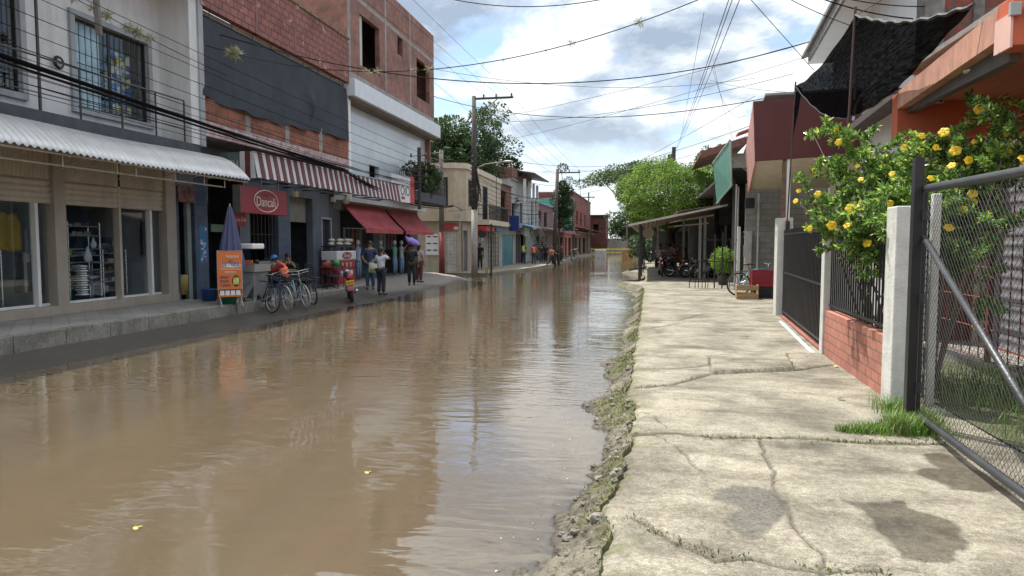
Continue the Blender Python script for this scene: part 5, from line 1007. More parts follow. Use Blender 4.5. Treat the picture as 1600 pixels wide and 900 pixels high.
# black railing across the pavement
rl = thing('black_railing', 'black railing of uneven bars standing across the pavement before the canopy', 'railing', (2.3, 26, 0))
b_ = MB()
for px, yt, yb, w_ in ((1078, 400, 450, .03), (1087, 407, 450, .025), (1092, 407, 450, .025), (1098, 407, 450, .025), (1103, 367, 450, .03), (1107, 407, 450, .025), (1117, 366, 450, .045), (1129, 362, 450, .045), (1141, 372, 448, .02)):
    p = U(px, 400, Y=26.0); b_.box(p.x-w_/2, p.x+w_/2, 26-w_/2, 26+w_/2, 0.0, U(px, yt, Y=26).z)
xa, xb = U(1078, 400, Y=26).x, U(1156, 400, Y=26).x
for z, x0 in ((1.77, U(1095, 400, Y=26).x), (0.98, xa), (0.23, xa)): b_.box(x0, xb, 25.985, 26.015, z-0.015, z+0.015)
b_.build('bars', black, rl); p = U(1154, 400, Y=26); MB().box(p.x-0.05, p.x+0.05, 25.96, 26.06, 0, 2.25).build('end_post', m_white, rl); MB().box(p.x+0.06, p.x+0.16, 25.98, 26.05, 0, 2.05).build('dark_end_post', black, rl)
# potted bush
pb = thing('potted_bush', 'bright green potted bush behind the railing', 'plant', (3.2, 28.5, 0)); pc_ = U(1130, 400, Y=28.5)
MB().lathe((pc_.x, 28.5, 0), [(0.16, 0), (0.22, 0.35), (0.24, 0.36)], 14).build('pot', mat('dark_pot', (0.08, 0.06, 0.05), 0.6), pb)
g_ = np.random.default_rng(5); P = g_.normal(0, 1, (1500, 3)); P /= np.linalg.norm(P, axis=1)[:, None]; P = P*g_.uniform(0.3, 1, (1500, 1))**0.5*np.array([0.5, 0.35, 0.55])+np.array([pc_.x, 28.5, 0.95])
V, F = leaves(P, g_.uniform(0.08, 0.16, 1500), 0.3, 0.3, seed=3); np_mesh('foliage', V, F, [leaf_mat('lime_leaf', (0.26, 0.42, 0.06), 0.4), MC['grass_bright']], g_.choice(2, len(F)), parent=pb)
# crates
def slat_crate(name, c, size, m_, label, n=4):
    t_ = thing(name, label, 'crate', c); x, y, z = c; a, d, h = size[0]/2, size[1]/2, size[2]; hh = h/n
    b1 = MB()
    for i in range(n):
        z0 = z+i*hh+0.01; z1 = z+(i+1)*hh-0.012
        b1.box(x-a, x+a, y-d, y-d+0.015, z0, z1); b1.box(x-a, x+a, y+d-0.015, y+d, z0, z1); b1.box(x-a, x-a+0.015, y-d+.015, y+d-.015, z0, z1); b1.box(x+a-0.015, x+a, y-d+.015, y+d-.015, z0, z1)
    b1.build('side', m_, t_); b2 = MB(); b2.box(x-a+0.016, x+a-0.016, y-d+0.016, y+d-0.016, z+0.012, z+0.03); b2.build('base', m_, t_)
    b3 = MB()
    for sx_ in (-1, 1):
        for sy_ in (-1, 1): b3.box(x+sx_*a-0.02, x+sx_*a+0.02, y+sy_*d-0.02, y+sy_*d+0.02, z, z+h)
    b3.build('corner', m_, t_); return t_
q1 = U(1190, 455, Y=21.6)
slat_crate('plastic_crate', (q1.x+0.03, 21.7, 0.0), (0.56, 0.4, 0.34), mat('black_plastic', (0.02, 0.02, 0.022), 0.5), 'black plastic crate under the red one beside the bicycle')
slat_crate('plastic_crate', (q1.x+0.0, 21.7, 0.345), (0.56, 0.4, 0.50), mat('red_plastic', (0.28, 0.012, 0.03), 0.45), 'dark red plastic crate stacked on the black one', 4)
q2 = U(1167, 460, Y=21.2)
wc = thing('wooden_crate', 'small pale wooden crate lying on its side by the bicycle wheel', 'crate', (q2.x, 21.2, 0)); m_wd = mat('crate_wood', (0.36, 0.24, 0.13), 0.8, var=0.3, scale=5, stretch=(1, 1, 6))
b_ = MB(); x = q2.x

for q_ in ((21.05, 0, 0.15), (21.05, 0.27, 0.41), (21.38, 0.02, 0.18), (21.38, 0.24, 0.38)): MB().box(x-0.29, x+0.29, q_[0], q_[0]+0.02, q_[1], q_[2]).build('slat', m_wd, wc)
b_ = MB(); b_.box(x-0.31, x-0.29, 21.04, 21.41, 0, 0.42); b_.box(x+0.29, x+0.31, 21.04, 21.41, 0, 0.42); b_.build('end_board', m_wd, wc)
# ------------------------------------------------------------------ flowering shrub (yellow trumpet flowers)
sh = thing('flowering_shrub', 'climbing shrub with glossy leaves and yellow trumpet flowers sprawling over the fence and gate', 'shrub', (2.9, 8.5, 0))
r_ = random.Random(12); stems = []; tips = []
def shoot(p, d, L, droop, k=14):
    pts = [Vector(p)]; d = Vector(d).normalized(); st = L/k
    for i in range(k):
        d = (d+Vector((r_.gauss(0, .10), r_.gauss(0, .10), -droop/k+r_.gauss(0, .06)))).normalized(); pts.append(pts[-1]+d*st)
    return pts
roots = [Vector((3.0+0.1*i*0, 8.0+1.0*i, 0)) for i in range(3)]
targets = []   # pixel anchors of the crown in depth slices -> points in the place
for px, py, Yv in ((1300, 205, 9.6), (1290, 260, 9.8), (1262, 300, 9.9), (1250, 320, 9.9), (1275, 345, 9.4), (1310, 290, 9.0), (1330, 240, 9.3), (1345, 300, 8.8), (1330, 335, 8.8), (1360, 345, 8.6), (1355, 260, 9.0), (1380, 290, 8.3), (1400, 250, 8.6), (1385, 235, 9.2), (1420, 300, 8.0), (1430, 240, 8.4), (1445, 215, 8.7),
    (1470, 220, 8.8), (1500, 200, 9.0), (1520, 170, 9.0), (1530, 155, 9.0), (1490, 240, 8.5), (1470, 265, 8.2), (1510, 260, 8.4), (1540, 230, 8.4), (1560, 210, 8.2), (1580, 180, 8.2), (1595, 170, 8.0), (1600, 230, 8.0), (1570, 260, 8.2), (1620, 200, 8.0), (1405, 330, 8.5), (1365, 385, 8.9), (1355, 400, 8.7), (1350, 320, 8.4), (1300, 320, 9.2),
    (1500, 330, 8.3), (1520, 300, 8.6), (1490, 380, 8.2), (1480, 340, 8.0), (1560, 300, 8.4), (1300, 230, 9.6), (1340, 210, 9.4), (1510, 420, 8.0), (1530, 470, 7.9), (1460, 300, 8.0), (1355, 455, 8.8), (1540, 350, 8.5), (1610, 330, 7.8), (1560, 190, 8.6), (1590, 200, 8.4), (1325, 200, 9.5), (1385, 315, 8.0), (1345, 275, 9.0), (1415, 270, 8.4), (1440, 262, 8.2), (1455, 245, 8.6), (1420, 232, 8.5)):
    targets.append(U(px, py, Y=Yv))
bs = MB()
for i, tg in enumerate(targets):
    rt = roots[i % 3]; mid = Vector((rt.x*0.5+tg.x*0.5+r_.uniform(-.15, .15), rt.y*0.45+tg.y*0.55, max(tg.z*0.75, 1.2)+r_.uniform(-.1, .3)))
    if tg.z < 1.6: mid.z = 2.1; mid.x = max(mid.x, 2.6)
    pts = [rt*(1-s_)**2+mid*2*s_*(1-s_)+tg*s_*s_ for s_ in [k/14 for k in range(15)]]
    bs.tube(pts, [0.014*(1-0.7*k/14) for k in range(15)], 4); stems.append(pts)
    for _ in range(6):
        q = pts[r_.randrange(8, 15)]; sh2 = shoot(q, (r_.uniform(-1, 1), r_.uniform(-1, 1), r_.uniform(-0.2, 0.9)), r_.uniform(0.18, 0.45), r_.uniform(0.2, 1.2), 8); bs.tube(sh2, 0.004, 3); stems.append([None]+sh2)
bs.build('stems', mat('shrub_bark', (0.14, 0.11, 0.08), 0.85), sh)
LP = []; LD = []; LS = []
for st in stems:
    main = st[0] is not None; pts = st if main else st[1:]
    for k in range(9 if main else 1, len(pts)):
        for w_ in range(2 if main else 3):
            p = pts[k]+Vector((r_.gauss(0, .012),)*3); ax = (pts[k]-pts[k-1]).normalized(); ph = r_.uniform(0, 6.28); e1 = ax.orthogonal().normalized(); e2 = ax.cross(e1)
            for q in range(r_.choice((3, 4))):
                d = (e1*math.cos(ph+q*1.6)+e2*math.sin(ph+q*1.6))+ax*0.5+Vector((0, 0, .25)); LP.append(p); LD.append(d.normalized()); LS.append(r_.uniform(0.04, 0.10))
print('shrub leaves', len(LP))
V, F = leaves(np.array([tuple(p) for p in LP]), np.array(LS), 0.40, 0.5, np.array([tuple(p) for p in LD]), 9)
m_lf = [leaf_mat('glossy_leaf', (0.16, 0.29, 0.06), 0.35, 0.25), leaf_mat('young_leaf', (0.46, 0.58, 0.12), 0.5, 0.3), leaf_mat('deep_leaf', (0.07, 0.15, 0.045), 0.25, 0.22)]
g_ = np.random.default_rng(8); np_mesh('leaves', V, F, m_lf, g_.choice(3, len(F), p=[0.5, 0.22, 0.28]), parent=sh)
m_yel = leaf_mat('yellow_petal', (0.85, 0.60, 0.02), 0.3, 0.5, 0.10); m_yc = mat('petal_throat', (0.75, 0.32, 0.01), 0.6)
def flower_mesh():
    b1 = MB()
    for k in range(5):
        a = k*2*math.pi/5; c, s = math.cos(a), math.sin(a); u = Vector((c, s, 0)); v = Vector((-s, c, 0))
        b1.grid(lambda p, q: u*(0.012+0.047*q)+v*((p-0.5)*(0.024+0.056*math.sin(q*2.3)))+Vector((0, 0, 0.010*q-0.016*q*q+0.008*math.sin(p*6)*q)), 4, 4)
    b1.k = 1; b1.lathe((0, 0, -0.055), [(0.005, 0), (0.008, 0.02), (0.015, 0.058)], 8); o_ = b1.build('flower', [m_yel, m_yc], at=(0, 0, 0), smooth=True); return o_
f0 = flower_mesh(); f0.parent = sh; firstf = True
def put_flower(p, nrm, s=1.0):
    global firstf
    o_ = f0 if firstf else f0.copy()
    if not firstf: C.objects.link(o_); o_.parent = sh
    firstf = False; o_.location = Vector(p)-org(sh); o_.rotation_euler = Vector(nrm).to_track_quat('Z', 'Y').to_euler(); o_.scale = (s, s, s)
for px, py, Yv, s in ((1307, 204, 9.4, .85), (1310, 222, 9.3, .9), (1271, 267, 9.7, .8), (1248, 298, 9.7, .7), (1243, 314, 9.7, .75), (1278, 303, 9.3, .9), (1265, 357, 9.2, .9), (1300, 352, 8.9, 1.1), (1323, 352, 8.7, 1.0), (1330, 326, 8.5, 1.25), (1345, 322, 8.5, 1.15), (1340, 259, 9.0, .7), (1345, 280, 8.9, .7), (1355, 380, 8.6, 1.0), (1413, 230, 8.4, .9), (1394, 271, 8.4, .7),
    (1441, 212, 8.4, 1.0), (1475, 206, 8.5, 1.2), (1531, 170, 8.8, 1.2), (1493, 235, 8.3, 1.1), (1514, 250, 8.2, 1.1), (1523, 221, 8.6, .9), (1487, 258, 8.1, .8), (1455, 278, 7.9, .9), (1520, 302, 8.2, 1.1), (1521, 315, 8.2, .9), (1574, 208, 8.2, .8), (1582, 234, 8.1, 1.0), (1598, 246, 7.9, .9), (1548, 295, 8.2, .8), (1483, 355, 8.0, 1.0), (1506, 328, 8.1, .8), (1490, 295, 8.1, .8), (1525, 510, 7.7, .7), (1390, 318, 8.2, .9), (1600, 252, 7.9, .8), (1463, 230, 8.4, .7), (1384, 243, 8.8, .6)):
    p = U(px, py, Y=Yv-0.12); put_flower(p, (r_.uniform(-0.9, 0.2), -1+r_.uniform(-.2, .4), r_.uniform(-0.1, 0.9)), s*r_.uniform(0.60, 0.84))
tag(MB().grid(lambda u, v: (U(1307, 573, Z=0.01).x+0.05*(u-.5), U(1307, 573, Z=0.01).y+0.07*(v-.5), 0.012+0.015*math.sin(u*3.1)), 4, 4).build('fallen_petal', m_yel), 'fallen yellow flower lying on the pavement by the brick wall', 'petal')
# ================================================================== CORNER HOUSE AND THE ROW BEYOND
m_bei = mat('beige_plaster', (0.50, 0.42, 0.32), 0.85, var=0.10, dirt=0.35)
m_bei2 = mat('beige_trim', (0.60, 0.52, 0.42), 0.8, var=0.08, dirt=0.3)
Dn = thing('corner_house', 'beige two-storey corner house with barred windows and a small railed balcony', 'house', (-12.5, 43, 0))
XD, YD, YD1 = -10.85, 38.9, 48.6
wD = (-12.15, -11.2, 3.95, 5.5)
b_ = MB(); b_.wall('Y', YD-0.25, 0.2, -13.7, XD-0.35, 2.95, 6.0, holes=[(-12.55, -11.65, 3.9, 5.45)])
b_.wall('X', XD+0.25, -0.2, YD+0.15, YD1, 2.95, 6.0, holes=[(39.6, 40.9, 3.9, 5.4), (43.2, 44.3, 3.2, 5.3)])
b_.slab([(XD-0.35, YD-0.25, 2.95), (XD+0.25, YD+0.15, 2.95), (XD+0.25, YD+0.15, 6.0), (XD-0.35, YD-0.25, 6.0)], (-0.1, 0.15, 0)); b_.build('upper_wall', m_bei, Dn)
b_ = MB(); b_.slab([(-16.5, YD-0.35, 6.0), (XD-0.3, YD-0.35, 6.0), (XD+0.35, YD+0.1, 6.0), (XD+0.35, YD1, 5.9), (-16.5, YD1, 5.9)], (0, 0, 0.32)); b_.build('parapet', m_bei2, Dn)
MB().box(-16.5, -13.7, YD-0.05, YD+0.1, -0.1, 6.0).build('side_wall', m_bei, Dn); MB().box(-16.5, XD, YD1-0.2, YD1, -0.1, 6.0).build('side_wall', m_bei, Dn)
b_ = MB(); b_.wall('Y', YD, 0.2, -13.7, XD, -0.05, 2.94, holes=[(-11.85, -11.15, -0.1, 2.35)]); b_.wall('X', XD, -0.2, YD+0.001, YD1-0.2, -0.05, 2.94, holes=[(39.3, 40.3, -0.1, 2.4), (41.0, 42.6, -0.1, 2.4), (44.5, 47.6, -0.1, 2.4)]); b_.build('lower_wall', mat('greige_wall', (0.40, 0.345, 0.27), 0.85, var=0.12, dirt=0.35), Dn)
m_sh = brick_mat('panelled_shutter', (0.52, 0.50, 0.46), (0.48, 0.46, 0.43), (0.30, 0.29, 0.27), bw=0.2, bh=0.2, ms=0.01, off=0.0, bump=0.3)
MB().box(-11.85, -11.15, YD+0.06, YD+0.1, -0.05, 2.35).build('shutter_door', m_sh, Dn); 
for a_, c_, mm_, nn in ((39.3, 40.3, MC['charcoal_tile'], 'dark_door'), (41.0, 42.6, m_sh, 'shutter_door'), (44.5, 47.6, m_sh, 'shutter_door')): MB().box(XD-0.12, XD-0.08, a_, c_, -0.05, 2.4).build(nn, mm_, Dn)
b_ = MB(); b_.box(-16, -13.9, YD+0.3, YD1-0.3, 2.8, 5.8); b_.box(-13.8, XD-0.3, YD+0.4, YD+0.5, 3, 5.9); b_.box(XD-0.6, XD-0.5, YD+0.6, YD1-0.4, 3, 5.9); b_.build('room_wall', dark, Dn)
def win_y(x0, x1, Yp, z0, z1, parent, cur=True):
    f_ = MB(); f_.box(x0-0.05, x1+0.05, Yp-0.03, Yp+0.02, z0-0.05, z0+0.02); f_.box(x0-0.05, x1+0.05, Yp-0.03, Yp+0.02, z1-0.02, z1+0.05); f_.box(x0-0.05, x0+0.02, Yp-0.03, Yp+0.02, z0, z1); f_.box(x1-0.02, x1+0.05, Yp-0.03, Yp+0.02, z0, z1); w_ = f_.build('window', black, parent)
    g1 = MB()
    for i in range(10): x = x0+(x1-x0)*(i+.5)/10; g1.tube([(x, Yp-0.02, z0), (x, Yp-0.02, z1)], 0.012, 4)
    g1.build('window_grille', black, w_); MB().box(x0, x1, Yp+0.10, Yp+0.11, z0, z1).build('pane', m_glass, w_)
    if cur: MB().grid(lambda u, v: (x0+(x1-x0)*u, Yp+0.18+0.02*math.sin(u*50), z0+(z1-z0)*v), 40, 1).build('curtain', mat('grey_curtain', (0.40, 0.40, 0.40), 0.8), w_)
def win_x(X_, y0, y1, z0, z1, parent, cur=False, n=10):
    f_ = MB(); frame(f_, X_-0.02, 0.05, y0-0.05, y1+0.05, z0-0.05, z1+0.05, 0.07); w_ = f_.build('window', black, parent)
    g1 = MB(); grille(g1, X_+0.01, y0, y1, z0, z1, n, 2, 0.013); g1.build('window_grille', black, w_); MB().box(X_-0.12, X_-0.11, y0, y1, z0, z1).build('pane', m_glassd, w_)
win_y(-12.55, -11.65, YD-0.25, 3.9, 5.45, Dn); win_x(XD+0.25, 39.6, 40.9, 3.9, 5.4, Dn); win_x(XD+0.25, 43.2, 44.3, 3.2, 5.3, Dn)
b_ = MB().box(XD+0.25, XD+1.05, 41.6, 47.6, 2.80, 3.12); b_.build('balcony_slab', m_bei2, Dn)
b_ = MB(); b_.box(XD+0.97, XD+1.03, 41.7, 47.5, 4.02, 4.08)
for i in range(46): y = 41.7+5.8*i/45; b_.tube([(XD+1.0, y, 3.12), (XD+1.0, y, 4.02)], 0.012, 4)
for x in (0.35, 0.6, 0.85): b_.tube([(XD+x, 41.7, 3.12), (XD+x, 41.7, 4.05)], 0.012, 4)
b_.tube([(XD+0.25, 41.7, 4.05), (XD+1.0, 41.7, 4.05)], 0.02, 4); b_.tube([(XD+1.0, 43.8, 3.1), (XD+1.0, 43.8, 6.0)], 0.02, 4); b_.build('balcony_railing', black, Dn)
b_ = MB(); mr = random.Random(3)
mp_ = thing('meter_cabinet', 'white cabinet of six electricity meters on the corner house', 'meter box', (-12.7, 38.85, 1.2))
MB().box(-13.05, -12.25, YD-0.05, YD, 0.95, 2.2).build('cabinet', m_white, mp_)
for i in range(2):
    for j in range(3): MB().box(-12.98+0.4*i, -12.72+0.4*i, YD-0.058, YD-0.05, 1.2+0.4*j, 1.27+0.4*j).build('meter_window', black, mp_)
def signbox(name, label, c, s, m_, cat='sign', group=None):
    o_ = MB().box(c[0]-s[0]/2, c[0]+s[0]/2, c[1]-s[1]/2, c[1]+s[1]/2, c[2]-s[2]/2, c[2]+s[2]/2).build(name, m_, bevel=0.01); return tag(o_, label, cat, group)
o_ = signbox('wall_sign', 'faded red sign with a white patch above the corner shutter', (-11.5, YD-0.04, 2.62), (0.95, 0.05, 0.42), mat('washed_red', (0.36, 0.05, 0.05), 0.6)); MB().box(-11.3, -11.03, YD-0.075, YD-0.066, 2.45, 2.62).build('white_patch', m_wh, o_).location = (0, 0, 0)
o_ = signbox('wall_sign', 'small pale blue plate on the corner house above the lamp pole', (-11.05, YD-0.13, 3.3), (0.3, 0.03, 0.2), mat('pale_blue_plate', (0.25, 0.45, 0.6), 0.5))
o_ = signbox('shop_canopy', 'short red canopy under the balcony of the corner house', (XD+0.45, 42.6, 2.55), (0.9, 2.2, 0.3), mat('canopy_red', (0.42, 0.03, 0.04), 0.6), 'canopy')
o_ = signbox('shop_canopy', 'short blue canopy beyond the red one on the corner house', (XD+0.45, 45.6, 2.55), (0.9, 2.6, 0.26), mat('canopy_blue', (0.06, 0.12, 0.22), 0.6), 'canopy')
o_ = signbox('house_number', 'small white notice between the shutters of the corner house', (XD+0.01, 44.0, 2.0), (0.03, 0.35, 0.4), m_white)
tag(MB().disc((XD+0.6, 41.5, 2.25), (0.1, -1, 0), 0.26, 0.08, 20).build('disc_sign', black), 'round black sign hanging by the lamp pole of the corner house', 'sign')
b_ = MB()
for z in [0.1+0.32*i for i in range(8)]: b_.tube([(XD+0.12, 45.3, z), (XD+0.12, 48.5, z)], 0.02, 4)
for y in (45.3, 46.3, 47.4, 48.5): b_.tube([(XD+0.12, y, 0), (XD+0.12, y, 2.4)], 0.02, 4)
tag(b_.build('security_grid', black), 'black grid of bars in front of the last shutter of the corner house', 'security bars')
# --- the row of small shop houses
bkE = brick_mat('old_brick', (0.24, 0.085, 0.06), (0.18, 0.07, 0.05), (0.15, 0.12, 0.10), bw=0.32, bh=0.2, ms=0.014, var=0.45)
m_gw = mat('grey_white_wall', (0.42, 0.42, 0.40), 0.85, var=0.2, dirt=0.55)
def rowhouse(label, y0, y1, zf, zt, mg, mu, holes_g=(), holes_u=(), dg=None, setback=0.0):
    t_ = thing('row_house', label, 'house', (-13, (y0+y1)/2, 0)); X0 = -10.85
    MB().wall('X', X0, -0.2, y0, y1, -0.05, zf, holes=holes_g).build('lower_wall', mg, t_)
    MB().wall('X', X0-setback, -0.2, y0, y1, zf+0.2, zt, holes=holes_u).build('upper_wall', mu, t_)
    MB().box(-16, X0+0.6, y0, y1, zf, zf+0.2).build('floor_slab', m_cement, t_)
    MB().box(-16, X0-setback-0.2, y0, y0+0.2, -0.05, zt).build('side_wall', mu, t_); MB().box(-16, X0-setback-0.2, y1-0.2, y1, -0.05, zt).build('side_wall', mu, t_)
    MB().box(X0-1.5-setback, X0-1.4-setback, y0+0.2, y1-0.2, 0, zt).build('room_wall', dark, t_)
    MB().box(-16, X0-setback+0.15, y0-0.02, y1+0.02, zt, zt+0.12).build('roof', m_cement, t_); return t_
e1 = rowhouse('small brick-topped shop house with a dark open upper veranda and blue-green doors', 48.8, 55.2, 2.9, 6.2, m_gw, bkE, [(50.2, 54.4, -0.1, 2.35)], [(49.0, 52.5, 3.0, 5.2)], setback=0.3)
mteal = mat('teal_door', (0.045, 0.19, 0.23), 0.5, var=0.15)
for i in range(4): MB().box(-10.93, -10.89, 50.2+i*1.05, 51.22+i*1.05, -0.05, 2.35).build('door_leaf', mteal, e1)
b_ = MB(); b_.slab([(-11.4, 48.8, 5.75), (-9.9, 48.8, 5.25), (-9.9, 53, 5.25), (-11.4, 53, 5.75)], (0, 0, 0.06)); b_.build('veranda_roof', mat('grey_tin', (0.24, 0.25, 0.26), 0.5, var=0.2), e1)
e2 = rowhouse('grey-white shop house with an outside metal stair and raised flat roof', 55.3, 64.8, 2.9, 6.9, m_gw, m_gw, [(55.6, 57.0, -0.1, 2.4), (57.4, 60.0, -0.1, 2.4)], [(55.9, 57.6, 3.5, 5.0), (59.5, 60.7, 3.3, 5.2), (61.5, 62.6, 3.3, 5.2)], setback=0.4)
MB().box(-16, -11.1, 55.25, 64.7, 7.05, 7.9).build('brick_top', bkE, e2)
b_ = MB(); b_.slab([(-12, 57.5, 7.9), (-9.6, 57.5, 7.5), (-9.6, 66, 7.5), (-12, 66, 7.9)], (0, 0, 0.1)); b_.build('lean_to_roof', mat('dark_roof', (0.06, 0.06, 0.065), 0.6), e2)
for y in (56.5, 59, 61, 63): MB().box(-10.4, -10.2, y, y+0.22, 2.9, 7.0).build('porch_column', m_wh, e2)
st_ = thing('metal_stair', 'grey metal stair with railings climbing to the upper floor of the shop row', 'stair', (-9.9, 60, 0)); b_ = MB()
for i in range(13): b_.box(-10.3, -9.5, 64.2-i*0.42, 64.5-i*0.42, 0.2*(i+1), 0.2*(i+1)+0.05)
b_.build('treads', m_steel, st_)
for x in (-10.35, -9.45):
    b_ = MB()
    for dz in (0.0, 0.5, 1.0): b_.tube([(x, 64.5, 0.15+dz), (x, 58.9, 2.85+dz)], 0.03, 4)
    for i in range(8): b_.tube([(x, 64.5-i*0.8, 0.15+i*0.385), (x, 64.5-i*0.8, 1.15+i*0.385)], 0.018, 4)
    b_.build('stair_railing', m_steel, st_)
e3 = rowhouse('plain brick shop house behind the vine-grown pole', 65.0, 78.0, 2.9, 5.6, mat('brown_wall', (0.20, 0.14, 0.11), 0.85, dirt=0.4), bkE, [(66, 68, -0.1, 2.4), (69, 73, -0.1, 2.4)], [(67, 69, 3.4, 4.9), (71, 73, 3.4, 4.9)])
e4 = rowhouse('turquoise two-storey house with a dark flat roof', 88.0, 97.0, 3.0, 7.4, mat('coral_wall', (0.42, 0.16, 0.11), 0.8), mat('turquoise_wall', (0.09, 0.36, 0.33), 0.8, dirt=0.25), [(89, 91, -0.1, 2.4), (93, 96, -0.1, 2.4)], [(90.5, 92, 4.2, 6.0)])
MB().box(-11.2, -10.1, 87.8, 97.2, 7.5, 7.75).build('roof_overhang', mat('dark_roof', (0.06, 0.06, 0.065), 0.6), e4)
b_ = MB().wall('Y', 87.95, 0.1, -16, -10.85, 3.2, 7.4); b_.build('end_wall', MC['turquoise_wall'], e4)
e5 = rowhouse('low coral-red shop house before the turquoise one', 79.5, 87.6, 3.0, 4.6, mat('plum_wall', (0.18, 0.07, 0.08), 0.8), MC['coral_wall'], [(80, 82.5, -0.1, 2.4), (84, 86.5, -0.1, 2.4)], [])
e6 = rowhouse('long dark red brick building at the far end of the row', 99.0, 128.0, 3.2, 9.0, MC['brown_wall'], brick_mat('far_red_brick', (0.24, 0.045, 0.04), (0.19, 0.04, 0.035), (0.12, 0.05, 0.05), bw=0.5, bh=0.3, ms=0.02), [(100, 104, -0.1, 2.5), (107, 110, -0.1, 2.5), (114, 118, -0.1, 2.5)], [(103, 105, 4.5, 6.5), (109, 111, 4.5, 6.5), (116, 118, 4.5, 6.5)])
b_ = MB().wall('Y', 98.95, 0.1, -16, -10.85, 3.3, 9.0); b_.build('end_wall', MC['far_red_brick'], e6)
e7 = thing('brick_house', 'dark red two-storey house closing the row before the end wall', 'house', (-11, 132, 0))
MB().wall('Y', 129, 0.2, -16, -8.0, -0.3, 6.7, holes=[(-10.4, -9.4, 3.6, 5.2)]).build('front_wall', mat('dull_red_wall', (0.14, 0.055, 0.045), 0.85, var=0.3, dirt=0.5), e7); MB().box(-16, -7.6, 128.6, 136, 6.7, 6.95).build('roof', MC['dark_roof'], e7); MB().wall('X', -8.0, -0.2, 129.2, 136, -0.3, 6.7, holes=[(130, 133, -0.2, 2.5)]).build('side_wall', MC['dull_red_wall'], e7); MB().box(-15, -8.4, 130, 130.1, 0, 6.5).build('room_wall', dark, e7)
# signs and awnings of the row
signbox('projecting_sign', 'tall dark blue projecting sign before the blue-green doors', (-10.0, 50.6, 3.15), (0.75, 0.2, 1.15), mat('royal_blue', (0.012, 0.035, 0.20), 0.4))
def lean(label, y0, y1, z, col, wdt=1.4, drop=0.35, nm='shop_awning'):
    o_ = MB().slab([(-10.84, y0, z+drop), (-10.84+wdt, y0, z), (-10.84+wdt, y1, z), (-10.84, y1, z+drop)], (0, 0, 0.05)).build(nm, mat('awn_'+'_'.join(str(int(c*100)) for c in col), col, 0.6, var=0.15)); return tag(o_, label, 'awning', 'small awnings of the shop row')
lean('pale blue tin awning over the open shop past the tall blue sign', 55.3, 60.5, 2.95, (0.20, 0.42, 0.62)); lean('bright blue plastic awning past the vine-grown pole', 68, 79, 2.9, (0.12, 0.36, 0.70), 2.4, 0.3); lean('grey tin awning just before the bright blue one', 62.5, 67.5, 2.9, (0.30, 0.31, 0.31), 2.0)
lean('dark red awning past the bright blue one', 80, 88, 2.7, (0.36, 0.03, 0.05), 2.2); lean('long brown tin awning at the end of the row', 92, 126, 3.6, (0.16, 0.09, 0.07), 2.4); lean('dull pink flat awning under the turquoise house', 88.5, 91.5, 3.4, (0.40, 0.22, 0.20), 1.5)
b_ = signbox('shop_sign', 'pale green and white sign board above the open shop', (-10.2, 57.0, 2.6), (0.08, 2.3, 0.75), mat('pale_green_sign', (0.36, 0.46, 0.38), 0.6))
signbox('wall_panel', 'maroon painted strip of wall by the open shop door', (-10.82, 57.2, 1.15), (0.05, 0.6, 2.3), mat('maroon_wall', (0.13, 0.02, 0.05), 0.7), 'wall panel')
# far end of the street
b_ = MB().wall('Y', 137, 0.3, -40, 30, -0.5, 2.6); tag(b_.build('end_wall', mat('grey_end_wall', (0.26, 0.25, 0.24), 0.9, var=0.3, dirt=0.6)), 'long stained grey wall closing the far end of the street', 'wall')
bar = thing('barrier', 'yellow barrier rail across the far end of the flooded street', 'barrier', (-5, 112, -0.2))
b_ = MB(); b_.box(-9.5, -1.5, 112, 112.15, 0.55, 0.8); b_.box(-9.5, -1.5, 112, 112.15, 0.05, 0.25); b_.build('rail', mat('barrier_yellow', (0.50, 0.42, 0.10), 0.6), bar)
b_ = MB()
for x in (-9.3, -6.6, -4.0, -1.7): b_.box(x-0.08, x+0.08, 112.15, 112.3, -0.3, 0.9)
b_.build('barrier_leg', m_wh, bar)
tag(MB().box(-6.6, -5.2, 84, 85.1, -0.4, 0.85).build('white_block', mat('grey_white_block', (0.42, 0.41, 0.42), 0.7, var=0.3, scale=6), bevel=0.05), 'pale box standing in the water at the far end', 'box')
tag(MB().box(-3.1, -1.9, 80, 81, -0.4, 0.9).build('brown_barrier', mat('ochre_board', (0.30, 0.17, 0.06), 0.8, var=0.3), bevel=0.03), 'ochre brown board standing in the water at the far end', 'board')
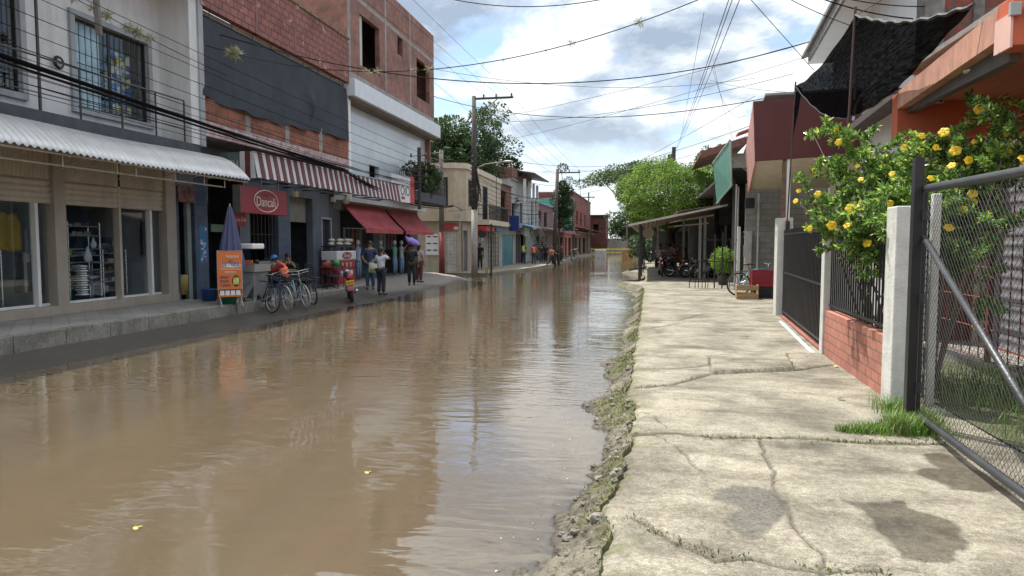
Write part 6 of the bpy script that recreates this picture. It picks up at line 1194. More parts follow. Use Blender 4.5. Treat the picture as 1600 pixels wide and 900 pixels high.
# ================================================================== TREES
tl = dict(dark=[leaf_mat('dark_leaf', (0.045, 0.085, 0.028), 0.25), leaf_mat('mid_leaf', (0.07, 0.12, 0.035), 0.3), leaf_mat('black_leaf', (0.028, 0.055, 0.022), 0.2)],
          lime=[leaf_mat('lime_crown', (0.25, 0.37, 0.05), 0.4), leaf_mat('green_crown', (0.13, 0.24, 0.04), 0.35), leaf_mat('deep_crown', (0.05, 0.11, 0.025), 0.3)],
          olive=[leaf_mat('olive_leaf', (0.075, 0.12, 0.04), 0.35), leaf_mat('olive_light', (0.12, 0.17, 0.06), 0.35), leaf_mat('olive_deep', (0.04, 0.07, 0.025), 0.25)])
m_bark = mat('bark', (0.10, 0.08, 0.06), 0.95, var=0.35, scale=6, bump=0.8, stretch=(1, 1, 0.3))
def tree(name, label, base, tr_h, tr_r, c, rad, ncl, clr, nl, ls, pal, group=None, seed=1, flat=False, shell=0.55, lobes=0):
    t_ = thing(name, label, 'tree', base, group); rr_ = np.random.default_rng(seed); base = Vector(base); c = np.array(c); rad = np.array(rad)
    d = rr_.normal(size=(ncl, 3)); d /= np.linalg.norm(d, axis=1)[:, None]
    if flat: d[:, 2] = np.abs(d[:, 2])*1.0-0.15
    rr2 = rr_.uniform(shell, 1.0, (ncl, 1)); cc = c+d*rr2*rad*(1+0.14*np.sin(d[:, :1]*5+seed)+0.1*np.sin(d[:, 1:2]*7))
    b1 = MB(); fork = Vector((base.x, base.y, base.z+tr_h)); b1.tube([base+Vector((0, 0, -0.3)), base+Vector((0.03, 0, tr_h*0.5)), fork], [tr_r*1.25, tr_r, tr_r*0.85], 9)
    for i in range(min(ncl, 26)):
        p = Vector(cc[i]); m1 = fork.lerp(p, 0.5)+Vector((0, 0, -0.12*(p-fork).length if flat else 0.08*(p-fork).length)); b1.tube([fork, fork.lerp(m1, 0.5)+Vector((0, 0, 0.1)), m1, p], [tr_r*0.5, tr_r*0.35, tr_r*0.22, tr_r*0.06], 5)
    b1.build('trunk', m_bark, t_, smooth=True)
    k = rr_.integers(0, ncl, nl); cs = clr*rr_.uniform(0.6, 1.25, ncl); q = rr_.normal(size=(nl, 3)); q /= np.linalg.norm(q, axis=1)[:, None]; q *= rr_.uniform(0.25, 1.0, (nl, 1))**0.4
    P = cc[k]+q*cs[k][:, None]*np.array([1, 1, 0.45 if flat else 0.75]); V, F = leaves(P, rr_.uniform(0.6, 1.3, nl)*ls, 0.6, 0.4, q+np.array([0, 0, 0.1]), seed)
    mi = rr_.choice(3, nl, p=[0.45, 0.33, 0.22]); np_mesh('crown', V, F, tl[pal], mi, parent=t_); return t_
tree('shade_tree', 'broad dense bright green clipped tree rising over the tin canopy', (1.4, 47, -0.1), 2.4, 0.28, (1.35, 47, 4.85), (3.75, 3.5, 1.95), 300, 0.62, 70000, 0.115, 'lime', seed=3, shell=0.78)
tree('spreading_tree', 'wide flat-topped olive tree behind the bright green one', (-0.5, 82, -0.3), 5.5, 0.5, (-1.0, 82, 9.0), (7.6, 6.0, 2.1), 85, 1.25, 17000, 0.24, 'olive', seed=8, flat=True, shell=0.3)
tree('leafy_tree', 'big dark leafy tree rising behind the corner house', (-15.2, 57, -0.1), 5.0, 0.4, (-15.5, 57, 8.3), (4.3, 4.2, 4.6), 130, 1.15, 44000, 0.25, 'dark', seed=5, shell=0.35)
tree('dark_tree', 'narrow dark tree at the far end left of the bright tree', (-3.4, 122, -0.3), 2.0, 0.4, (-3.4, 122, 5.0), (3.0, 3, 3.3), 50, 1.2, 9000, 0.34, 'dark', group='dark trees beyond the far wall', seed=6)
for i, (x, y, h, lb) in enumerate(((-1.5, 139.5, 3.5, 'low dark tree behind the end wall, left one'), (3.8, 140, 3.8, 'low dark tree behind the end wall, middle one'), (9, 141, 4.3, 'low dark tree behind the end wall, right one'))): tree('dark_tree', lb, (x, y, -0.3), 1.5, 0.3, (x, y, h), (3.6, 2, 2.2), 40, 1.3, 5000, 0.36, 'dark', group='dark trees beyond the far wall', seed=20+i)
tree('small_tree', 'small olive tree top showing between the bright tree and the brown roof', (6.0, 64, -0.1), 5, 0.2, (5.6, 64, 9.2), (1.7, 1.5, 1.2), 18, 0.6, 2600, 0.2, 'olive', seed=31)
vt = tree('vine_column', 'scraggly vine climbing the utility pole among the tangled cables', (-7.55, 57.6, -0.1), 4.2, 0.10, (-7.2, 57.6, 5.0), (0.95, 0.8, 2.8), 44, 0.48, 9000, 0.15, 'dark', seed=33, shell=0.2); vt['category'] = 'vine'
tree('potted_shrub', 'dark shrub crowding the balcony railing at the end of the tiled facade', (-10.6, 31.6, 4.05), 0.3, 0.05, (-10.6, 31.8, 4.75), (0.5, 1.7, 0.65), 22, 0.33, 3600, 0.15, 'dark', seed=35)['category'] = 'shrub'
tree('shrub', 'dark bush at the far kerb left of the canopy', (-0.6, 60, -0.1), 0.3, 0.06, (-0.4, 60, 1.3), (1.2, 1.2, 1.1), 20, 0.5, 2500, 0.2, 'dark', seed=36)['category'] = 'shrub'
# ================================================================== POLES AND WIRES
m_pole = mat('weathered_pole', (0.17, 0.155, 0.14), 0.85, var=0.3, dirt=0.5); m_pole2 = mat('concrete_pole', (0.33, 0.31, 0.29), 0.85, var=0.2, dirt=0.5); m_ins = mat('porcelain', (0.12, 0.08, 0.07), 0.3)
def insul(mb, p): mb.lathe(p, [(0.03, 0), (0.06, 0.04), (0.035, 0.08), (0.06, 0.12), (0.03, 0.18)], 8)
pl = thing('street_lamp_pole', 'tall dark utility pole with a sideways crossarm and street lamp by the corner house', 'utility pole', (-9.55, 36.9, -0.2))
MB().tube([(-9.55, 36.9, -0.3), (-9.55, 36.9, 3.5)], [0.19, 0.165], 12).build('lower_shaft', m_pole2, pl, smooth=True); MB().tube([(-9.55, 36.9, 3.5), (-9.55, 36.9, 9.7)], [0.164, 0.11], 12).build('shaft', mat('dark_pole', (0.06, 0.052, 0.048), 0.8), pl, smooth=True)
b_ = MB().box(-9.6, -7.35, 36.84, 36.94, 9.5, 9.6); b_.tube([(-9.5, 36.85, 8.5), (-8.2, 36.85, 9.5)], 0.025, 4); b_.build('crossarm', MC['dark_pole'], pl)
b_ = MB()
for x in (-9.0, -8.3, -7.45): insul(b_, (x, 36.9, 9.6))
b_.build('insulator', m_ins, pl)
b_ = MB(); b_.tube([(-9.5, 36.9, 5.75), (-8.9, 36.9, 6.0), (-7.9, 36.9, 6.1)], 0.035, 6); b_.build('lamp_arm', m_pole2, pl); MB().ball((-7.65, 36.9, 6.1), (0.32, 0.10, 0.07), 12, 6).build('lamp_head', m_steel, pl, smooth=True)
b_ = MB(); r_ = random.Random(2)
for i in range(9): z = 4.0+0.3*i; b_.ring((-9.55, 36.9, z), (0.2*r_.gauss(0, 1), 0.2, 1), 0.20, 0.02, 14, 4)
for i in range(16): b_.tube([(-9.4, 36.8, 6.2-r_.random()*1.0), (-9.3+0.2*r_.random(), 36.7, 5.0-r_.random()), (-9.38, 36.75, 3.4+r_.random())], 0.014, 4)
b_.build('cable_clutter', black, pl)
p2 = thing('utility_pole', 'slim utility pole with a red painted foot and knotted cables by the meter cabinet', 'utility pole', (-11.6, 37.4, 0))
MB().tube([(-11.6, 37.4, -0.2), (-11.6, 37.4, 2.3)], [0.17, 0.15], 10).build('red_foot', mat('dull_red_paint', (0.24, 0.05, 0.05), 0.7, var=0.35, dirt=0.4), p2, smooth=True); MB().tube([(-11.6, 37.4, 2.3), (-11.6, 37.4, 6.9)], [0.15, 0.11], 10).build('shaft', m_pole, p2, smooth=True)
b_ = MB()
for i in range(14): z = 5.3+0.12*i; b_.tube([(-11.6, 37.3, z), (-11.6+r_.uniform(-.5, .5), 37.2, z+r_.uniform(-.2, .3)), (-11.6+r_.uniform(-.8, .8), 37.0, z+r_.uniform(-.3, .2))], 0.015, 4)
b_.build('cable_clutter', black, p2)
p3 = thing('thin_post', 'thin dark iron post at the kerb corner with a yellow stub beside it', 'post', (-8.85, 38.0, -0.2)); MB().tube([(-8.85, 38, -0.3), (-8.85, 38, 2.75)], 0.055, 8).build('shaft', black, p3); MB().box(-9.2, -9.05, 37.95, 38.1, -0.1, 0.3).build('stub', mat('dull_yellow', (0.36, 0.28, 0.06), 0.8), p3)
p4 = thing('utility_pole', 'vine-grown utility pole with a short crossarm beyond the corner house', 'utility pole', (-7.7, 56, -0.2)); MB().tube([(-7.75, 56, -0.3), (-7.45, 56, 7.7)], [0.19, 0.13], 10).build('shaft', MC['dark_pole'], p4, smooth=True); MB().box(-7.6, -5.6, 55.95, 56.05, 7.35, 7.45).build('crossarm', MC['dark_pole'], p4); b_ = MB(); [insul(b_, (x, 56, 7.45)) for x in (-7.2, -6.5, -5.7)]; b_.build('insulator', m_ins, p4)
p5 = thing('utility_pole', 'pole top with a dark transformer above the bright green tree', 'utility pole', (1.95, 61, -0.2)); MB().tube([(1.95, 61, -0.2), (1.95, 61, 9.9)], 0.17, 10).build('shaft', MC['dark_pole'], p5); MB().lathe((1.7, 60.9, 8.5), [(0.22, 0), (0.27, 0.1), (0.27, 0.75), (0.15, 0.85)], 12).build('transformer', mat('dark_tank', (0.05, 0.05, 0.055), 0.5), p5)
p6 = thing('utility_pole', 'short cable rack pole standing against the white tiled facade', 'utility pole', (-10.35, 30, 3.4)); MB().tube([(-10.35, 30, 3.2), (-10.35, 30, 6.0)], 0.09, 8).build('shaft', MC['dark_pole'], p6)
b_ = MB()
for z in (4.4, 4.7, 5.0, 5.3, 5.6): b_.tube([(-10.75, 29.9, z), (-9.95, 29.9, z+0.03)], 0.02, 4); insul(b_, (-10.0, 29.9, z-0.05)); insul(b_, (-10.7, 29.9, z-0.05))
b_.build('insulator_rack', m_ins, p6)
for (x, y, h, lb) in ((-9.3, 86, 7.2, 'distant utility pole behind the turquoise house'), (-9.1, 104, 9.3, 'distant utility pole before the dark red building'), (-3.8, 118, 5.2, 'distant thin pole before the dark tree')):
    p_ = thing('utility_pole', lb, 'utility pole', (x, y, -0.2), 'distant utility poles'); MB().tube([(x, y, -0.2), (x, y, h)], 0.11, 7).build('shaft', m_pole, p_); MB().box(x-0.9, x+0.9, y-0.05, y+0.05, h-0.8, h-0.65).build('crossarm', m_pole, p_)
m_wire = mat('black_cable', (0.015, 0.015, 0.017), 0.95, spec=0.1)
def wire(A, B, sag, r=0.008, label=None, group='overhead cables', n=28, twist=0):
    A, B = Vector(A), Vector(B); b1 = MB(); pts = [A.lerp(B, i/n)-Vector((0, 0, 4*sag*(i/n)*(1-i/n))) for i in range(n+1)]
    b1.tube(pts, r, 4)
    o_ = b1.build('overhead_cable', m_wire); tag(o_, label, 'cable', group); return pts
# cables running along the left facades
for i, (z0, z1, x0, x1, r_w, sg_, tx) in enumerate(((6.5, 5.6, -10.6, -9.95, .007, .15, 'top'), (6.15, 5.3, -10.5, -10.0, .007, .2, 'second'), (5.85, 5.0, -10.7, -10.0, .008, .2, 'third'), (5.55, 4.7, -10.5, -10.05, .007, .25, 'fourth'), (5.25, 4.4, -10.5, -10.0, .009, .25, 'fifth'), (4.95, 4.15, -10.45, -10.0, .008, .3, 'sixth'))):
    wire((x0, -3, z0+0.35), (x1, 29.9, z1), sg_, r_w, tx+' thin cable from the top of those strung along the balcony front', 'cables along the left facades'); wire((x1, 29.9, z1), (-11.5, 37.3, z1+0.2+0.15*i*0), 0.1, r_w, tx+' short cable from the top between the rack pole and the red-footed pole', 'cables along the left facades')
bpts = None
for k, (dx, dz) in enumerate(((0, 0), (0.03, 0.035), (-0.03, 0.03), (0.0, -0.035), (0.035, -0.02))):
    wire((-10.35+dx, -3, 5.45+dz), (-10.3+dx, 22, 4.15+dz), 0.12+0.02*k, 0.02, '%s strand of the thick black cable bundle crossing the balcony of the pale house' % ('first', 'second', 'third', 'fourth', 'fifth')[k], 'thick cable bundle'); wire((-10.3+dx, 22, 4.15+dz), (-10.9+dx, 37.3, 3.75+dz), 0.45+0.02*k, 0.018, '%s strand of the thick cable bundle passing under the white sign' % ('first', 'second', 'third', 'fourth', 'fifth')[k], 'thick cable bundle')
wire((-10.9, 37.3, 3.8), (-10.2, 48, 4.2), 0.5, 0.02, 'thick cable slung along the corner house balcony'); wire((-10.2, 48, 4.2), (-7.6, 56, 4.3), 0.4, 0.02, 'thick cable between the corner house and the vine-grown pole'); wire((-7.6, 56, 4.6), (-9.3, 86, 4.6), 0.6, 0.03, 'thick cable beyond the vine-grown pole'); wire((-9.3, 86, 5.2), (-9.1, 104, 5.6), 0.6, 0.03, 'thick far cable before the turquoise house')
for i in range(7):
    z0 = 5.0-0.13*i; o1 = 'seventh eighth ninth tenth eleventh twelfth thirteenth'.split()[i]
    wire((-10.6+0.03*i, -3, z0+0.5-0.05*(i % 3)), (-10.0, 29.9, 4.1+0.1*(i % 3)), 0.2+0.07*(i % 4), 0.006+0.002*(i % 2), o1+' thin cable from the top of those strung along the balcony front', 'cables along the left facades')
    wire((-9.5, 36.8, 5.2-0.2*i), (-7.6, 56, 5.3-0.17*i), 0.4+0.12*i, 0.012, o1+' drooping cable between the lamp pole and the vine-grown pole', 'cables along the left facades')
    wire((-7.4, 56, 6.8-0.3*i), (-9.2+0.25*i, 86, 6.2-0.2*i), 0.3+0.1*i, 0.014, o1+' cable beyond the vine-grown pole', 'cables along the left facades')
# high cables to and from the crossarms
for x, tx in ((-9.0, 'left'), (-8.3, 'middle'), (-7.45, 'right')):
    wire((x-0.3, -8, 9.9), (x, 36.9, 9.78), 0.4, 0.008, tx+' high cable from the tall pole crossarm towards the viewer'); wire((x, 36.9, 9.78), (x*0.35-3.85 if False else {-9.0: -7.2, -8.3: -6.5, -7.45: -5.7}[x], 56, 7.62), 0.25, 0.009, tx+' cable from the tall pole crossarm down to the vine-grown pole')
wire((-7.2, 56, 7.6), (-9.6, 86, 6.6), 0.5, 0.02, 'far cable from the vine-grown pole to the distant poles'); wire((-5.7, 56, 7.6), (-8.4, 86, 6.6), 0.5, 0.02, 'second far cable from the vine-grown pole to the distant poles'); wire((-8.4, 86, 6.6), (-8.2, 104, 8.7), 0.5, 0.025, 'farthest cable between the distant poles')
wire((-7.5, 56, 6.5), (1.95, 61, 9.2), 0.7, 0.012, 'thin cable from the vine-grown pole to the transformer'); wire((-9.5, 36.9, 6.5), (-7.6, 56, 6.4), 0.5, 0.013, 'middle cable between the lamp pole and the vine-grown pole'); wire((-9.5, 36.9, 5.4), (-7.6, 56, 5.6), 0.7, 0.013, 'low cable between the lamp pole and the vine-grown pole')
# cables across the street: two ends found at one distance, with a sag
def cross(pa, pb, Y1, Y2, mid, r=0.010, label='', plants=(), ext=0.0):
    A, B = U(pa[0], pa[1], Y=Y1), U(pb[0], pb[1], Y=Y2); M = (A+B)/2
    c_ = mid; sag = c_; pts = wire(A, B, sag, r, label, 'cables across the street', 40)
    return pts
w1_ = cross((540, -60), (1120, -60), 20, 20, 1.27, 0.013, 'thick cable sagging across the top of the sky')
w2_ = cross((285, 58), (1290, -95), 16, 14, 1.55, 0.010, 'second cable across the street, bristling with air plants')
w3_ = cross((300, 40), (1275, 62), 16.3, 21, 1.35, 0.014, 'smooth thick cable crossing the whole sky to the white house')
w4_ = cross((676, 150), (1247, 143), 34, 24, 0.95, 0.014, 'cable sagging from the brick building to the red fascia')
cross((770, 185), (1282, 60), 37, 22, 0.15, 0.008, 'thin straight cable from the lamp pole up to the white house'); cross((760, 225), (1270, 85), 37, 23, 0.2, 0.007, 'second thin straight cable from the lamp pole to the white house'); cross((865, 270), (1190, 190), 55, 24, 0.5, 0.009, 'thin cable from the vine-grown pole to the red fascia'); cross((865, 285), (1165, 213), 56, 38, 0.5, 0.011, 'thin cable from the vine-grown pole to the brown roof')
cross((680, 108), (1180, 122), 34, 40, 0.7, 0.010, 'faint sagging cable high over the street'); cross((740, 240), (1053, 240), 37, 60, 0.9, 0.011, 'cable from the lamp pole to the transformer pole'); cross((870, 300), (1053, 250), 56, 60, 0.4, 0.012, 'low cable to the transformer pole')
cross((1110, 125), (1245, 145), 40, 22, 0.1, 0.007, 'short cable meeting the shade net from the sky'); cross((1165, -10), (1272, 110), 13, 15, 0.0, 0.008, 'knotted cable slanting down to the white house eave'); cross((1200, -20), (1345, 45), 12, 14, 0.05, 0.008, 'upper slanting cable by the white house gable'); cross((1240, -20), (1440, 30), 12, 13, 0.1, 0.012, 'thick cable from the top edge to the stained column'); cross((1225, -30), (1450, 10), 11, 12, 0.1, 0.009, 'cable along the top edge over the white house')
for i, (pa, pb, Ya, Yb, sg_) in enumerate((((700, 330), (1052, 262), 37, 60, .6), ((690, 245), (866, 268), 37.4, 56, .3), ((870, 262), (1185, 235), 56, 27, .5), ((870, 310), (1180, 150), 56, 27, .3), ((680, 130), (870, 275), 34, 56, .2), ((745, 190), (1240, 115), 37, 26, .5), ((880, 262), (905, 320), 56, 86, .2), ((700, 300), (640, 250), 37, 30, .1))):
    cross(pa, pb, Ya, Yb, sg_, 0.009, '%s of the faint extra cables tangled over the middle of the street' % 'first second third fourth fifth sixth seventh eighth'.split()[i])
# cables running down the right side to the transformer pole
for k, (px, tx) in enumerate(((1128, 'left'), (1133, 'second'), (1143, 'right'))):
    A = U(px, 0, Y=15); Bp = Vector((1.85+0.12*k, 61, 9.3+0.15*k)); d = (A-Bp); wire(Bp+d*1.45, Bp, 0.5, 0.008, tx+' of the steep cables dropping to the transformer pole')
wire(U(1115, 100, Y=32), U(1152, 235, Y=38), 0.3, 0.007, 'slack drop cable above the green board'); wire(U(1113, 105, Y=32), U(1165, 180, Y=30), 0.8, 0.007, 'curved slack cable above the green board'); wire(U(1100, 20, Y=24), U(1062, 225, Y=60), 0.0, 0.008, 'faint straight cable left of the steep ones')
# air plants growing on the cables
m_tl = [leaf_mat('airplant_grey', (0.30, 0.31, 0.20), 0.3), leaf_mat('airplant_straw', (0.38, 0.34, 0.20), 0.3)]
def nearest(pts, px):
    best = None
    for i in range(len(pts)-1):
        for s_ in (0, .25, .5, .75):
            p = pts[i].lerp(pts[i+1], s_); d = p; dx = (p.x*math.cos(YAW)+p.y*math.sin(YAW)); dz = (-p.x*math.sin(YAW)+p.y*math.cos(YAW))
            q = 800+1067*dx/dz
            if best is None or abs(q-px) < best[0]: best = (abs(q-px), p)
    return best[1]
ap = np.random.default_rng(77)
def airplant(p, s, n, label):
    s *= 1.6 if s < 0.115 else 1.15
    P = np.tile(np.array([p.x, p.y, p.z]), (n, 1))+ap.normal(0, s*0.15, (n, 3))*np.array([1, 1.0, .4]); V, F = leaves(P, ap.uniform(0.5, 1.0, n)*s, 0.10, 0.0, seed=int(ap.integers(1e6)))
    tag(np_mesh('air_plant', V, F, m_tl, ap.choice(2, len(F))), label, 'air plant', 'air plants growing on the cables')
for px, s, n, lb in ((375, .24, 170, 'large spiky air plant hanging before the shade cloth'), (292, .12, 60, 'small air plant beside the corner column of the pale house'), (575, .12, 60, 'air plant in front of the upper brick window'), (592, .13, 70, 'air plant right of the upper brick window'), (650, .09, 45, 'small air plant by the small square opening'), (672, .11, 60, 'air plant at the corner of the tall brick building'), (700, .05, 20, 'tiny air plant just right of the tall brick building'), (755, .05, 20, 'tiny air plant, second into the sky'), (790, .06, 24, 'tiny air plant, third into the sky'), (852, .05, 20, 'tiny air plant, fourth into the sky'), (890, .09, 40, 'dark air plant midway across the sky'), (998, .11, 50, 'highest dark air plant on the sky cable')):
    airplant(nearest(w2_, px), s, n, lb)
b_ = []
gp = thing('wooden_bracket', 'short broken wooden arm carrying cables under the eave of the pale house', 'bracket', (-10.4, 12.3, 6)); pa = U(152, 22, X=-10.5); MB().obox((pa.x, pa.y, pa.z), (0.09, 0.09, 0.75), 0.3, 0.1).build('arm_beam', m_pole, gp)
wv = wire((-10.5, pa.y-3, pa.z+0.45), (-10.6, pa.y+4.3, pa.z-0.15), 0.12, 0.008, 'short cable thick with air plants under the eave of the pale house')
for px, s, n, lb in ((88, .14, 60, 'leftmost air plant, on the short cable before the pale wall'), (133, .13, 70, 'air plant left of the broken arm'), (160, .12, 60, 'air plant just right of the broken arm'), (180, .17, 100, 'air plant above the middle barred window'), (212, .15, 80, 'air plant above the right end of the barred window'), (228, .20, 130, 'largest of the air plants over the barred window'), (243, .15, 80, 'air plant just right of the largest one over the barred window')): airplant(nearest(wv, px), s, n, lb)


# ================================================================== PEOPLE
def skin_mesh(pts, edges, rad, root=0, sub=1):
    me = bpy.data.meshes.new('t'); me.from_pydata([tuple(p) for p in pts], edges, []); ob = bpy.data.objects.new('t', me); C.objects.link(ob)
    m1 = ob.modifiers.new('skin', 'SKIN'); m1.use_smooth_shade = True
    for i, r_ in enumerate(rad): sv = me.skin_vertices[0].data[i]; sv.radius = (r_, r_) if not isinstance(r_, tuple) else r_; sv.use_root = (i == root)
    m2 = ob.modifiers.new('sub', 'SUBSURF'); m2.levels = sub; m2.render_levels = sub
    dg = bpy.context.evaluated_depsgraph_get(); dg.update(); out_ = bpy.data.meshes.new_from_object(ob.evaluated_get(dg)); V = [v.co.copy() for v in out_.vertices]; F = [tuple(p.vertices) for p in out_.polygons]
    bpy.data.objects.remove(ob); bpy.data.meshes.remove(out_); bpy.data.meshes.remove(me); return V, F
BASE = dict(pelvis=(0, 0, .93), waist=(0, 0, 1.08), chest=(0, -.005, 1.27), neckb=(0, 0, 1.42), neck=(0, -.005, 1.49), headb=(0, -.015, 1.55), head=(0, -.02, 1.62), top=(0, -.01, 1.69), nose=(0, -.115, 1.595),
    shL=(.165, 0, 1.39), shR=(-.165, 0, 1.39), elL=(.225, .03, 1.12), elR=(-.225, .03, 1.12), wrL=(.245, -.03, .88), wrR=(-.245, -.03, .88),
    hipL=(.085, 0, .89), hipR=(-.085, 0, .89), knL=(.095, -.02, .49), knR=(-.095, -.02, .49), anL=(.10, .02, .09), anR=(-.10, .02, .09), toL=(.115, -.15, .035), toR=(-.115, -.15, .035))
def sit(**k):
    J = dict(BASE); dz = -.44
    for n_ in ('pelvis', 'waist', 'chest', 'neckb', 'neck', 'headb', 'head', 'top', 'nose', 'shL', 'shR', 'elL', 'elR', 'wrL', 'wrR', 'hipL', 'hipR'): x, y, z = J[n_]; J[n_] = (x, y-0.12*max(0, z-.93), z+dz)
    J.update(elL=(.24, -.10, .72), elR=(-.24, -.10, .72), wrL=(.15, -.36, .78), wrR=(-.15, -.36, .78), knL=(.13, -.44, .50), knR=(-.13, -.44, .50), anL=(.13, -.42, .09), anR=(-.13, -.42, .09), toL=(.14, -.58, .035), toR=(-.14, -.58, .035)); J.update(k); return J
def stand(**k): J = dict(BASE); J.update(k); return J
def hand(mb, w, el, s=1.0):
    w = Vector(w); d = (w-Vector(el)).normalized(); sd = d.cross(Vector((0, 1, 0))).normalized(); up = sd.cross(d); pm = w+d*0.06*s
    mb.ball(pm, (0.040*s, 0.018*s, 0.048*s), 8, 5, rot=d.to_track_quat('Z', 'Y').to_matrix())
    for k, (o_, L_) in enumerate(((-.028, .060), (-.009, .072), (.010, .068), (.028, .052))): b0 = w+d*0.09*s+sd*o_*s; mb.tube([b0, b0+d*L_*.5*s, b0+d*L_*.85*s+up*.02*s, b0+d*L_*.95*s+up*.04*s], [.009*s, .0085*s, .0075*s, .005*s], 5)
    b0 = w+d*.03*s+sd*.036*s; mb.tube([b0, b0+d*.03*s+sd*.022*s, b0+d*.058*s+sd*.020*s+up*.01*s], [.011*s, .010*s, .007*s], 5)
SK = [mat('skin_brown', (0.28, 0.15, 0.09), 0.55, var=0.08), mat('skin_dark', (0.16, 0.085, 0.055), 0.55, var=0.08), mat('skin_light', (0.42, 0.25, 0.17), 0.55, var=0.08)]
m_hair = mat('black_hair', (0.012, 0.010, 0.009), 0.5); m_shoe = mat('dark_shoe', (0.03, 0.028, 0.028), 0.5); m_eye = mat('eye_dark', (0.02, 0.015, 0.012), 0.3)
def person(loc, rz, label, top_c, bot_c, J=None, h=1.7, skin=0, hair='short', sleeves='short', bot='trousers', hat=None, vest=None, group=None, shoes=None):
    J = J or stand(); t_ = thing('person', label, 'person', (0, 0, 0), group); K = {k: Vector(v) for k, v in J.items()}
    names = ['pelvis', 'waist', 'chest', 'neckb', 'neck', 'headb', 'head', 'top', 'shL', 'elL', 'wrL', 'shR', 'elR', 'wrR', 'hipL', 'knL', 'anL', 'toL', 'hipR', 'knR', 'anR', 'toR']; ix = {n_: i for i, n_ in enumerate(names)}
    E_ = [('pelvis', 'waist'), ('waist', 'chest'), ('chest', 'neckb'), ('neckb', 'neck'), ('neck', 'headb'), ('headb', 'head'), ('head', 'top')]+[(a+s, b+s) for s in 'LR' for a, b in (('sh', 'el'), ('el', 'wr'), ('hip', 'kn'), ('kn', 'an'), ('an', 'to'))]+[('neckb', 'shL'), ('neckb', 'shR'), ('pelvis', 'hipL'), ('pelvis', 'hipR')]
    R_ = dict(pelvis=.125, waist=.115, chest=.135, neckb=.085, neck=.055, headb=.07, head=.088, top=.06, shL=.06, elL=.042, wrL=.028, shR=.06, elR=.042, wrR=.028, hipL=.092, knL=.06, anL=.04, toL=.035, hipR=.092, knR=.06, anR=.04, toR=.035)
    V, F = skin_mesh([K[n_] for n_ in names], [(ix[a], ix[b]) for a, b in E_], [R_[n_] for n_ in names], 0)
    mb = MB(); mb.add(V, F)
    fd = (K['nose']-K['head']); fd.z = 0; fd.normalize(); sd = Vector((-fd.y, fd.x, 0)); hc = K['head']
    mb.tube([hc+fd*.075+Vector((0, 0, .0)), hc+fd*.103+Vector((0, 0, -.025)), hc+fd*.08+Vector((0, 0, -.035))], [.008, .014, .010], 5)
    for s in (-1, 1): mb.ball(hc+sd*s*.086+Vector((0, 0, -.015)), (.016, .02, .03), 6, 4); mb.k = 1; mb.ball(hc+sd*s*.030+fd*.080+Vector((0, 0, .003)), .010, 6, 4); mb.k = 0
    mb.k = 1; mb.ball(hc+fd*.082+Vector((0, 0, -.055)), (.022, .022, .005), 6, 4); mb.k = 0
    for s in 'LR': hand(mb, K['wr'+s], K['el'+s])
    mb.build('body', [SK[skin], m_eye], t_, smooth=True, at=(0, 0, 0))
    tc_ = mat('cloth_top_%s' % '_'.join('%02d' % int(c*99) for c in top_c), top_c, 0.85, var=0.15, scale=6, bump=0.3, bscale=14); bc = mat('cloth_bot_%s' % '_'.join('%02d' % int(c*99) for c in bot_c), bot_c, 0.85, var=0.18, scale=6, bump=0.3, bscale=14)
    el = {s: (K['sh'+s].lerp(K['el'+s], 0.72) if sleeves == 'short' else K['el'+s].lerp(K['wr'+s], 0.85)) for s in 'LR'}
    hem = K['pelvis'].lerp(K['waist'], -0.12)
    pts = [hem, K['waist'], K['chest'], K['neckb'].lerp(K['chest'], .10)]; ed = [(0, 1), (1, 2), (2, 3)]; rd = [.150, .140, .155, .098]
    for s in 'LR':
        i = len(pts); pts.append(K['sh'+s]); rd.append(.078); ed.append((3, i))
        if sleeves == 'short': pts.append(el[s]); rd.append(.072); ed.append((i, i+1))
        else: pts += [K['el'+s], el[s]]; rd += [.062, .048]; ed += [(i, i+1), (i+1, i+2)]
    V, F = skin_mesh(pts, ed, rd, 0); MB().add(V, F).build('shirt', tc_, t_, smooth=True)
    if vest:
        V, F = skin_mesh([hem.lerp(K['waist'], .1), K['waist'], K['chest'], K['neckb'].lerp(K['chest'], .25), K['shL'].lerp(K['neckb'], .35), K['shR'].lerp(K['neckb'], .35)], [(0, 1), (1, 2), (2, 3), (3, 4), (3, 5)], [.165, .155, .170, .105, .086, .086], 0); vo = MB().add(V, F).build('safety_vest', vest, t_, smooth=True)
        b1 = MB(); ax = (K['chest']-K['waist']).normalized()
        for f_ in (0.1, 0.75): c_ = K['waist'].lerp(K['chest'], f_); b1.ring(c_, ax, .150, .014, 20, 5)
        b1.build('reflective_band', mat('reflective_silver', (0.62, 0.64, 0.60), 0.4), t_)
    if bot == 'trousers':
        pts = [K['pelvis'].lerp(K['waist'], .25)]; ed = []; rd = [.142]
        for s in 'LR':
            i = len(pts); pts += [K['hip'+s], K['hip'+s].lerp(K['kn'+s], .5), K['kn'+s], K['an'+s].lerp(K['kn'+s], .06)]; rd += [.115, .098, .080, .068]; ed += [(0, i), (i, i+1), (i+1, i+2), (i+2, i+3)]
        V, F = skin_mesh(pts, ed, rd, 0); MB().add(V, F).build('trousers', bc, t_, smooth=True)
    elif bot == 'shorts':
        pts = [K['pelvis'].lerp(K['waist'], .25)]; ed = []; rd = [.142]
        for s in 'LR': i = len(pts); pts += [K['hip'+s], K['hip'+s].lerp(K['kn'+s], .85)]; rd += [.115, .095]; ed += [(0, i), (i, i+1)]
        V, F = skin_mesh(pts, ed, rd, 0); MB().add(V, F).build('shorts', bc, t_, smooth=True)
    else:
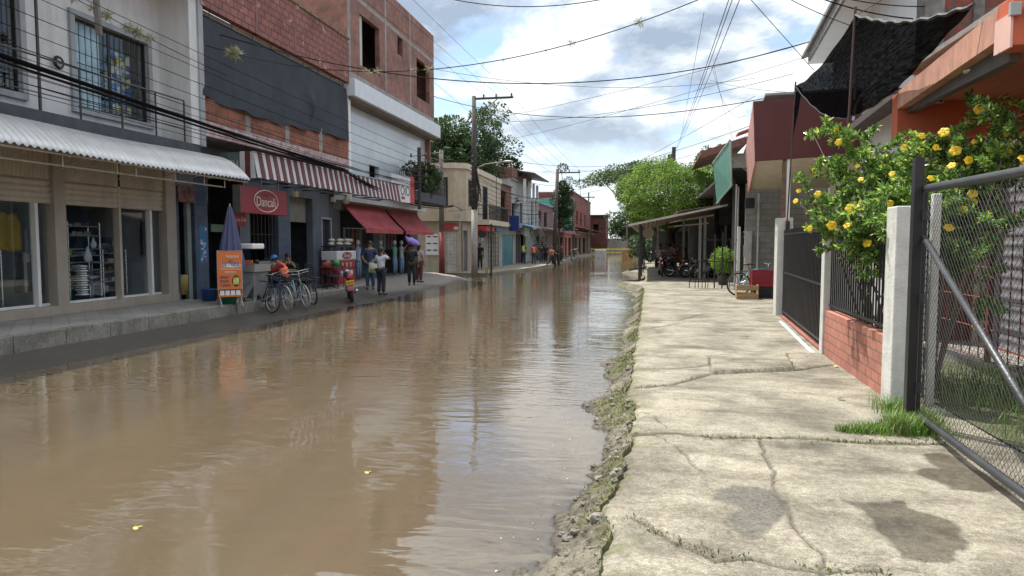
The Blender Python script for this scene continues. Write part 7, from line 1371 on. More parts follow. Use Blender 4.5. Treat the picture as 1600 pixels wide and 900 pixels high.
        lo = (K['knL']+K['knR'])/2; lo.z -= 0.18; V, F = skin_mesh([K['pelvis'].lerp(K['waist'], .3), (K['hipL']+K['hipR'])/2, lo.lerp(K['pelvis'], .4), lo], [(0, 1), (1, 2), (2, 3)], [.15, .18, .20, .24], 0); MB().add(V, F).build('skirt', bc, t_, smooth=True)
    b1 = MB()
    for s in 'LR': d = K['to'+s]-K['an'+s]; d.z = 0; q = d.to_track_quat('Y', 'Z').to_matrix(); m_ = (K['an'+s]+K['to'+s])/2; b1.ball((m_.x, m_.y, m_.z-0.012+.01), (.048, .135, .048), 10, 6, rot=q)
    b1.build('shoes', shoes or m_shoe, t_, smooth=True)
    up = (K['top']-K['headb']).normalized(); b1 = MB(); rt = up.to_track_quat('Z', 'Y').to_matrix()
    if hat is not None: b1.lathe((0, 0, 0), [(.135, 0), (.115, .012), (.112, .05), (.085, .10), (.03, .125)], 16); b1.v = [tuple(rt @ Vector(p)+hc+up*.035+fd*0.012) for p in b1.v]; b1.build('hard_hat', hat, t_, smooth=True)
    b1 = MB(); b1.ball(hc-fd*.018+up*.028, (.094, .100, .085), 12, 8, rot=rt)
    if hair == 'long': b1.ball(hc-fd*.055-up*.08, (.085, .05, .13), 10, 7)
    if hair == 'tail': b1.ball(hc-fd*.10-up*.05, (.035, .04, .11), 8, 6)
    b1.build('hair', m_hair, t_, smooth=True)
    place(t_, loc, rz, h/1.70); return t_
FACE = lambda deg: R(deg)     # 0 = facing the viewer (-Y), 180 = walking away
P_ = U
blue = (0.03, 0.045, 0.10); dk = (0.018, 0.018, 0.022)
mo = mat('orange_vest', (0.85, 0.13, 0.02), 0.6, var=0.05); my = mat('lime_vest', (0.45, 0.75, 0.05), 0.6, var=0.05)
# terrace heights
TZ = 0.087
pw = person((-10.75, 18.9, TZ), FACE(-70), 'seated worker in blue hard hat, red sleeves and orange vest leaning over the cafe table', (0.25, 0.02, 0.035), (0.03, 0.04, 0.06),
    sit(chest=(0, -.14, .80), neckb=(0, -.22, .93), neck=(0, -.25, .98), headb=(0, -.29, 1.02), head=(0, -.33, 1.07), top=(0, -.36, 1.14), nose=(0, -.43, 1.0), waist=(0, -.05, .63), shL=(.165, -.19, .91), shR=(-.165, -.19, .91), elL=(.22, -.38, .72), elR=(-.22, -.38, .72), wrL=(.1, -.55, .80), wrR=(-.1, -.55, .80)), sleeves='long', hat=mat('blue_hat', (0.04, 0.20, 0.50), 0.35), vest=mo)
person((-11.45, 19.2, TZ), FACE(60), 'seated person in pale pink top on the far side of the cafe table', (0.35, 0.20, 0.19), dk, sit(), h=1.55, skin=2, hair='short')
person((-11.3, 19.9, TZ), FACE(40), 'seated person in black with hands raised to the face at the cafe table', (0.02, 0.02, 0.025), dk, sit(wrL=(.06, -.28, 1.02), wrR=(-.06, -.28, 1.02), elL=(.2, -.34, .80), elR=(-.2, -.34, .80)), h=1.65, hair='long')
person((-10.45, 16.55, TZ), FACE(170), 'hunched seated person in black beside the bicycles, seen from behind', (0.015, 0.016, 0.02), (0.02, 0.02, 0.024), sit(chest=(0, -.10, .80), shL=(.18, -.12, .90), shR=(-.18, -.12, .90), head=(0, -.20, 1.10), headb=(0, -.17, 1.04), top=(0, -.22, 1.17), nose=(0, -.31, 1.06)), h=1.6, sleeves='long', skin=1)
person((-11.1, 22.3, TZ), FACE(200), 'seated person in red top with orange sleeves behind the second cafe table', (0.42, 0.05, 0.02), dk, sit(chest=(0, -.12, .78), head=(0, -.30, .98), headb=(0, -.25, .95), top=(0, -.34, 1.05), nose=(0, -.4, .92)), h=1.5, sleeves='long')
mm = person((-9.9, 23.2, -0.03), FACE(15), 'man in navy shirt and blue jeans holding a pale shopping bag', (0.03, 0.045, 0.10), (0.04, 0.08, 0.14), stand(wrR=(-.16, -.20, 1.03), elR=(-.27, -.02, 1.12), wrL=(.30, -.16, 1.00), elL=(.28, .02, 1.14), head=(.0, -.05, 1.61), nose=(0.0, -.13, 1.56)), h=1.75)
bgp = U(583, 408, Y=22.95); bg_ = thing('shopping_bag', 'pale green and white shopping bag held by the man in navy', 'bag', (0, 0, 0)); m_bag = mat('pale_bag', (0.58, 0.62, 0.45), 0.7, var=0.15, scale=5)
MB().grid(lambda u, v: (bgp.x+0.02+(u-.5)*(0.30+0.05*v), bgp.y-0.06-0.05*math.sin(u*math.pi)*math.sin(v*math.pi)+0.0, bgp.z-0.05-0.36*v), 8, 8).grid(lambda u, v: (bgp.x+0.02+(u-.5)*(0.30+0.05*v), bgp.y-0.06+0.06*math.sin(u*math.pi)*math.sin(v*math.pi), bgp.z-0.05-0.36*v), 8, 8).build('bag_body', m_bag, bg_, smooth=True)
MB().box(bgp.x-0.10, bgp.x+0.13, bgp.y-0.125, bgp.y-0.112, bgp.z-0.36, bgp.z-0.28).build('printed_band', mat('olive_print', (0.30, 0.20, 0.08), 0.7), bg_); b_ = MB(); b_.tube([(bgp.x-.08, bgp.y-.06, bgp.z-.05), (bgp.x, bgp.y-.06, bgp.z+.08), (bgp.x+.1, bgp.y-.06, bgp.z-.05)], .008, 4); b_.build('handle', m_bag, bg_)
person((-8.95, 21.9, -0.13), FACE(165), 'person in white shirt and dark trousers with a hand raised to the head', (0.55, 0.57, 0.62), (0.02, 0.025, 0.04), stand(wrR=(-.06, -.12, 1.52), elR=(-.25, -.18, 1.30), wrL=(.2, -.14, 1.22), elL=(.27, 0, 1.15)), h=1.62, hair='tail', skin=1)
person((-9.15, 25.5, -0.03), FACE(20), 'woman in black dress carrying a lilac bundle on her head', (0.015, 0.015, 0.018), (0.018, 0.018, 0.02), stand(elR=(-.34, .0, 1.46), wrR=(-.16, -.02, 1.70), elL=(.26, .02, 1.14), wrL=(.27, -.05, .9), knL=(.11, -.08, .49), anR=(-.09, .12, .10), toR=(-.10, -.04, .035)), h=1.62, bot='trousers', skin=1)
bu = thing('bundle', 'lilac cloth bundle carried on the head of the woman in black', 'bundle', (0, 0, 0)); b_ = MB(); b_.ball((-9.08, 25.45, 1.70), (0.30, 0.2, 0.13), 16, 9, rot=Matrix.Rotation(0.45, 3, 'Y')); b_.v = [(x, y, z+0.02*math.sin(x*33)+0.015*math.sin(y*41)) for x, y, z in b_.v]; b_.build('cloth', mat('lilac_cloth', (0.26, 0.18, 0.55), 0.8, var=0.2, scale=9), bu, smooth=True); b_ = MB(); b_.tube([(-9.28, 25.45, 1.79), (-9.36, 25.45, 1.88), (-9.33, 25.45, 1.93)], [.05, .03, .05], 6); b_.build('knot', MC['lilac_cloth'], bu)
person((-9.5, 27.4, -0.02), FACE(160), 'person in grey-white top walking behind the woman with the bundle', (0.36, 0.36, 0.38), (0.10, 0.03, 0.04), stand(), h=1.6, hair='long')
def far(px, py, z, rz, label, tc_, bc_, **k): p = U(px, py, Z=z); return person((p.x, p.y, z), FACE(rz), label, tc_, bc_, **k)
far(750, 421, -0.04, 5, 'dark-clad person with hand on hip standing before the corner house', (0.012, 0.012, 0.015), (0.012, 0.012, 0.014), J=stand(elR=(-.36, .04, 1.16), wrR=(-.17, -.03, .98)), h=1.68, skin=1)
far(765.5, 417, -0.04, 20, 'person in mustard top and grey trousers beside the thin post', (0.36, 0.19, 0.02), (0.07, 0.07, 0.09), h=1.65, skin=1, hair='tail')
far(818, 413, -0.04, 175, 'person in lime safety vest and dark jeans standing with back turned', (0.06, 0.07, 0.06), (0.03, 0.05, 0.08), vest=my, h=1.7)
far(834, 413.5, -0.04, 185, 'person in orange safety vest and blue jeans by the open shop', (0.5, 0.1, 0.03), (0.03, 0.06, 0.11), vest=mo, h=1.62, skin=1)
far(846, 411, -0.04, 30, 'person in dark clothes in the group by the metal stair, left one', (0.03, 0.03, 0.035), (0.06, 0.08, 0.11), h=1.55); far(853, 411, -0.04, -20, 'person in plum top in the group by the metal stair, right one', (0.05, 0.02, 0.035), dk, h=1.6, skin=1)
far(862.5, 417, -0.17, 80, 'person in orange-brown top striding through the shallow water', (0.50, 0.20, 0.11), (0.02, 0.02, 0.025), J=stand(knL=(.09, -.22, .52), anL=(.1, -.30, .14), toL=(.11, -.45, .10), knR=(-.09, .15, .50), anR=(-.1, .42, .22), toR=(-.11, .34, .09), elL=(.25, -.2, 1.16), wrL=(.22, -.42, 1.10), elR=(-.25, .2, 1.15)), h=1.55, skin=1)
far(871, 409, -0.06, 100, 'person in grey shirt behind the striding one', (0.16, 0.18, 0.19), dk, h=1.75); far(877, 409, -0.06, 60, 'person in dark red shirt at the right of the group', (0.13, 0.025, 0.03), dk, h=1.65, skin=1)
far(893, 407.5, -0.10, 80, 'person bending forward at the water edge beyond the group', (0.06, 0.08, 0.12), (0.22, 0.20, 0.16), J=stand(waist=(0, -.12, 1.04), chest=(0, -.30, 1.12), neckb=(0, -.44, 1.16), neck=(0, -.50, 1.17), headb=(0, -.55, 1.17), head=(0, -.61, 1.16), top=(0, -.68, 1.16), nose=(0, -.62, 1.05), shL=(.165, -.40, 1.12), shR=(-.165, -.40, 1.12), elL=(.2, -.52, .88), elR=(-.2, -.52, .88), wrL=(.18, -.68, .72), wrR=(-.18, -.68, .72)), h=1.65)
# ================================================================== BICYCLES
m_tyre = mat('tyre_rubber', (0.02, 0.02, 0.02), 0.8); m_rim = mat('rim_silver', (0.45, 0.46, 0.46), 0.35, metal=0.5); m_tyre2 = mat('pale_tyre', (0.36, 0.35, 0.32), 0.8)
def bicycle(label, fc, s=1.0, r=0.34, tyre=None, basket=False, bars='city', group='bicycles parked by the cafe'):
    t_ = thing('bicycle', label, 'bicycle', (0, 0, 0), group); W = [(-0.52, 0, r), (0.52, 0, r)]; fm = mat('frame_'+'_'.join('%02d' % int(c*99) for c in fc), fc, 0.35, var=0.1)
    for c_ in W:
        b1 = MB(); b1.ring(c_, (0, 1, 0), r-0.018, 0.020, 36, 6); wh = b1.build('wheel', tyre or m_tyre, t_, smooth=True)
        MB().ring(c_, (0, 1, 0), r-0.045, 0.012, 36, 5).build('rim', m_rim, wh, smooth=True); b2 = MB()
        for i in range(24): a = i*2*math.pi/24; b2.tube([(c_[0]+0.02*math.cos(a+1), (0.02 if i % 2 else -.02), c_[2]+0.02*math.sin(a+1)), (c_[0]+(r-.05)*math.cos(a), 0, c_[2]+(r-.05)*math.sin(a))], 0.0022, 3)
        b2.tube([(c_[0], -0.05, c_[2]), (c_[0], 0.05, c_[2])], 0.02, 8); b2.build('spokes', m_rim, wh)
    bb = (-0.06, 0, 0.28); st_ = (-0.22, 0, 0.78); hd = (0.33, 0, 0.80); hl = (0.37, 0, 0.66); b1 = MB()
    b1.tube([bb, st_], .016, 8); b1.tube([st_, hd], .016, 8); b1.tube([bb, hl], .019, 8); b1.tube([hd, hl], .02, 8)
    for y in (-.045, .045): b1.tube([(-0.52, y, r), bb], .010, 6); b1.tube([(-0.52, y, r), (-0.2, y*.5, 0.74)], .009, 6)
    b1.build('frame', fm, t_, smooth=True); b1 = MB(); b1.tube([hl, (.38, .0, .62), (.38, .05, .60), (.52, .05, r)], .012, 6); b1.tube([(.38, 0, .62), (.38, -.05, .60), (.52, -.05, r)], .012, 6); b1.build('fork', fm, t_, smooth=True)
    b1 = MB(); b1.tube([hd, (.32, 0, .93)], .013, 6)
    if bars == 'city': b1.tube([(.12, -.27, .96), (.28, -.24, .98), (.34, -.1, .95), (.32, 0, .93), (.34, .1, .95), (.28, .24, .98), (.12, .27, .96)], .011, 6)
    else: b1.tube([(.28, -.30, .97), (.33, 0, .94), (.28, .30, .97)], .012, 6)
    b1.build('handlebar', m_chrome, t_, smooth=True); b1 = MB(); b1.tube([st_, (-.25, 0, .92)], .012, 6); b1.ball((-.27, 0, .945), (.14, .075, .03), 12, 6); b1.ball((-.17, 0, .94), (.09, .03, .022), 10, 5); b1.build('saddle', m_shoe, t_, smooth=True)
    b1 = MB(); b1.ring((bb[0], -.04, bb[2]), (0, 1, 0), .085, .008, 20, 4); b1.tube([(bb[0], -.07, bb[2]), (bb[0]+.16, -.07, bb[2]-.05), (bb[0]+.16, -.16, bb[2]-.05)], .009, 5); b1.tube([(bb[0], .07, bb[2]), (bb[0]-.16, .07, bb[2]+.05), (bb[0]-.16, .16, bb[2]+.05)], .009, 5)
    b1.box(bb[0]+.12, bb[0]+.21, -.17, -.09, bb[2]-.06, bb[2]-.035); b1.box(bb[0]-.21, bb[0]-.12, .09, .17, bb[2]+.04, bb[2]+.06); b1.build('crankset', m_chrome, t_)
    b1 = MB()
    for x0 in (-.62, -.50, -.38): b1.tube([(x0, -.07, .72), (x0, .07, .72)], .006, 4)
    for y in (-.07, .07): b1.tube([(-.68, y, .72), (-.25, y, .74)], .007, 4); b1.tube([(-.6, y, .72), (-.52, y*.8, r)], .006, 4)
    b1.build('rear_rack', black, t_)
    if basket:
        b1 = MB()
        for k in range(4): z = .78+.07*k; b1.tube([(.42, -.14, z), (.66, -.16, z), (.66, .16, z), (.42, .14, z), (.42, -.14, z)], .006, 4)
        for a in [(.42+.06*i, sy*(.14+.005*i)) for i in range(5) for sy in (-1, 1)]: b1.tube([(a[0], a[1], .78), (a[0], a[1], .99)], .004, 4)
        b1.build('basket', black, t_)
    return t_
def zroad(x, y): return WATER+(0.09+0.05*min(1, max(0, (y-21)/4)))*(float(xw(np.array(y)))-x)
def put_bike(o, px, py, X, rz, lean_=0.0, z=None, s=1.0):
    y = UY(px, X, py); o.location = (X, y, (zroad(X, y) if z is None else z)); o.rotation_euler = (lean_, 0, rz); o.scale = (s, s, s)
b1_ = bicycle('old bicycle with a dark frame and black tyres, farthest left of those at the kerb', (0.03, 0.035, 0.05), basket=False); b1_.location = (-9.78, 15.85, zroad(-9.7, 15.85)); b1_.rotation_euler = (R(8), 0, R(152))
b2_ = bicycle('blue-framed bicycle with pale tyres and wide handlebar facing the street', (0.03, 0.08, 0.25), tyre=m_tyre2); b2_.location = (-9.62, 16.55, zroad(-9.6, 16.5)); b2_.rotation_euler = (R(-7), 0, R(142))
b3_ = bicycle('pale blue and silver bicycle leaning by the kerb, nearest the worker', (0.28, 0.42, 0.50), tyre=m_tyre2, bars='flat', basket=True); b3_.location = (-9.55, 17.45, zroad(-9.5, 17.4)); b3_.rotation_euler = (R(9), 0, R(-40))
b4_ = bicycle('dark mountain bicycle partly behind the pale blue one', (0.02, 0.02, 0.025), bars='flat'); b4_.location = (-9.75, 18.2, zroad(-9.7, 18.2)); b4_.rotation_euler = (R(-6), 0, R(140))
b5_ = bicycle('teal bicycle standing behind the crates at the block wall', (0.03, 0.30, 0.28), group=None, bars='flat', r=0.35); p = U(1156, 440, Y=22.2); b5_.location = (p.x+0.52*1.0, 22.3, 0.0); b5_.rotation_euler = (0, 0, R(6)); b5_.scale = (1.06, 1.06, 1.06)
# ================================================================== MOTORCYCLES
def motorcycle(label, fc, group=None, plate=None):
    t_ = thing('motorcycle', label, 'motorcycle', (0, 0, 0), group); fm = mat('tank_'+'_'.join('%02d' % int(c*99) for c in fc), fc, 0.25, var=0.05, coat=0.5); r = .30
    for x in (-.62, .62):
        b1 = MB(); b1.ring((x, 0, r), (0, 1, 0), r-.05, .052, 32, 8); wh = b1.build('wheel', m_tyre, t_, smooth=True); b2 = MB(); b2.ring((x, 0, r), (0, 1, 0), r-.10, .018, 28, 5)
        for i in range(6): a = i*math.pi/3; b2.tube([(x, 0, r), (x+(r-.1)*math.cos(a), 0, r+(r-.1)*math.sin(a))], .014, 4)
        b2.lathe((x, 0, r-.0), [(.05, -.0), (.05, .01)], 8); b2.build('rim', m_rim, wh)
    b1 = MB(); b1.ball((.16, 0, .80), (.26, .13, .13), 14, 9); b1.build('tank', fm, t_, smooth=True)
    b1 = MB(); b1.ball((-.28, 0, .80), (.38, .12, .06), 14, 7); b1.ball((-.52, 0, .85), (.18, .11, .05), 12, 6); b1.build('seat', m_shoe, t_, smooth=True)
    b1 = MB(); b1.tube([(.4, 0, .85), (.1, 0, .68), (-.5, 0, .72), (-.75, 0, .80)], .03, 6); b1.tube([(.38, 0, .8), (.2, 0, .35), (-.2, 0, .30), (-.3, 0, .7)], .025, 6); b1.tube([(-.2, .09, .32), (-.62, .10, r)], .02, 5); b1.tube([(-.2, -.09, .32), (-.62, -.10, r)], .02, 5); b1.build('chassis', black, t_)
    b1 = MB(); b1.lathe((.02, 0, .32), [(.12, 0), (.14, .08), (.12, .18), (.09, .30)], 10); b1.ball((-.08, 0, .38), (.17, .15, .11), 10, 7); b1.build('engine', m_steel, t_, smooth=True)
    b1 = MB()
    for y in (-.075, .075): b1.tube([(.40, y, .92), (.62, y, r)], .022, 7)
    b1.build('fork', m_chrome, t_); b1 = MB(); b1.tube([(.22, -.36, 1.02), (.36, -.2, 1.03), (.39, 0, .96), (.36, .2, 1.03), (.22, .36, 1.02)], .014, 6)
    for s in (-1, 1): b1.tube([(.33, s*.26, 1.03), (.35, s*.34, 1.18)], .006, 4); b1.ball((.35, s*.36, 1.20), (.015, .06, .04), 8, 5)
    b1.build('handlebar', black, t_)
    b1 = MB(); b1.ball((.50, 0, .88), (.09, .10, .11), 12, 8); b1.build('headlight', m_chrome, t_, smooth=True); b1 = MB(); b1.grid(lambda u, v: (.62+.34*math.cos(2.5-u*1.9), (v-.5)*.13, r+.34*math.sin(2.5-u*1.9)), 14, 2); b1.build('front_mudguard', fm, t_, smooth=True)
    b1 = MB(); b1.grid(lambda u, v: (-.62+.36*math.cos(2.9-u*1.5), (v-.5)*.16, r+.36*math.sin(2.9-u*1.5)), 12, 2); b1.ball((-.72, 0, .80), (.12, .11, .09), 10, 6); b1.build('tail', fm, t_, smooth=True)
    MB().box(-.86, -.83, -.06, .06, .76, .82).build('tail_light', mat('red_lens', (0.45, 0.01, 0.02), 0.2), t_)
    b1 = MB(); b1.tube([(0.05, -.13, .3), (-.35, -.15, .28), (-.75, -.17, .36)], [.025, .035, .05], 8); b1.build('exhaust', m_chrome, t_, smooth=True)
    if plate:
        o_ = MB().obox((-.90, 0, .63), (.012, .24, .13), ry=R(-12)).build('licence_plate', mat('plate_yellow', (0.75, 0.50, 0.03), 0.4, var=0.03), t_); text(plate, (-.912, 0, .63), (0, -1, 0), (0, 0, 1), .18, .06, black, o_)
    return t_
k1 = motorcycle('black motorcycle with red tail and yellow plate parked at the kerb before the clothes shop', (0.02, 0.02, 0.022), plate='VWS 16D'); k1.location = (-9.15, 19.9, zroad(-9.15, 19.9)-.01); k1.rotation_euler = (R(-6), 0, R(118)); k1.children[1]
for ch in k1.children:
    if ch.name.startswith('tail') and 'light' not in ch.name: ch.data.materials[0] = mat('maroon_tail', (0.22, 0.015, 0.03), 0.3)
for i, (px, py, Yv, rz, fc, lb) in enumerate(((1032, 426, 35.5, 95, (0.35, 0.03, 0.04), 'red motorcycle ridden under the canopy, left one'), (1047, 426, 35.8, 80, (0.30, 0.30, 0.32), 'silver motorcycle under the canopy beside the red one'), (1066, 424, 34.6, 5, (0.03, 0.03, 0.035), 'black motorcycle standing side-on under the canopy'), (1090, 425, 34.0, 20, (0.4, 0.18, 0.16), 'coral and black motorcycle behind the black railing, left one'), (1106, 425, 33.5, 30, (0.42, 0.22, 0.2), 'coral motorcycle behind the black railing, right one'))):
    o = motorcycle(lb, fc, 'motorcycles parked under the canopy'); p = U(px, py, Y=Yv); o.location = (p.x, Yv, 0.0); o.rotation_euler = (0, 0, R(rz+180 if i < 2 else rz))
for px, Yv, lb, tc_ in ((1031, 35.6, 'person in pale patterned shirt sitting on the red motorcycle', (0.42, 0.36, 0.38)), (1044, 35.9, 'person in grey-pink patterned shirt sitting on the silver motorcycle', (0.36, 0.28, 0.30))):
    p = U(px, 420, Y=Yv); person((p.x, Yv+0.15, 0.38), FACE(0), lb, tc_, dk, sit(knL=(.2, -.36, .42), knR=(-.2, -.36, .42), anL=(.2, -.28, .02), anR=(-.2, -.28, .02), toL=(.2, -.42, -.03), toR=(-.2, -.42, -.03), wrL=(.24, -.42, .70), wrR=(-.24, -.42, .70)), h=1.65, skin=1)
p = U(1053, 400, Y=38.5); person((p.x, 38.5, 0.0), FACE(200), 'standing person in pink and white top and tan skirt under the canopy', (0.62, 0.38, 0.42), (0.50, 0.36, 0.22), stand(), h=1.7, bot='shorts', skin=1); p = U(1066, 400, Y=39.5); person((p.x, 39.5, 0.0), FACE(10), 'dim standing person in dark red shirt deep under the canopy', (0.20, 0.04, 0.04), (0.16, 0.14, 0.04), stand(), h=1.7, skin=1)
# ================================================================== CAFE FURNITURE AND STREET SIGNS
m_iron = mat('wrought_iron', (0.02, 0.02, 0.024), 0.45)
def chair(label):
    t_ = thing('iron_chair', label, 'chair', (0, 0, 0), 'black iron chairs on the cafe terrace')
    MB().lathe((0, 0, .44), [(.19, 0), (.20, .012), (.19, .025)], 16).build('seat', m_iron, t_)
    for sx_, sy_ in ((1, 1), (-1, 1), (1, -1), (-1, -1)): MB().tube([(.15*sx_, .15*sy_, .44), (.19*sx_, .19*sy_, 0)], .012, 5).build('leg', m_iron, t_)
    b1 = MB(); b1.tube([(-.18, .17, .44), (-.19, .22, .75), (-.12, .24, .88), (0, .245, .92), (.12, .24, .88), (.19, .22, .75), (.18, .17, .44)], .012, 5)
    for x in (-.08, 0, .08): b1.tube([(x, .19, .46), (x, .235, .89)], .008, 4)
    b1.build('backrest', m_iron, t_); return t_
ch0 = chair('black iron chair at the green cafe table with its back to the street')
spots = [(-10.55, 19.6, 100, None), (-10.7, 20.5, 80, 'black iron chair right of the seated worker, turned sideways'), (-11.1, 20.9, 200, 'black iron chair against the blue-grey wall'), (-10.6, 21.6, 20, 'black iron chair near the kerb left of the second table'), (-10.75, 22.9, 150, 'black iron chair beyond the second table'), (-10.9, 18.65, 110, 'black iron chair under the seated worker'), (-11.5, 19.25, 240, 'black iron chair under the person in pale pink'), (-11.35, 19.95, 220, 'black iron chair under the person in black'), (-10.45, 16.6, 350, 'black iron chair under the hunched person in black'), (-11.1, 22.35, 20, 'black iron chair under the person in red')]
for i, (x, y, a, lb) in enumerate(spots):
    o = ch0 if i == 0 else copy_tree(ch0, label=lb); place(o, (x, y, TZ), R(a))
def cafe_table(label, x, y, top):
    t_ = thing('cafe_table', label, 'table', (0, 0, 0), 'cafe tables'); MB().lathe((0, 0, .72), [(.36, 0), (.37, .015), (.36, .03)], 24).build('tabletop', top, t_); MB().tube([(0, 0, .03), (0, 0, .72)], .025, 8).build('stem', m_iron, t_)
    b1 = MB(); [b1.tube([(0, 0, .12), (.25*math.cos(a), .25*math.sin(a), .01)], .015, 5) for a in (0, 1.57, 3.14, 4.71)]; b1.build('foot', m_iron, t_); place(t_, (x, y, TZ)); return t_
cafe_table('cafe table with a green cloth before the seated worker', -11.15, 19.0+.45, mat('green_cloth', (0.06, 0.22, 0.03), 0.7)); cafe_table('dark cafe table nearest the clothes shop', -10.9, 22.0, m_iron)
gb_ = thing('green_bag', 'bright green plastic bag on the far cafe table', 'bag', (-10.9, 22.0, TZ+.75)); b_ = MB(); b_.ball((-10.75, 22.2, TZ+.86), (.16, .14, .14), 10, 7); b_.v = [(x, y, z+.02*math.sin(x*40+y*30)) for x, y, z in b_.v]; b_.build('bag_body', mat('green_plastic', (0.05, 0.30, 0.05), 0.4), gb_, smooth=True)
# kiosk freezer with the brand oval
ks = thing('ice_cream_kiosk', 'red and white counter kiosk reading Dancali at the clothes shop door', 'kiosk', (-11.4, 23.4, TZ)); kx = -11.25; y0, y1 = UY(526, kx, 410), UY(556, kx, 410)
MB().box(kx-.6, kx, y0+0.02, y1-0.02, TZ, 1.02).build('cabinet', m_sred, ks, bevel=.03); MB().box(kx-.62, kx+.02, y0, y1, 1.02, 1.36).build('header', m_wh, ks, bevel=.03)
pts_ = [(kx+.026, (y0+y1)/2+.40*math.cos(q*2*math.pi/32), 1.19+.13*math.sin(q*2*math.pi/32)) for q in range(32)]; b_ = MB(); b_.slab(pts_, (.006, 0, 0)); b_.build('oval_badge', m_sred, ks); text('Dancali', (kx+.033, (y0+y1)/2, 1.19), (0, 1, 0), (0, 0, 1), .55, .13, m_cream, ks)
b_ = MB(); [b_.slab([(kx+.004, (y0+y1)/2+d-.12, .92), (kx+.004, (y0+y1)/2+d+.12, .92), (kx+.004, (y0+y1)/2+d, .72)], (.004, 0, 0)) for d in (-.36, 0, .36)]; b_.build('cone_print', mat('wafer_print', (0.5, 0.33, 0.22), 0.6), ks); MB().box(kx+.001, kx+.006, y0+.3, y1-.3, .45, .62).build('print_strip', m_wh, ks)
pk = random.Random(8)
for i in range(10):
    yy_ = y0+.08+(y1-y0-.16)*((i % 5)/4); zz_ = 1.553+.13*(i//5); b_ = MB(); b_.ball((kx-.2+pk.uniform(-.08, .08), yy_+.04*(i//5), zz_+.075), (.12, .14, .075), 9, 6); b_.v = [(x+.01*math.sin(z*60), y+.012*math.sin(x*50), z) for x, y, z in b_.v]
    tag(b_.build('wrapped_parcel', [mat('clear_wrap', (0.42, 0.43, 0.42), .3, var=.3, scale=12), mat('cream_wrap', (0.45, 0.40, 0.28), .5)][i % 2], smooth=True), '%s pale wrapped parcel from the left in the %s row above the kiosk' % (('first', 'second', 'third', 'fourth', 'fifth')[i % 5], ('lower', 'upper')[i//5]), 'parcel', 'wrapped parcels above the kiosk')
tag(MB().box(kx-.6, kx, y0, y1, 1.50, 1.55).build('goods_shelf', m_iron), 'dark shelf above the kiosk at the clothes shop door', 'shelf')
# clothes on mannequins and rails
m_den = mat('denim', (0.12, 0.19, 0.30), 0.85, var=.2); 
def mannequin(label, x, y, c1, c2=None):
    t_ = thing('mannequin', label, 'mannequin', (0, 0, 0), 'dressed mannequins of the clothes shop'); b1 = MB(); b1.lathe((0, 0, .80), [(.10, 0), (.15, .06), (.12, .25), (.17, .48), (.16, .56), (.05, .62), (.045, .68)], 12); b1.v = [(a, b*.62, c) for a, b, c in b1.v]; b1.build('torso', mat('mq_'+'_'.join('%02d' % int(c*99) for c in c1), c1, .8), t_, smooth=True)
    b1 = MB(); [b1.tube([(s*.08, 0, .85), (s*.085, -.02, .45), (s*.08, 0, .08)], [.09, .065, .05], 8) for s in (-1, 1)]; b1.build('legs', c2 or m_den, t_, smooth=True); b1 = MB(); b1.ball((0, 0, 1.60), (.075, .085, .11), 10, 7); b1.build('head', m_vel, t_, smooth=True); MB().lathe((0, 0, 0), [(.16, 0), (.16, .02), (.03, .04)], 14).build('base', m_steel, t_); place(t_, (x, y, TZ), R(80)); return t_
for i, (y, c1, lb) in enumerate(((26.2, (0.30, 0.34, 0.45), 'mannequin in grey-blue top and jeans, nearest of the row'), (28.6, (0.45, 0.48, 0.50), 'mannequin in white top and jeans beside the doorway'), (30.3, (0.10, 0.30, 0.22), 'mannequin in green top and jeans under the farther awning'), (31.2, (0.35, 0.36, 0.38), 'mannequin in light grey top under the farther awning'), (32.4, (0.25, 0.10, 0.12), 'mannequin in wine top at the far end of the clothes shop'))): mannequin(lb, -11.7, y, c1)
for i in range(14):
    y = 26.8+i*.45; c1 = [(0.3, 0.3, 0.32), (0.10, 0.13, 0.20), (0.35, 0.12, 0.14), (0.12, 0.22, 0.16), (0.4, 0.38, 0.33)][i % 5]; nmn = ['grey', 'navy', 'rose', 'green', 'cream'][i % 5]
    hang_cloth('hanging_garment', -12.6, y, 2.3, .34, .95, mat('hg_'+nmn, c1, .85), '%s garment on the rail inside the clothes shop, %s from the near end' % (nmn, ['first', 'second', 'third', 'fourth', 'fifth', 'sixth', 'seventh', 'eighth', 'ninth', 'tenth', 'eleventh', 'twelfth', 'thirteenth', 'last'][i]), 'garment', 'garments on the clothes shop rail')
# orange menu board on an A-frame
MBo = thing('menu_board', 'orange standing board reading La Nata with white legs on the terrace edge', 'sign board', (-10.5, 14.2, .165)); m_osig = mat('board_orange', (0.62, 0.16, 0.03), 0.5, var=.06); m_nv = mat('navy_letter', (0.03, 0.05, 0.16), 0.5); m_w2 = mat('white_letter', (0.7, 0.68, 0.68), 0.5, var=.04)
cA, cB = U(342, 470, Z=.165), U(378, 466, Z=.165)
bx = U(341, 470, Y=14.35); bR = U(379, 462, Y=14.7); A_ = Vector((bx.x, 14.35, 0)); B_ = Vector((bR.x, 14.7, 0)); rt = (B_-A_).normalized(); nn = Vector((rt.y, -rt.x, 0)); w_ = (B_-A_).length; tl_ = Vector((0, 0, 1))
zb, zt_ = 0.38, 1.46
def BP(u, z, o=0.0): return A_+rt*(w_*u)+nn*o+Vector((0, 0, z-(0.13 if o >= 0 and z > .5 and z < 1.59 and z not in (zb, zt_) else 0)))
b_ = MB(); b_.slab([BP(0, zb), BP(1, zb), BP(1, zt_), BP(0, zt_)], -nn*.012); b_.build('panel', m_osig, MBo)
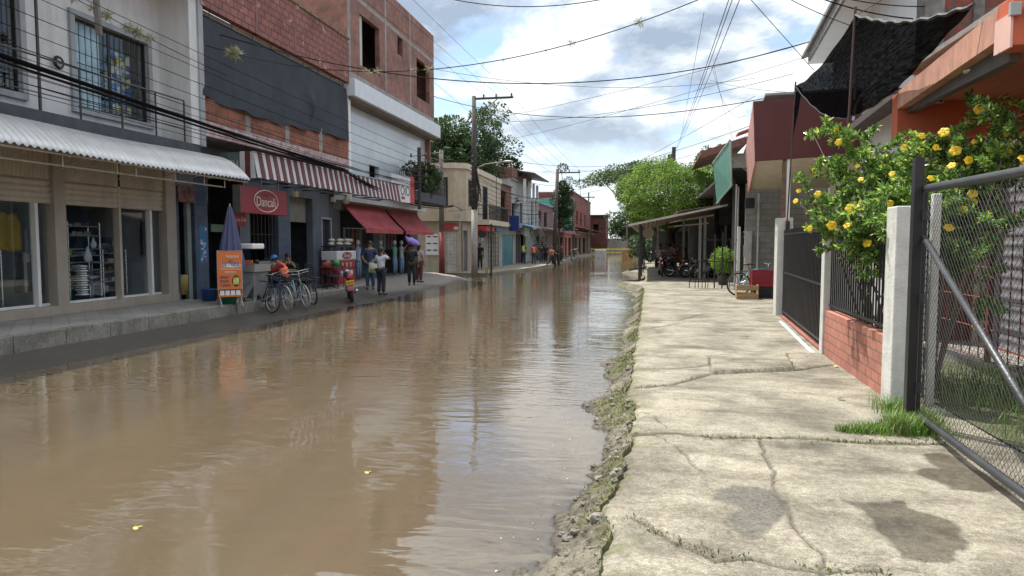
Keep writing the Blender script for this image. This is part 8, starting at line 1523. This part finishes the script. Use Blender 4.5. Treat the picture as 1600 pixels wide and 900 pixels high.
b_ = MB(); [b_.tube(q, .014, 5) for q in ([BP(0, .55, -.01), BP(0, zt_+.01, -.01), BP(1, zt_+.01, -.01), BP(1, .55, -.01)], [BP(.07, .55, -.02), BP(.07, .36, -.02), BP(.07, .17, .42)], [BP(.07, .36, -.02), BP(.07, .17, -.42)], [BP(.93, .55, -.02), BP(.93, .36, -.02), BP(.93, .17, .42)], [BP(.93, .36, -.02), BP(.93, .17, -.42)])]; b_.build('stand', m_steel, MBo)
def bt(s, u, z, w, h, m_, o=.004, nm='lettering'): return text(s, BP(u, z, o), rt, (0, 0, 1), w*w_, h, m_, MBo, nm)
bt('Restaurante', .62, 1.475, .5, .07, m_w2); b_ = MB(); b_.slab([BP(.56+.40*math.cos(q*.2094), 1.255+.045*math.sin(q*.2094), .0) for q in range(30)], nn*.003); b_.build('plate_swoosh', m_w2, MBo)
bt('La Ñata', .54, 1.325, .74, .19, m_w2, .006); bt('La Ñata', .54, 1.33, .71, .17, m_nv, .010)
bt('DESAYUNOS, ALMUERZOS, CENAS', .52, 1.165, .86, .045, m_w2); bt('Y REFRIGERIOS', .5, 1.095, .5, .045, m_w2)
bt('SANCOCHO', .27, .98, .36, .06, m_nv); bt('DE GALLINA', .27, .885, .36, .055, m_nv); bt('Y LENGUA', .3, .79, .44, .055, m_nv)
b_ = MB(); b_.slab([BP(.75+.17*math.cos(q*.2094), .885+.135*math.sin(q*.2094), .0) for q in range(30)], nn*.004); b_.build('dish_rim', black, MBo); b_ = MB(); [b_.slab([BP(.75+cx_+.035*math.cos(q*.35), .885+.095*math.sin(q*.35), .004) for q in range(18)], nn*(.003+.001*i)) for i, cx_ in enumerate((-.09, -.03, .03, .09))]; b_.build('dish_food', mat('food_yellow', (0.50, 0.48, 0.14), .6, var=.4, scale=20), MBo)
b_ = MB(); b_.slab([BP(.03, .60, .0), BP(.97, .60, .0), BP(.97, .69, .0), BP(.03, .69, .0)], nn*.002); b_.build('bottom_band', m_nv, MBo); b_ = MB(); [b_.slab([BP(u0, .55, .0), BP(u0+.17, .55, .0), BP(u0+.17, .66, .0), BP(u0, .66, .0)], nn*.005) for u0 in (.08, .30, .52, .74)]; b_.build('photo_patch', m_w2, MBo)
# folded parasol
pa_ = thing('folded_parasol', 'folded blue-violet parasol standing behind the orange board', 'parasol', (-11.0, 15.3, .165)); pc = U(361, 400, Y=15.2)
b_ = MB(); b_.grid(lambda u, v: (pc.x+(.035+.28*v**.9)*(1+.16*math.sin(u*2*math.pi*9))*math.cos(u*2*math.pi)*(1 if v < .93 else .9), 15.2+(.035+.28*v**.9)*(1+.16*math.sin(u*2*math.pi*9))*math.sin(u*2*math.pi), 2.55-1.55*v), 90, 12); b_.build('canopy', mat('violet_canvas', (0.08, 0.085, 0.17), .8, var=.2), pa_, smooth=True)
MB().tube([(pc.x, 15.2, .17), (pc.x, 15.2, 2.62)], .018, 8).build('pole', m_steel, pa_); MB().lathe((pc.x, 15.2, .167), [(.22, 0), (.22, .05), (.05, .08)], 16).build('base', m_cement, pa_)
def bucket(label, px, Yv, c, s=1.0):
    p = U(px, 460, Y=Yv); t_ = thing('bucket', label, 'bucket', (p.x, Yv, .165), 'plastic tubs by the cafe'); b1 = MB(); b1.lathe((p.x, Yv, .167), [(.17*s, 0), (.22*s, .30*s), (.235*s, .31*s), (.225*s, .33*s), (.20*s, .29*s), (.15*s, .02)], 18); b1.build('tub', c, t_, smooth=True); MB().ring((p.x, Yv, .167+.31*s), (0, 0, 1), .232*s, .012, 24, 5).build('rim', c, t_); return t_
bucket('dark blue plastic tub left of the orange board', 327, 15.7, mat('blue_tub', (0.02, 0.07, 0.22), .4), .95); bucket('green plastic tub behind the orange board', 358, 14.9, mat('green_tub', (0.01, 0.16, 0.07), .4), .9)
tag(MB().lathe((U(285, 460, Y=15.9).x, 15.9, .3), [(.13, 0), (.15, .5), (.13, .52)], 10).build('yellow_jug', mat('yellow_jug', (0.30, 0.22, 0.05), .5), smooth=True), 'dull yellow canister inside the narrow doorway', 'canister')
# stainless food cart
fc_ = thing('food_cart', 'stainless food cart with a glass warmer and orange tray row beside the board', 'food cart', (-11.1, 15.6, .165)); p0, p1_ = U(378, 440, Y=15.8), U(400, 440, Y=15.8); x0, x1 = p0.x-.25, p1_.x-.02
MB().box(x0, x1, 15.75, 16.4, .3, .92).build('cart_body', mat('stainless', (0.35, 0.36, 0.38), .3, metal=.7, var=.2), fc_, bevel=.02); MB().box(x0-.3, x1+.05, 15.70, 16.45, .92, 1.10).build('counter', mat('cart_counter', (0.26, 0.24, 0.22), .5), fc_); MB().box(x0+.1, x1-.05, 15.8, 16.3, 1.22, 1.58).build('warmer', m_glassd, fc_); MB().box(x0+.08, x1-.03, 15.78, 16.32, 1.50, 1.64).build('warmer_top', m_white, fc_, bevel=.03); MB().box(x0+.1, x1-.05, 15.76, 15.79, 1.13, 1.22).build('orange_row', mat('orange_row', (0.62, 0.14, 0.04), .5), fc_); b_ = MB(); b_.slab([(x0, 15.3, .28), (x1+.05, 15.3, .28), (x1, 15.75, .62), (x0, 15.75, .62)], (0, 0, .015)); b_.build('tilted_sheet', MC['stainless'], fc_)
b_ = MB(); [b_.tube([(x, y, .17), (x, y, .32)], .03, 6) for x in (x0+.05, x1-.05) for y in (15.8, 16.35)]; b_.build('leg', m_steel, fc_)
# floating flower and leaf on the water, small litter on the pavement
for px, py, lb, c in ((212, 827, 'yellow flower floating on the brown water, nearest one', mat('soaked_petal', (0.50, 0.42, 0.10), .6)), (573, 740, 'tiny yellow petal floating on the water', mat('soaked_petal', (0.50, 0.42, 0.10), .6))): p = U(px, py, Z=WATER); tag(MB().disc((p.x, p.y, WATER+.009), (0.05, 0.03, 1), .028, .003, 7, rx=.017).disc((p.x+.014, p.y+.02, WATER+.013), (-0.1, 0.2, 1), .016, .003, 6).build('floating_flower', c), lb, 'flower')
tag(MB().grid(lambda u, v: (U(1315, 625, Z=0).x+.07*(u-.5), U(1315, 625, Z=0).y+.04*(v-.5), .012+.012*math.sin(u*3.1)), 4, 3).build('dry_leaf', mat('dry_leaf', (0.05, 0.035, 0.025), .8)), 'dark dry leaf lying on the pavement before the brick wall', 'leaf')
